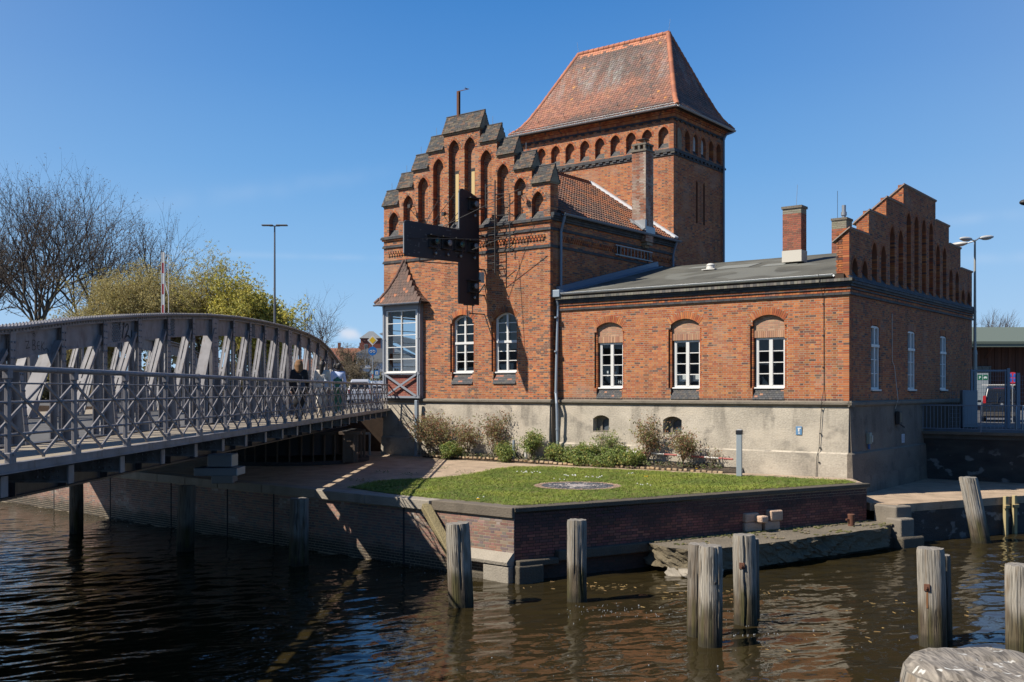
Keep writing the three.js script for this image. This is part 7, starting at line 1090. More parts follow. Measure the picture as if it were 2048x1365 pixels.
// ------------------------------------------------------------ trees and shrubs
class Branches {                                       // tapered limbs as raw triangles
  constructor() { this.p = []; this.n = []; }
  seg(a, b, r0, r1, k) {
    const z = b.clone().sub(a).normalize(), x = Math.abs(z.y) < 0.9 ? V(0, 1, 0).cross(z).normalize() : V(1, 0, 0).cross(z).normalize(), y = z.clone().cross(x), A = [], B = [], N = [];
    for (let i = 0; i < k; i++) { const t = i / k * 6.28318, n = x.clone().multiplyScalar(Math.cos(t)).addScaledVector(y, Math.sin(t)); N.push(n); A.push(a.clone().addScaledVector(n, r0)); B.push(b.clone().addScaledVector(n, r1)); }
    for (let i = 0; i < k; i++) { const j = (i + 1) % k; for (const [q, n] of [[A[i], N[i]], [A[j], N[j]], [B[j], N[j]], [A[i], N[i]], [B[j], N[j]], [B[i], N[i]]]) { this.p.push(q.x, q.y, q.z); this.n.push(n.x, n.y, n.z); } }
  }
  geo() { const g = new THREE.BufferGeometry(); g.setAttribute('position', new THREE.Float32BufferAttribute(this.p, 3)); g.setAttribute('normal', new THREE.Float32BufferAttribute(this.n, 3)); return g; }
}
function grow(o) {
  const r = rng(o.seed), T0 = new Branches(), T1 = new Branches(), tips = [];
  const rec = (p, dir, len, rad, lev) => {
    const n = lev < 2 ? 5 : lev < 4 ? 4 : 3; let a = p.clone(), d = dir.clone(), q = rad; const end = rad * (lev === o.levels ? 0.35 : o.taper ?? 0.62);
    for (let i = 0; i < n; i++) { const w = o.wiggle ?? 0.16; d.add(V((r() - .5) * w, (r() - .5) * w * 0.6 + (o.up ?? 0.05), (r() - .5) * w)).normalize(); const b = a.clone().addScaledVector(d, len / n), s = mix(rad, end, (i + 1) / n); (lev < (o.trunkLevels ?? 3) ? T0 : T1).seg(a, b, q, s, lev < 2 ? 7 : lev < 4 ? 4 : 3); a = b; q = s;
      if (lev >= 1 && lev < o.levels && i > 0 && r() < (o.side ?? 0.55)) { const ax = V(r() - .5, r() - .5, r() - .5).cross(d).normalize(), c = d.clone().applyAxisAngle(ax, 0.5 + r() * 0.5); rec(a, c, len * (0.45 + r() * 0.25), q * (o.thick ?? 0.5), lev + 1); }
      if (lev >= (o.from ?? o.levels - 1)) tips.push([a.clone(), d.clone()]); }
    if (lev < o.levels) { const k = lev === 0 ? o.first ?? 4 : 2 + (r() < 0.35 ? 1 : 0); for (let i = 0; i < k; i++) { const ax = V(1, 0, 0).applyAxisAngle(V(0, 1, 0), (i + r() * 0.6) / k * 6.283); if (lev > 0) ax.cross(d).normalize(); const sp = (lev === 0 ? o.spread0 ?? 0.35 : o.spread ?? 0.42) * (0.6 + r() * 0.8); rec(a, d.clone().applyAxisAngle(ax, sp), len * (lev === 0 || !o.shrink2 ? o.shrink ?? 0.76 : o.shrink2) * (0.8 + r() * 0.4), q * (0.72 + r() * .12), lev + 1); } }
  };
  rec(V(0, 0, 0), V((o.lean ?? [0, 0])[0], 1, (o.lean ?? [0, 0])[1]).normalize(), o.trunk, o.radius, 0);
  return { T0: T0.geo(), T1: T1.p.length ? T1.geo() : null, tips, r };
}
const MBark = mat([.12, .095, .07], .95), MTwig = mat([.085, .063, .048], .95);
const leafGeo = (n, s, seed) => { const r = rng(seed), p = []; for (let i = 0; i < n; i++) { const c = V(r() - .5, r() - .5, r() - .5).multiplyScalar(s * 2.4), u = V(r() - .5, r() - .5, r() - .5).normalize().multiplyScalar(s), v = V(r() - .5, r() - .5, r() - .5).cross(u).normalize().multiplyScalar(s * 0.55); const A = c.clone().add(u), B = c.clone().add(v), C = c.clone().sub(u), D = c.clone().sub(v); for (const q of [A, B, C, A, C, D]) p.push(q.x, q.y, q.z); } const g = new THREE.BufferGeometry(); g.setAttribute('position', new THREE.Float32BufferAttribute(p, 3)); g.computeVertexNormals(); return g; };
const MLeaf = new THREE.MeshPhysicalMaterial({ color: 0xffffff, roughness: 0.9, transmission: 0.35, thickness: 0, side: THREE.DoubleSide });
function tree(name, label, pos, o, leaf, group) {
  const g = thing(name, label, o.cat ?? 'tree', pos, 0, group), t = grow(o);
  part('trunk', t.T0, MBark, g); if (t.T1) part('twigs', t.T1, o.twig ?? MTwig, g);
  if (leaf) { const ms = [], cs = [], r = rng(o.seed + 5); for (const [p, d] of t.tips) for (let k = 0; k < leaf.per; k++) { if (r() > leaf.share) continue; const q = p.clone().add(V(r() - .5, r() - .5, r() - .5).multiplyScalar(leaf.jit)); ms.push(TRS([q.x, q.y, q.z], new THREE.Quaternion(r() - .5, r() - .5, r() - .5, r() - .5).normalize(), [1, 1, 1].map(() => 0.7 + r() * 0.7))); const n = noise(q.x * 0.35 + o.seed, q.y * 0.35 + q.z * .2); cs.push(jit(leaf.color(r, n), r, 0.5)); } instanced('crown', leaf.geo, MLeaf, ms, g, cs); }
  return g;
}
const at = (px, d, y) => [(px - 1024) / 2050 * d, y, -d];
const budGeo = leafGeo(3, 0.05, 1), haze = leafGeo(6, 0.05, 2), fresh = leafGeo(6, 0.072, 3);
const budCol = r => pickOf([[.10, .075, .05], [.13, .09, .055], [.08, .06, .045]], r), oliveCol = (r, n) => r() < 0.5 + n * .5 ? [.40, .33, .11] : [.30, .25, .09], yellowCol = (r, n) => r() < 0.5 ? [.48, .42, .06] : [.37, .34, .06];
const bareO = { thick: 0.68, taper: 0.72, levels: 6, trunk: 4.8, radius: 0.29, first: 5, spread0: 0.28, spread: 0.36, shrink: 0.76, up: 0.06, side: 0.52, wiggle: 0.2 };
tree('bare_tree', 'tall bare tree at the far left edge', at(-10, 92, 3.9), { ...bareO, seed: 101, trunk: 5.2 }, { geo: budGeo, per: 1, share: .22, jit: .3, color: budCol }, 'bare trees at the left');
tree('bare_tree', 'tall bare tree with several upright stems left of the yellowish trees', at(66, 88, 3.9), { ...bareO, seed: 107, trunk: 5.1, first: 5 }, { geo: budGeo, per: 1, share: .22, jit: .3, color: budCol }, 'bare trees at the left');
tree('bare_tree', 'broad bare tree behind the yellowish trees, second from the left edge', at(172, 96, 3.9), { ...bareO, seed: 113, trunk: 4.9, spread: .42, first: 5 }, { geo: budGeo, per: 1, share: .3, jit: .3, color: budCol }, 'bare trees at the left');
tree('bare_tree', 'bare tree rising behind the yellowish trees, rightmost of the tall group', at(258, 100, 3.9), { ...bareO, seed: 119, trunk: 4.6, first: 4 }, { geo: budGeo, per: 1, share: .3, jit: .3, color: budCol }, 'bare trees at the left');
const budO = { levels: 5, trunk: 2.3, radius: 0.22, first: 6, spread0: 0.55, spread: 0.5, shrink: 0.80, up: 0.05, side: 0.7, wiggle: 0.26, trunkLevels: 3 };
[['budding tree with olive brown haze at the left end of its row', 185, 80, 2.0, 201, oliveCol], ['budding tree with olive haze left of the barrier pole', 262, 82, 3.0, 207, oliveCol], ['low budding tree in front of the bare trees', 140, 84, 1.6, 211, oliveCol], ['budding tree with olive haze behind the barrier pole', 345, 80, 3.0, 213, oliveCol], ['budding tree right of the barrier pole', 415, 82, 2.95, 219, (r, n) => r() < .4 ? yellowCol(r, n) : oliveCol(r, n)], ['bright yellow green tree left of the street lamp', 470, 79, 2.75, 223, yellowCol], ['small bright yellow green tree at the foot of the street lamp', 524, 80, 2.2, 229, yellowCol]].forEach(([label, px, d, tr, seed, c]) => tree('budding_tree', label, at(px, d, 3.9), { ...budO, seed, trunk: tr }, { geo: c === yellowCol ? fresh : haze, per: 3, share: .62, jit: .7, color: c }, 'budding trees behind the bridge'));
tree('bare_tree', 'small spreading bare tree above the far end of the bridge', at(642, 150, 3.9), { ...bareO, seed: 301, levels: 5, trunk: 4.2, radius: .2, spread0: .6, spread: .55, first: 5 }, null, 'bare trees by the far houses');
tree('bare_tree', 'brownish bare tree before the white house', at(690, 130, 3.9), { ...bareO, seed: 305, levels: 5, trunk: 2.2, radius: .16, spread0: .7, spread: .6, first: 6 }, { geo: budGeo, per: 1, share: .5, jit: .4, color: r => [.17, .13, .06] }, 'bare trees by the far houses');
tree('bare_tree', 'low brown bare tree left of the road signs', at(722, 125, 3.9), { ...bareO, seed: 309, levels: 5, trunk: 1.5, radius: .14, spread0: .8, spread: .6, first: 6 }, { geo: budGeo, per: 1, share: .6, jit: .4, color: r => [.16, .12, .06] }, 'bare trees by the far houses');
tree('bare_tree', 'low brown bare tree behind the white car', at(665, 128, 3.9), { ...bareO, seed: 313, levels: 5, trunk: 1.5, radius: .14, spread0: .8, spread: .6, first: 6 }, { geo: budGeo, per: 1, share: .6, jit: .4, color: r => [.16, .12, .06] }, 'bare trees by the far houses');
tree('bare_tree', 'bare tree rising behind the green roof at the right', at(1958, 110, 3.2), { ...bareO, seed: 317, levels: 5, trunk: 3.2, radius: .2 }, null, 'bare trees at the right');
tree('bare_tree', 'smaller bare tree behind the green roof near the picture edge', at(1990, 118, 3.2), { ...bareO, seed: 321, levels: 5, trunk: 2.4, radius: .17 }, null, 'bare trees at the right');
// rose shrubs in the bed
const roseLeaf = leafGeo(3, 0.034, 6), shrubCol = (r, n) => { const q = r(); return q < 0.30 ? [.30, .14, .06] : q < 0.48 ? [.22, .12, .06] : q < 0.7 ? [.17, .17, .05] : [.24, .23, .07]; }, greenCol = (r) => r() < 0.2 ? [.30, .27, .05] : [.17, .23, .04];
function shrub(label, t, z, h, seed, dense, col = shrubCol, spread = 0.34, levels = 3) { const p = bToWorld(t, 0.14, z), S = h / 1.5; return tree('rose_shrub', label, [p.x, p.y, p.z], { cat: 'shrub', seed, levels, trunk: 0.16 * S, radius: 0.024, first: 9, spread0: spread * 1.25, spread: 0.42, shrink: 3.6, shrink2: 0.74, from: 1, up: 0.03, side: 0.8, wiggle: 0.3, trunkLevels: 2, taper: .7, twig: mat([.24, .19, .12], .95), thick: .7 }, { geo: roseLeaf, per: dense, share: col === greenCol ? .22 : .14, jit: .28, color: col, }, 'shrubs in the bed along the house'); }
shrub('tall rose shrub beside the steel pipe at the left end of the bed', 3.25, .5, 1.75, 401, 6); shrub('bushy rose shrub, second from the left in the bed', 4.35, .55, 1.9, 403, 6); shrub('thin rose shrub between the two tall shrubs', 5.6, .5, 1.55, 407, 4);
shrub('tall reddish rose shrub left of the vent pipes', 6.9, .5, 2.0, 409, 7); shrub('small rose shrub with few leaves right of the vent pipes', 8.95, .5, 1.2, 411, 4, greenCol);
shrub('sparse shrub below the left cellar window', 12.35, .15, 1.35, 413, 2, greenCol, .4); shrub('bushy shrub between the two cellar windows', 14.2, .15, 1.7, 415, 5); shrub('brown shrub below the right cellar window', 15.75, .15, 1.5, 417, 4); shrub('bare thorny shrub at the right end of the bed', 16.9, .1, 0.9, 419, 1, shrubCol, .45, 2);
[['low green shrub at the foot of the downpipe', 10.1, 421], ['low green shrub right of the downpipe', 11.0, 423], ['low green shrub in the middle of the bed', 11.7, 427], ['low green shrub before the left cellar window', 12.75, 429], ['low green shrub left of the striped pole', 13.5, 431]].forEach(([l, t, s]) => shrub(l, t, .28, 0.72, s, 8, greenCol, 0.9)); [['low green plant at the left vent pipe', 7.7, 433], ['low green plant under the left rose shrubs', 4.9, 437]].forEach(([l, t, s]) => shrub(l, t, .72, 0.62, s, 8, greenCol, 0.9));
{ const ms = [], cs = [], r = rng(88); for (let i = 0; i < 900; i++) { const px = 850 + r() * 600, t = 3 + r() * 14.3, z = t < 9.7 ? .15 + r() * .75 : -.2 + r() * .75, p = bToWorld(t, 0.2 + r() * .07, z); ms.push(TRS([p.x, p.y, p.z], Q([0, 1, 0], r() * 6), [1.2, 1.2, 1.2])); cs.push(jit(r() < .5 ? [.10, .13, .025] : [.14, .10, .05], r, .5)); } meta(instanced('ground_cover', roseLeaf, MLeaf, ms, scene, cs), 'low weeds and leaf litter in the planting bed', 'weeds'); }
{ const ms = [], cs = [], r = rng(89), spots = [[880, 938], [820, 950], [1010, 926], [1560, 958], [1600, 962], [720, 962], [760, 945], [1640, 960], [1240, 942], [930, 945], [1425, 945]]; for (const [px, py] of spots) { const c = onLevel(px, py, 3.0); for (let i = 0; i < 14; i++) { ms.push(TRS([c[0] + (r() - .5) * .7, YARD + 0.03, -c[1] + (r() - .5) * .7], Q([0, 1, 0], r() * 6), [1, .7, 1])); cs.push(jit([.09, .12, .025], r, .4)); } } meta(instanced('yard_weeds', roseLeaf, MLeaf, ms, scene, cs), 'small weeds sprouting from the sandy yard', 'weeds'); }

// ------------------------------------------------------------ things standing in the yard
{
  const p = onLevel(1479, 955, 3.0), g = thing('steel_post', 'square galvanised steel post with a black cap on the lawn edge', 'post', [p[0], YARD, -p[1]], -0.4); part('post', rbox(0, 0.76, 0, 0.18, 1.54, 0.18, 0.012), mat([.42, .47, .50], .42, { metalness: .25 }), g); part('cap', rbox(0, 1.55, 0, 0.22, 0.14, 0.22, 0.02), MT.black, g); part('lid', rbox(0.01, 1.635, 0, 0.17, 0.03, 0.17, 0.01), mat([.5, .5, .5], .4), g);
  const q1 = bToWorld(8.1, 0, .6), q2 = bToWorld(8.75, 0, .6), v1 = [q1.x, -q1.z], v2 = [q2.x, -q2.z], a = thing('vent_pipe', 'straight grey vent pipe between the rose shrubs', 'pipe', [v1[0], YARD, -v1[1]]); part('pipe', rod([0, 0, 0], [0.02, 0.92, 0], 0.06, 0.06, 14), MT.galv, a); part('collar', rod([0.01, 0.45, 0], [0.012, 0.52, 0], 0.075, 0.075, 14), MT.zinc, a);
  const b = thing('vent_pipe', 'hooked pale vent pipe right of the straight one', 'pipe', [v2[0], YARD, -v2[1]]); part('pipe', tube([[0, 0, 0], [0.01, 0.45, 0], [0.06, 0.68, 0], [0.20, 0.80, 0], [0.33, 0.74, 0]], 0.065, 12), MT.whiteOld, b); part('end_cap', rod([0.31, 0.75, 0], [0.37, 0.71, 0], 0.085, 0.085, 14), MT.galv, b);
  const A = bToWorld(12.6, 0.62, -.02).toArray(), B = bToWorld(17.75, 0.5, .12).toArray(), bp = thing('striped_pole', 'red and white striped pole lying along the plinth behind the shrubs', 'pole', A); const n = 9;
  for (let k = 0; k < n; k++) { const f = t => A.map((v, i) => mix(v, B[i], t) - A[i]); part(k % 2 ? 'white_band' : 'red_band', rod(f(k / n), f((k + 1) / n), 0.036, 0.036, 12), k % 2 ? MT.whiteOld : mat([.36, .10, .085], .7), bp); }
  part('strut', rod([B[0] - A[0] - 0.4, -0.2, B[2] - A[2]], [B[0] - A[0] - 0.35, 0.05, B[2] - A[2]], 0.012), MT.iron, bp);
}
// ------------------------------------------------------------ far side of the bridge: lamp, barrier, signs, car, houses
{
  const L = at(549, 60, 3.9), g = thing('street_lamp', 'tall slim street lamp with two flat heads rising behind the bridge', 'street lamp', L); const H = 4.85 + 9.62 - 3.9; part('pole', merge([rod([0, 0, 0], [0, 4.5, 0], 0.10, 0.085, 12), rod([0, 4.5, 0], [0, H, 0], 0.07, 0.045, 12)]), mat([.17, .18, .20], .5, { metalness: .4 }), g); for (const s of [-1, 1]) part('lamp_head', rbox(s * 0.42, H + 0.04, 0, 0.66, 0.07, 0.32, 0.025), mat([.14, .145, .15], .5), g); part('arm', rod([-0.3, H, 0], [0.3, H, 0], 0.03), MT.iron, g);
  const bp = at(325.5, 50, 3.9), b = thing('barrier_pole', 'raised red and white striped barrier pole with a white stay', 'barrier', bp); const top = 4.85 + (781 - 505) / 2050 * 50 - 3.9, y0 = 1.0; part('counterweight', rbox(0, 0.6, 0, 0.5, 1.2, 0.5, 0.03), MT.whiteOld, b);
  const n = 13; for (let k = 0; k < n; k++) part(k % 2 ? 'red_band' : 'white_band', k % 2 ? rbox(0, mix(y0, top, (k + .5) / n), 0, 0.10, (top - y0) / n * 0.98, 0.05, 0.004) : rbox(0, mix(y0, top, (k + .5) / n), 0, 0.10, (top - y0) / n, 0.05, 0.004), k % 2 ? mat([.40, .03, .04], .5) : MT.white, b); part('edge_strip', merge([box(0.065, (y0 + top) / 2, 0, 0.03, top - y0, 0.07), box(-0.065, (y0 + top) / 2, 0, 0.03, top - y0, 0.07)]), MT.white, b);
  part('stay', merge([rod([0.26, top - 0.15, 0], [0.29, 0.8, 0], 0.02), rod([0, top - 0.1, 0], [0.26, top - 0.15, 0], 0.012), rod([0.06, top - 1.35, 0], [0.28, top - 2.1, 0], 0.03)]), MT.white, b);
  // priority road and cycle path signs
  const sp = at(745, 70, 3.9), s = thing('road_sign', 'yellow and white diamond priority sign above a round blue cycle sign on a grey pole', 'road sign', sp); const hy = y => 4.85 + (781 - y) / 2050 * 70 - 3.9; part('pole', rod([0, 0, -0.04], [0, hy(672), -0.04], 0.035, 0.035, 10), MT.zinc, s);
  const dia = (w, z, d = 0.012) => new THREE.ExtrudeGeometry(shapeOf([[0, -w], [w, 0], [0, w], [-w, 0]]), { depth: d, bevelEnabled: false }).translate(0, 0, z); const d1 = part('priority_sign', dia(0.36, 0, 0.02), MT.white, s); d1.position.y = hy(681); part('yellow_field', dia(0.235, 0.021), mat([.80, .52, .01], .5), d1);
  const bl = part('cycle_sign', new THREE.CylinderGeometry(0.30, 0.30, 0.02, 32).rotateX(Math.PI / 2), mat([.015, .16, .50], .4), s); bl.position.set(0, hy(702.5), 0.01); const ring = (x, y, r) => new THREE.TorusGeometry(r, 0.013, 6, 20).translate(x, y, 0.014); part('bicycle_mark', merge([ring(-0.11, -0.035, 0.072), ring(0.11, -0.035, 0.072), bar([-0.11, -0.035, 0.014], [-0.04, 0.06, 0.014], 0.018, 0.01), bar([-0.04, 0.06, 0.014], [0.07, 0.06, 0.014], 0.018, 0.01), bar([0.07, 0.06, 0.014], [0.11, -0.035, 0.014], 0.018, 0.01), bar([-0.04, 0.06, 0.014], [0.0, -0.03, 0.014], 0.018, 0.01), bar([0.0, -0.03, 0.014], [0.07, 0.06, 0.014], 0.018, 0.01), bar([-0.11, -0.035, 0.014], [0, -0.03, 0.014], 0.018, 0.01), bar([0.05, 0.09, 0.014], [0.1, 0.09, 0.014], 0.016, 0.01), bar([-0.07, 0.075, 0.014], [-0.02, 0.075, 0.014], 0.016, 0.01)]), MT.white, bl);
  part('sticker_band', merge([rod([0, hy(742), -0.04], [0, hy(748), -0.04], 0.04, 0.04, 10)]), mat([.30, .5, .55], .6), s); part('sticker_band', rod([0, hy(749), -0.04], [0, hy(757), -0.04], 0.04, 0.04, 10), mat([.5, .12, .08], .6), s);
  const ip = at(753.5, 74, 3.9), si = thing('info_sign', 'small square blue sign with a white panel on a thin post', 'road sign', ip); part('post', rod([0, 0, -0.02], [0, 1.75, -0.02], 0.025), MT.zinc, si); const pl = part('plate', rbox(0, 2.2, 0, 0.36, 0.36, 0.02, 0.005), mat([.02, .17, .48], .4), si); part('panel', box(0, 2.2, 0.012, 0.2, 0.24, 0.006), MT.white, pl); part('mark', merge([box(0, 2.17, 0.017, 0.05, 0.14, 0.004), box(0, 2.27, 0.017, 0.05, 0.04, 0.004)]), MT.dark, pl); part('lower_plate', rbox(0, 1.9, 0, 0.36, 0.2, 0.02, 0.005), mat([.30, .42, .48], .5), si);
}
function car(label, pos, turn, c, o = {}) {
  const g = thing('parked_car', label, 'car', pos, turn), w = 1.76, L = o.L ?? 4.4, paint = mat(c, 0.28, { metalness: 0.1 }), dk = mat([.012, .014, .017], .08), bl = mat([.02, .02, .02], .8);
  // profile along z: nose at -L/2, tail at +L/2
  const low = [[-L / 2, 0.30], [-L / 2 - 0.02, 0.62], [-L / 2 + 0.18, 0.82], [-L / 2 + 1.1, 0.96], [L / 2 - 0.12, 1.0], [L / 2 + 0.02, 0.9], [L / 2 + 0.06, 0.55], [L / 2, 0.30]];
  const ext = (pts, ww, bev) => { const s = new THREE.ExtrudeGeometry(shapeOf(pts), { depth: ww - 2 * bev, bevelEnabled: true, bevelSize: bev, bevelThickness: bev, bevelSegments: 3 }).translate(0, 0, -(ww - 2 * bev) / 2); return s.rotateY(-Math.PI / 2); };
  const wh = [-L / 2 + 0.85, L / 2 - 0.85];
  part('body', ext(low, w, 0.07), paint, g);
  const H = o.H ?? 1.62, cab = o.estate ? [[-L / 2 + 1.0, 0.94], [-L / 2 + 1.75, H - 0.06], [-L / 2 + 2.3, H], [L / 2 - 0.55, H - 0.02], [L / 2 - 0.32, H - 0.1], [L / 2 - 0.06, 0.96]] : [[-L / 2 + 1.0, 0.94], [-L / 2 + 1.8, H - 0.06], [-L / 2 + 2.3, H], [L / 2 - 1.0, H - 0.04], [L / 2 - 0.2, 0.98]];
  const cg = ext(cab, w - 0.12, 0.08), q = cg.attributes.position; for (let i = 0; i < q.count; i++) if (q.getY(i) > 1.0) q.setX(i, q.getX(i) * (1 - 0.22 * (q.getY(i) - 1.0) / (H - 1.0))); cg.computeVertexNormals(); part('cabin', cg, paint, g);
  const rearZ = y => mix(L / 2 - 0.06, L / 2 - 0.32, (y - 0.96) / (H - 0.1 - 0.96)), z1 = o.estate ? rearZ : y => mix(L / 2 - 0.2, L / 2 - 1.0, (y - 0.98) / (H - 1.02));
  const rw = (y, k) => (w / 2 - 0.06) * (1 - 0.22 * (y - 1) / (H - 1)) - k, ya = 1.04, yb = H - 0.14; part('rear_window', quad([-rw(ya, .12), ya, z1(ya) + 0.10], [rw(ya, .12), ya, z1(ya) + 0.10], [rw(yb, .12), yb, z1(yb) + 0.09], [-rw(yb, .12), yb, z1(yb) + 0.09]), dk, g);
  for (const s of [-1, 1]) part('side_window', quad([s * (rw(ya, 0) + 0.012), ya, -L / 2 + 1.3], [s * (rw(ya, 0) + 0.012), ya, L / 2 - 0.5], [s * (rw(yb, 0) + 0.012), yb, L / 2 - 0.7 - (o.estate ? 0 : .5)], [s * (rw(yb, 0) + 0.012), yb, -L / 2 + 1.85]), dk, g);
  const fz = y => mix(-L / 2 + 1.0, -L / 2 + 1.75, (y - 0.94) / (H - 1)); part('windscreen', quad([rw(ya, .1), ya, fz(ya) - 0.1], [-rw(ya, .1), ya, fz(ya) - 0.1], [-rw(yb, .1), yb, fz(yb) - 0.09], [rw(yb, .1), yb, fz(yb) - 0.09]), dk, g);
  for (const s of [-1, 1]) { part('tail_light', rbox(s * (w / 2 - 0.12), o.tall ? 1.05 : 0.86, L / 2 + (o.tall ? -0.02 : 0.07), 0.16, o.tall ? 0.62 : 0.26, 0.1, 0.03), mat([.45, .02, .02], .25), g); for (const z of wh) { const t = part('wheel', new THREE.CylinderGeometry(0.33, 0.33, 0.22, 24).rotateZ(Math.PI / 2), bl, g); t.position.set(s * (w / 2 - 0.1), 0.33, z); part('rim', new THREE.CylinderGeometry(0.2, 0.2, 0.23, 16).rotateZ(Math.PI / 2), MT.zinc, t); } part('headlight', rbox(s * (w / 2 - 0.28), 0.7, -L / 2 + 0.02, 0.34, 0.15, 0.12, 0.03), MT.glassy ?? MT.white, g); part('mirror', rbox(s * (w / 2 + 0.1), 1.05, -L / 2 + 1.5, 0.18, 0.13, 0.1, 0.03), paint, g); }
  part('bumper', rbox(0, 0.42, L / 2 + 0.05, w - 0.1, 0.26, 0.16, 0.04), o.bumper ?? paint, g); part('number_plate', rbox(0, 0.66, L / 2 + 0.105, 0.5, 0.11, 0.012, 0.004), MT.white, g);
  if (o.rack) { part('roof_rack', merge([box(0, H + 0.16, 0.6, 1.75, 0.05, 0.5), box(0, H + 0.16, -0.4, 1.5, 0.03, 0.04), box(-0.6, H + 0.06, 0.4, 0.04, 0.16, 0.04), box(0.6, H + 0.06, 0.4, 0.04, 0.16, 0.04), rod([-0.62, H + 0.1, -0.7], [-0.62, H + 0.1, 1.2], 0.02), rod([0.62, H + 0.1, -0.7], [0.62, H + 0.1, 1.2], 0.02)]), MT.white, g); part('badge', new THREE.CylinderGeometry(0.07, 0.07, 0.02, 16).rotateX(Math.PI / 2).translate(0.05, 0.92, L / 2 + 0.10), MT.zinc, g); part('brake_light', rbox(0, H - 0.05, L / 2 - 0.3, 0.7, 0.05, 0.06, 0.01), mat([.4, .02, .02], .3), g); part('door_wheel', merge([rbox(-0.15, 1.25, L / 2 + 0.04, 0.03, 0.55, 0.04, 0.01), rbox(-0.3, 0.98, L / 2 + 0.12, 0.3, 0.03, 0.04, 0.01)]), bl, g); }
  return g;
}
car('white estate car standing on the road beyond the women', at(722, 76, 3.9), 0.1, [.50, .52, .56], { estate: true, H: 1.68 });
car('pale grey car on the road behind the end of the railing', at(752, 82, 3.9), 0.35, [.42, .45, .50], {});
car('red car on the far road seen through the railing', at(738, 95, 3.9), 0.2, [.30, .03, .03], {});
car('black off-road car with roof rack seen from behind in the yard at the right', at(2000, 55, 3.2), -0.42, [.014, .015, .018], { estate: true, tall: true, rack: true, H: 1.78, bumper: mat([.06, .055, .05], .7) });
// far houses
function house(label, pos, turn, w, d, h, roofH, wallC, roofC, wins, o = {}) {
  const g = thing('town_house', label, 'house', pos, turn); const wm = mat(wallC, .9), rm = mat(roofC, .85);
  const wl = part('wall', box(0, h / 2, -d / 2, w, h, d), wm, g);
  const e = 0.35, rf = o.hip ? (() => { const a = [-w / 2 - e, h, e], b = [w / 2 + e, h, e], c = [w / 2 + e, h, -d - e], f = [-w / 2 - e, h, -d - e], p = [-w / 2 + d / 2 * .6, h + roofH, -d / 2], q = [w / 2 - d / 2 * .6, h + roofH, -d / 2]; const tri = (x, y, z) => { const t = new THREE.BufferGeometry(); t.setAttribute('position', new THREE.Float32BufferAttribute([...x, ...y, ...z], 3)); t.computeVertexNormals(); return t; }; return merge([quad(a, b, q, p), quad(c, f, p, q), tri(b, c, q), tri(f, a, p)]); })()
    : o.gableFront ? merge([quad([-w / 2 - e, h - .2, e], [0, h + roofH, e], [0, h + roofH, -d - e], [-w / 2 - e, h - .2, -d - e]), quad([0, h + roofH, e], [w / 2 + e, h - .2, e], [w / 2 + e, h - .2, -d - e], [0, h + roofH, -d - e])]) : merge([quad([-w / 2 - e, h - .15, e], [w / 2 + e, h - .15, e], [w / 2 + e, h + roofH, -d / 2], [-w / 2 - e, h + roofH, -d / 2]), quad([w / 2 + e, h - .15, -d - e], [-w / 2 - e, h - .15, -d - e], [-w / 2 - e, h + roofH, -d / 2], [w / 2 + e, h + roofH, -d / 2])]);
  const roof = part('roof', rf, rm, g);
  if (o.gableFront) part('gable', new THREE.ExtrudeGeometry(shapeOf([[-w / 2, h - .01], [w / 2, h - .01], [0, h + roofH - .2]]), { depth: d, bevelEnabled: false }).translate(0, 0, -d), wm, g);
  const fr = mat([.5, .5, .48], .6), gl = mat([.035, .045, .055], .15);
  const fg = box(0, 0, 0.03, 1.15, 1.75, 0.1), pg = box(0, 0, 0, 0.95, 1.55, 0.04); const bg = merge([box(0, 0.2, 0.05, 0.95, 0.06, 0.03), box(0, 0, 0.05, 0.06, 1.55, 0.03)]);
  for (const [x, y, s] of wins) { const f = part('window', fg, fr, g); f.position.set(x, y, 0.0); f.scale.setScalar(s ?? 1); part('pane', pg, gl, f).position.z = 0.07; part('glazing_bar', bg, fr, f).position.z = 0.06; }
  for (const [x, z] of o.chim ?? []) part('chimney', box(x, h + roofH * 0.85, z, 0.9, roofH * 0.9 + 1, 0.9), mat([.25, .10, .07], .9), roof);
  if (o.band) part('cornice', merge(o.band.map(y => box(0, y, 0.12, w + .2, .28, .3))), fr, g);
  return g;
}
const grid = (xs, ys, s) => ys.flatMap(y => xs.map(x => [x, y, s]));
house('white three-storey town house with rows of sash windows behind the road signs', at(747, 285, 3.9), 0.1, 9.6, 9, 11.2, 1.6, [.70, .71, .74], [.07, .075, .085], grid([-3.7, -1.6, .6, 2.8], [1.8, 5.2, 8.9], 1.15), { hip: true, band: [7.1, 3.3, 11] });
house('lower white house with a dark roof behind the cycle sign', at(772, 262, 3.9), 0.1, 7.5, 8, 8.2, 2.6, [.66, .68, .72], [.09, .095, .10], grid([-2.6, 0, 2.6], [2, 5.6], 1.15), { chim: [[1.6, -4]], band: [4] });
{ const g = house('red brick tower house with a steep slate roof above the white house', at(741, 320, 3.9), 0.1, 6.2, 8, 17.2, 2.4, [.27, .085, .06], [.20, .215, .225], [[-1.4, 14.6, .85], [-1.4, 11.8, .85]], { hip: true }); part('wing', merge([slab([[3, 0], [16, 0], [16, 11], [3, 17]], [], 8, -0.4)]), mat([.62, .62, .60], .9), g); part('wing_roof', merge([quad([2.6, 18.6, 0.3], [16.5, 11, 0.3], [17, 16.5, -6], [4, 19.5, -6])]), mat([.16, .175, .185], .8), g); }
house('row house with a red tiled roof left of the brick tower house', at(700, 330, 3.9), 0.05, 15, 9, 10.5, 4.2, [.45, .40, .33], [.30, .12, .07], grid([-6, -3.5, -1, 1.5, 4, 6.3], [4, 7.8], 1.2), { chim: [[-4, -4.5], [3, -4.5]] });
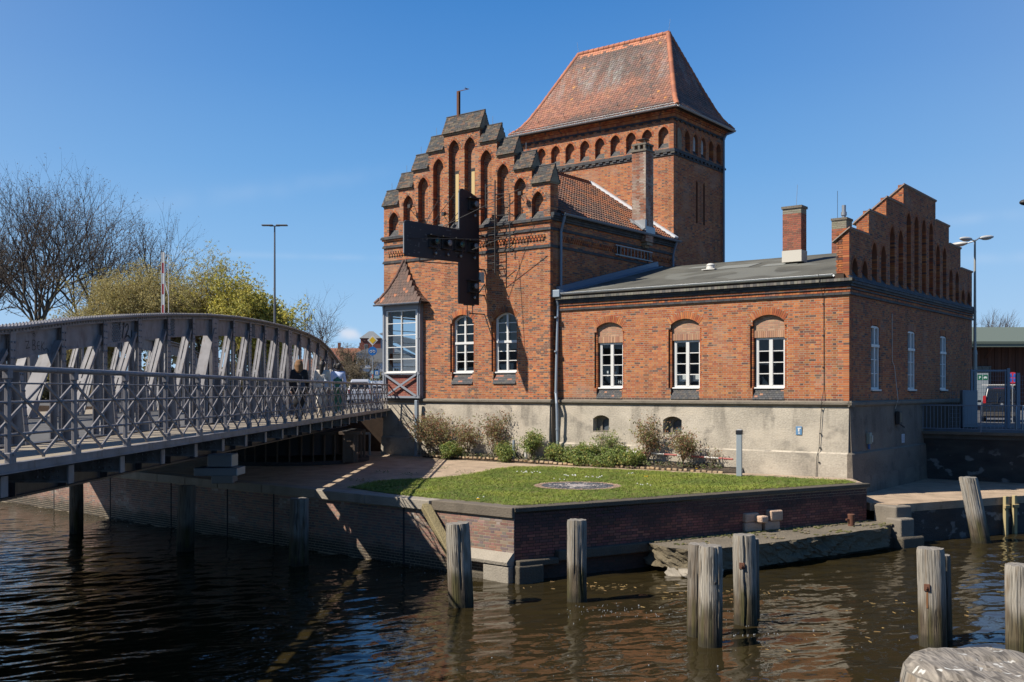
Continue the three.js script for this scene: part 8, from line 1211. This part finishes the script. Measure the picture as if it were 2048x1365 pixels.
house('white house low behind the small bare trees', at(665, 300, 3.9), 0, 11, 9, 7.5, 4.4, [.62, .61, .58], [.28, .11, .07], grid([-4, -1.3, 1.4, 4.1], [2.5, 5.6], 1.15), { chim: [[2, -4]] });
house('pale gabled house between the row house and the tower house', at(722, 340, 3.9), 0, 8, 9, 10, 6.4, [.66, .62, .52], [.22, .10, .07], grid([-2, 0, 2], [3, 6, 9], 1.1), { gableFront: true });
house('distant house with a brown roof seen above the bridge end', at(640, 360, 3.9), 0, 16, 10, 8, 4, [.5, .46, .4], [.24, .11, .07], grid([-5, -2, 1, 4], [3, 6], 1.15));
{ const g = single('green_fence', merge([box(0, 0.8, 0, 9, 1.2, 0.1), ...[-4, -2, 0, 2, 4].map(x => box(x, 0.8, 0.05, 0.12, 1.6, 0.12))]), mat([.12, .32, .18], .7), 'green fence panel before the white house', 'fence'); const p = at(725, 190, 5.6); g.position.set(...p); }
{ const ms = [], cs = [], r = rng(61), g = leafGeo(6, 0.35, 9); for (let i = 0; i < 1500; i++) { const px = 590 + r() * 190, d = 135 + r() * 30; ms.push(TRS(at(px, d, 3.9 + r() * r() * 3.4 + 0.2), new THREE.Quaternion(r() - .5, r() - .5, r() - .5, r() - .5).normalize(), [1, 1, 1])); cs.push(jit(pickOf([[.12, .10, .05], [.09, .08, .04], [.15, .12, .06]], r), r)); } meta(instanced('far_bushes', g, MLeaf, ms, scene, cs), 'brown undergrowth below the far houses', 'bushes'); }
{ const ms = [], cs = [], r = rng(62), g = leafGeo(6, 0.4, 10); for (let i = 0; i < 2600; i++) { const px = -220 + r() * 820, d = 92 + r() * 25; ms.push(TRS(at(px, d, 3.9 + r() * r() * 4.5 + 0.1), new THREE.Quaternion(r() - .5, r() - .5, r() - .5, r() - .5).normalize(), [1, 1, 1])); cs.push(jit(pickOf([[.12, .10, .045], [.08, .075, .04], [.15, .125, .05]], r), r)); } meta(instanced('bank_bushes', g, MLeaf, ms, scene, cs), 'low undergrowth below the trees on the far bank', 'bushes'); }
// ------------------------------------------------------------ right-hand yard: railing, gate, cabinet, lamp, shed, signs
{
  const a = [16.55, 41.6], b = [20.3, 38.9], c = [30, 44.4], Y0 = 3.2;
  const rail = (label, p, q) => { const L = Math.hypot(q[0] - p[0], q[1] - p[1]), g = thing('railing', label, 'railing', [p[0], Y0, -p[1]], Math.atan2(q[1] - p[1], q[0] - p[0])); part('top_rail', rbox(L / 2, 1.05, 0, L, 0.05, 0.05, 0.01), MT.zincBlue, g); part('bottom_rail', rbox(L / 2, 0.12, 0, L, 0.03, 0.03, 0.006), MT.zincBlue, g); const bg = rod([0, 0.1, 0], [0, 1.04, 0], 0.011, 0.011, 6), pg = rbox(0, 0.5, 0, 0.05, 1.08, 0.05, 0.006); for (let x = 0.14; x < L; x += 0.14) part('bar', bg, MT.zincBlue, g).position.x = x; for (let x = 0; x < L + 0.1; x += L / Math.max(1, Math.round(L / 1.9))) part('post', pg, MT.zincBlue, g).position.x = x; };
  rail('grey bar railing on the retaining wall beside the annex', a, b); rail('grey bar railing continuing to the right edge of the picture', b, c);
  // mesh gate
  const gp = at(1944, 44.5, Y0), g = thing('mesh_gate', 'grey steel gate of wire mesh behind the railing', 'gate', gp, -0.1); const gw = 1.52, gh = 2.55; part('frame', merge([box(0, gh / 2, 0, 0.09, gh, 0.09), box(gw, gh / 2, 0, 0.12, gh + .1, 0.12), box(gw / 2, gh - .05, 0, gw, 0.07, 0.06), box(gw / 2, 0.1, 0, gw, 0.07, 0.06), box(0.12, gh / 2, 0.0, 0.05, gh, 0.05), box(gw - .12, gh / 2, 0, 0.05, gh, 0.05)]), MT.zincBlue, g);
  const wires = (x0, x1, y1) => merge([...[...Array(Math.round((x1 - x0) / 0.1)).keys()].map(k => box(x0 + k * 0.1, y1 / 2, 0, 0.007, y1, 0.007)), ...[...Array(Math.round(y1 / 0.18)).keys()].map(k => box((x0 + x1) / 2, 0.1 + k * 0.18, 0, x1 - x0, 0.008, 0.008))]); part('wire_mesh', wires(0, gw, gh), MT.zincBlue, g); part('wire_mesh', wires(gw, gw + 4, 2.3), MT.zincBlue, g); part('wire_mesh', wires(-0.9, 0, 1.6), MT.zincBlue, g); part('side_post', merge([box(gw + 0.4, 1.2, 0, 0.14, 2.4, 0.14), box(gw + 2.4, 1.2, 0, 0.06, 2.4, 0.06)]), MT.zincBlue, g);
  const cb = at(1941, 44, Y0), cab = thing('switch_cabinet', 'grey blue steel cabinet between the annex corner and the gate', 'cabinet', cb, -0.15); part('body', rbox(0, 0.85, -0.2, 0.62, 1.6, 0.4, 0.02), mat([.22, .26, .30], .5), cab); part('door', rbox(0.02, 0.9, 0.01, 0.52, 1.4, 0.02, 0.006), mat([.24, .28, .32], .5), cab); part('plinth', box(0, 0.04, -0.2, 0.6, 0.1, 0.38), MT.dark, cab);
  const lp = at(1950.5, 47, Y0), l = thing('street_lamp', 'tall grey street lamp with three pale heads at the annex corner', 'street lamp', lp), top = 4.85 + (781 - 480) / 2050 * 47 - Y0; part('pole', merge([rod([0, 0, 0], [0, 3.4, 0], 0.10, 0.095, 14), rod([0, 3.4, 0], [0, top, 0], 0.07, 0.045, 14), rod([0, 3.3, 0], [0, 3.5, 0], 0.115, 0.085, 14)]), mat([.40, .39, .35], .5, { metalness: .2 }), l);
  for (const [dx, dz, y] of [[-0.55, 0.3, 0], [0.62, -0.2, 0.14], [-0.5, -0.5, -0.12]]) { const h = part('lamp_head', new THREE.SphereGeometry(0.3, 18, 10).scale(1.35, 0.33, 0.55), mat([.50, .50, .48], .4), l); h.position.set(dx, top + y, dz); h.rotation.set(0, -Math.atan2(dz, dx), 0); h.rotation.z = dx > 0 ? 0.12 : -0.02; part('lens', new THREE.SphereGeometry(0.24, 14, 8).scale(1.2, 0.3, 0.5).translate(0, -0.05, 0), mat([.6, .6, .55], .2), h); part('arm', rod([0, top - 0.05, 0], [dx * 0.5, top + y, dz * 0.5], 0.03), MT.zinc, l); }
  const ep = at(2052, 40, Y0), e2 = thing('street_lamp', 'street lamp whose pale head just shows at the right picture edge', 'street lamp', ep), h2 = part('lamp_head', new THREE.SphereGeometry(0.3, 14, 8).scale(0.8, 0.4, 0.6), MT.iron, e2); h2.position.y = 4.85 + (781 - 405) / 2050 * 40 - Y0; part('pole', rod([0.4, 0, 0], [0.4, h2.position.y, 0], 0.05), MT.zinc, e2);
  // shed
  const sp = at(1935, 84, Y0), s = thing('shed', 'long brown shed with a low green roof behind the gate', 'shed', sp, -0.02); const eh = 4.85 + (781 - 684) / 2050 * 84 - Y0, rh = 4.85 + (781 - 656) / 2050 * 96 - Y0;
  part('roof', merge([bar([-3, eh - .15, 1.6], [-3, rh, -12], 0.01, 0.01), (() => { const q = prismAlong(-4, 30, [[1.8, eh - 0.25], [1.8, eh - 0.05], [-12, rh + 0.05], [-12, rh - 0.2]]); return q; })()]), mat([.115, .145, .115], .85), s, 'low sloping green roof'); const bn = []; for (let x = -3.8; x < 14; x += 0.28) bn.push(x); const bg = [0, 1, 2].map(() => rbox(0, (eh - 0.3) / 2, 0, 0.265, eh - 0.3, 0.05, 0.008)), bm = [[.085, .035, .022], [.07, .03, .02], [.10, .042, .026]].map(v => mat(v, .9)); bn.forEach((x, i) => part('board', bg[i % 3], bm[(i * 7) % 3], s).position.set(x, 0, -0.03 * (i % 2)));
  part('wall', box(9, (eh - .3) / 2, -5, 26, eh - .3, 9.6), bm[1], s); part('fascia', box(13, eh - .35, 1.7, 34, .3, .08), mat([.16, .19, .15], .8), s); part('rafter', merge([-2, 1.5, 5, 8.5].map(x => bar([x, eh - .3, 1.6], [x, eh - 1.3, 0.05], .1, .14))), bm[0], s);
  const w = part('window', merge([rbox(0.6, 2.75, 0.06, 2.6, 1.75, 0.08, .01)]), mat([.03, .04, .05], .15), s); part('glazing_bar', merge([0, 1, 2, 3, 4].map(k => box(-.65 + k * .62, 2.75, .12, .06, 1.75, .05)).concat([0, 1, 2, 3].map(k => box(.6, 1.95 + k * .54, .125, 2.6, .06, .05)))), mat([.10, .12, .13], .6), w); part('pale_panel', box(0.6, 1.45, 0.05, 3.0, .85, .06), mat([.30, .28, .23], .9), s); part('yellow_panel', box(2.9, .2, 0.5, .9, 1.5, .06), mat([.65, .42, .02], .6), s);
  // green parking sign and no-stopping sign
  const canv = (w, h, draw) => { const c = document.createElement('canvas'); c.width = w; c.height = h; draw(c.getContext('2d')); const t = new THREE.CanvasTexture(c); t.colorSpace = THREE.SRGBColorSpace; return t; };
  const pp = at(1966, 60, Y0), ps = thing('parking_sign', 'pale board with two green fields, one lettered P, behind the gate', 'sign', pp, -0.2); part('post', rod([0, 0, -0.04], [0, 2.6, -0.04], 0.03), MT.zinc, ps); part('board', rbox(0, 1.7, 0, 0.62, 1.9, 0.02, .005), mat([.32, .36, .38], .6), ps); part('print', new THREE.PlaneGeometry(0.56, 0.3).translate(0, 2.4, 0.013), mat([1, 1, 1], .6, { map: canv(256, 136, x => { x.fillStyle = '#0b6b4a'; x.fillRect(0, 0, 256, 136); x.fillStyle = '#dfe8e4'; x.fillRect(124, 0, 8, 136); x.font = 'bold 100px sans-serif'; x.fillText('P', 28, 104); x.fillRect(152, 60, 86, 30); x.fillRect(166, 42, 58, 22); x.fillRect(160, 88, 16, 14); x.fillRect(212, 88, 16, 14); }) }), ps);
  const np = at(2026, 52, Y0), ns = thing('road_sign', 'round red and blue no-stopping sign on a post beside the off-road car', 'road sign', np, -0.35); part('post', rod([0, 0, -0.03], [0, 2.5, -0.03], 0.028), MT.zinc, ns); const nd = part('disc', new THREE.CylinderGeometry(0.29, 0.29, 0.02, 28).rotateX(Math.PI / 2).translate(0, 2.28, 0), mat([.55, .03, .05], .45), ns); part('blue_field', merge([0, 1, 2, 3].map(k => new THREE.CircleGeometry(0.215, 10, k * Math.PI / 2 + .17, Math.PI / 2 - .34).translate(Math.cos(k * Math.PI / 2 + .785) * 0.02, 2.28 + Math.sin(k * Math.PI / 2 + .785) * .02, 0.0125))), mat([.03, .12, .5], .45), nd);
  const st = thing('bike_stand', 'bright metal hoop stand by the right picture edge', 'bike stand', at(2040, 42, Y0)); for (const x of [-0.15, 0.12, 0.4]) part('hoop', tube([[x, 0, 0], [x, 0.75, 0], [x + .03, 0.9, -.05], [x + .12, 0.95, -.2], [x + .2, .9, -.4], [x + .2, 0, -.45]], .028, 8), MT.zinc, st);
}
// near bank under the viewer
struct('near_bank', metric(groundPoly([[-120, -60], [120, -60], [120, 1.6], [-120, 1.6]], 3.2, 4.2)), MT.asphalt);
renderer.render(scene, camera);
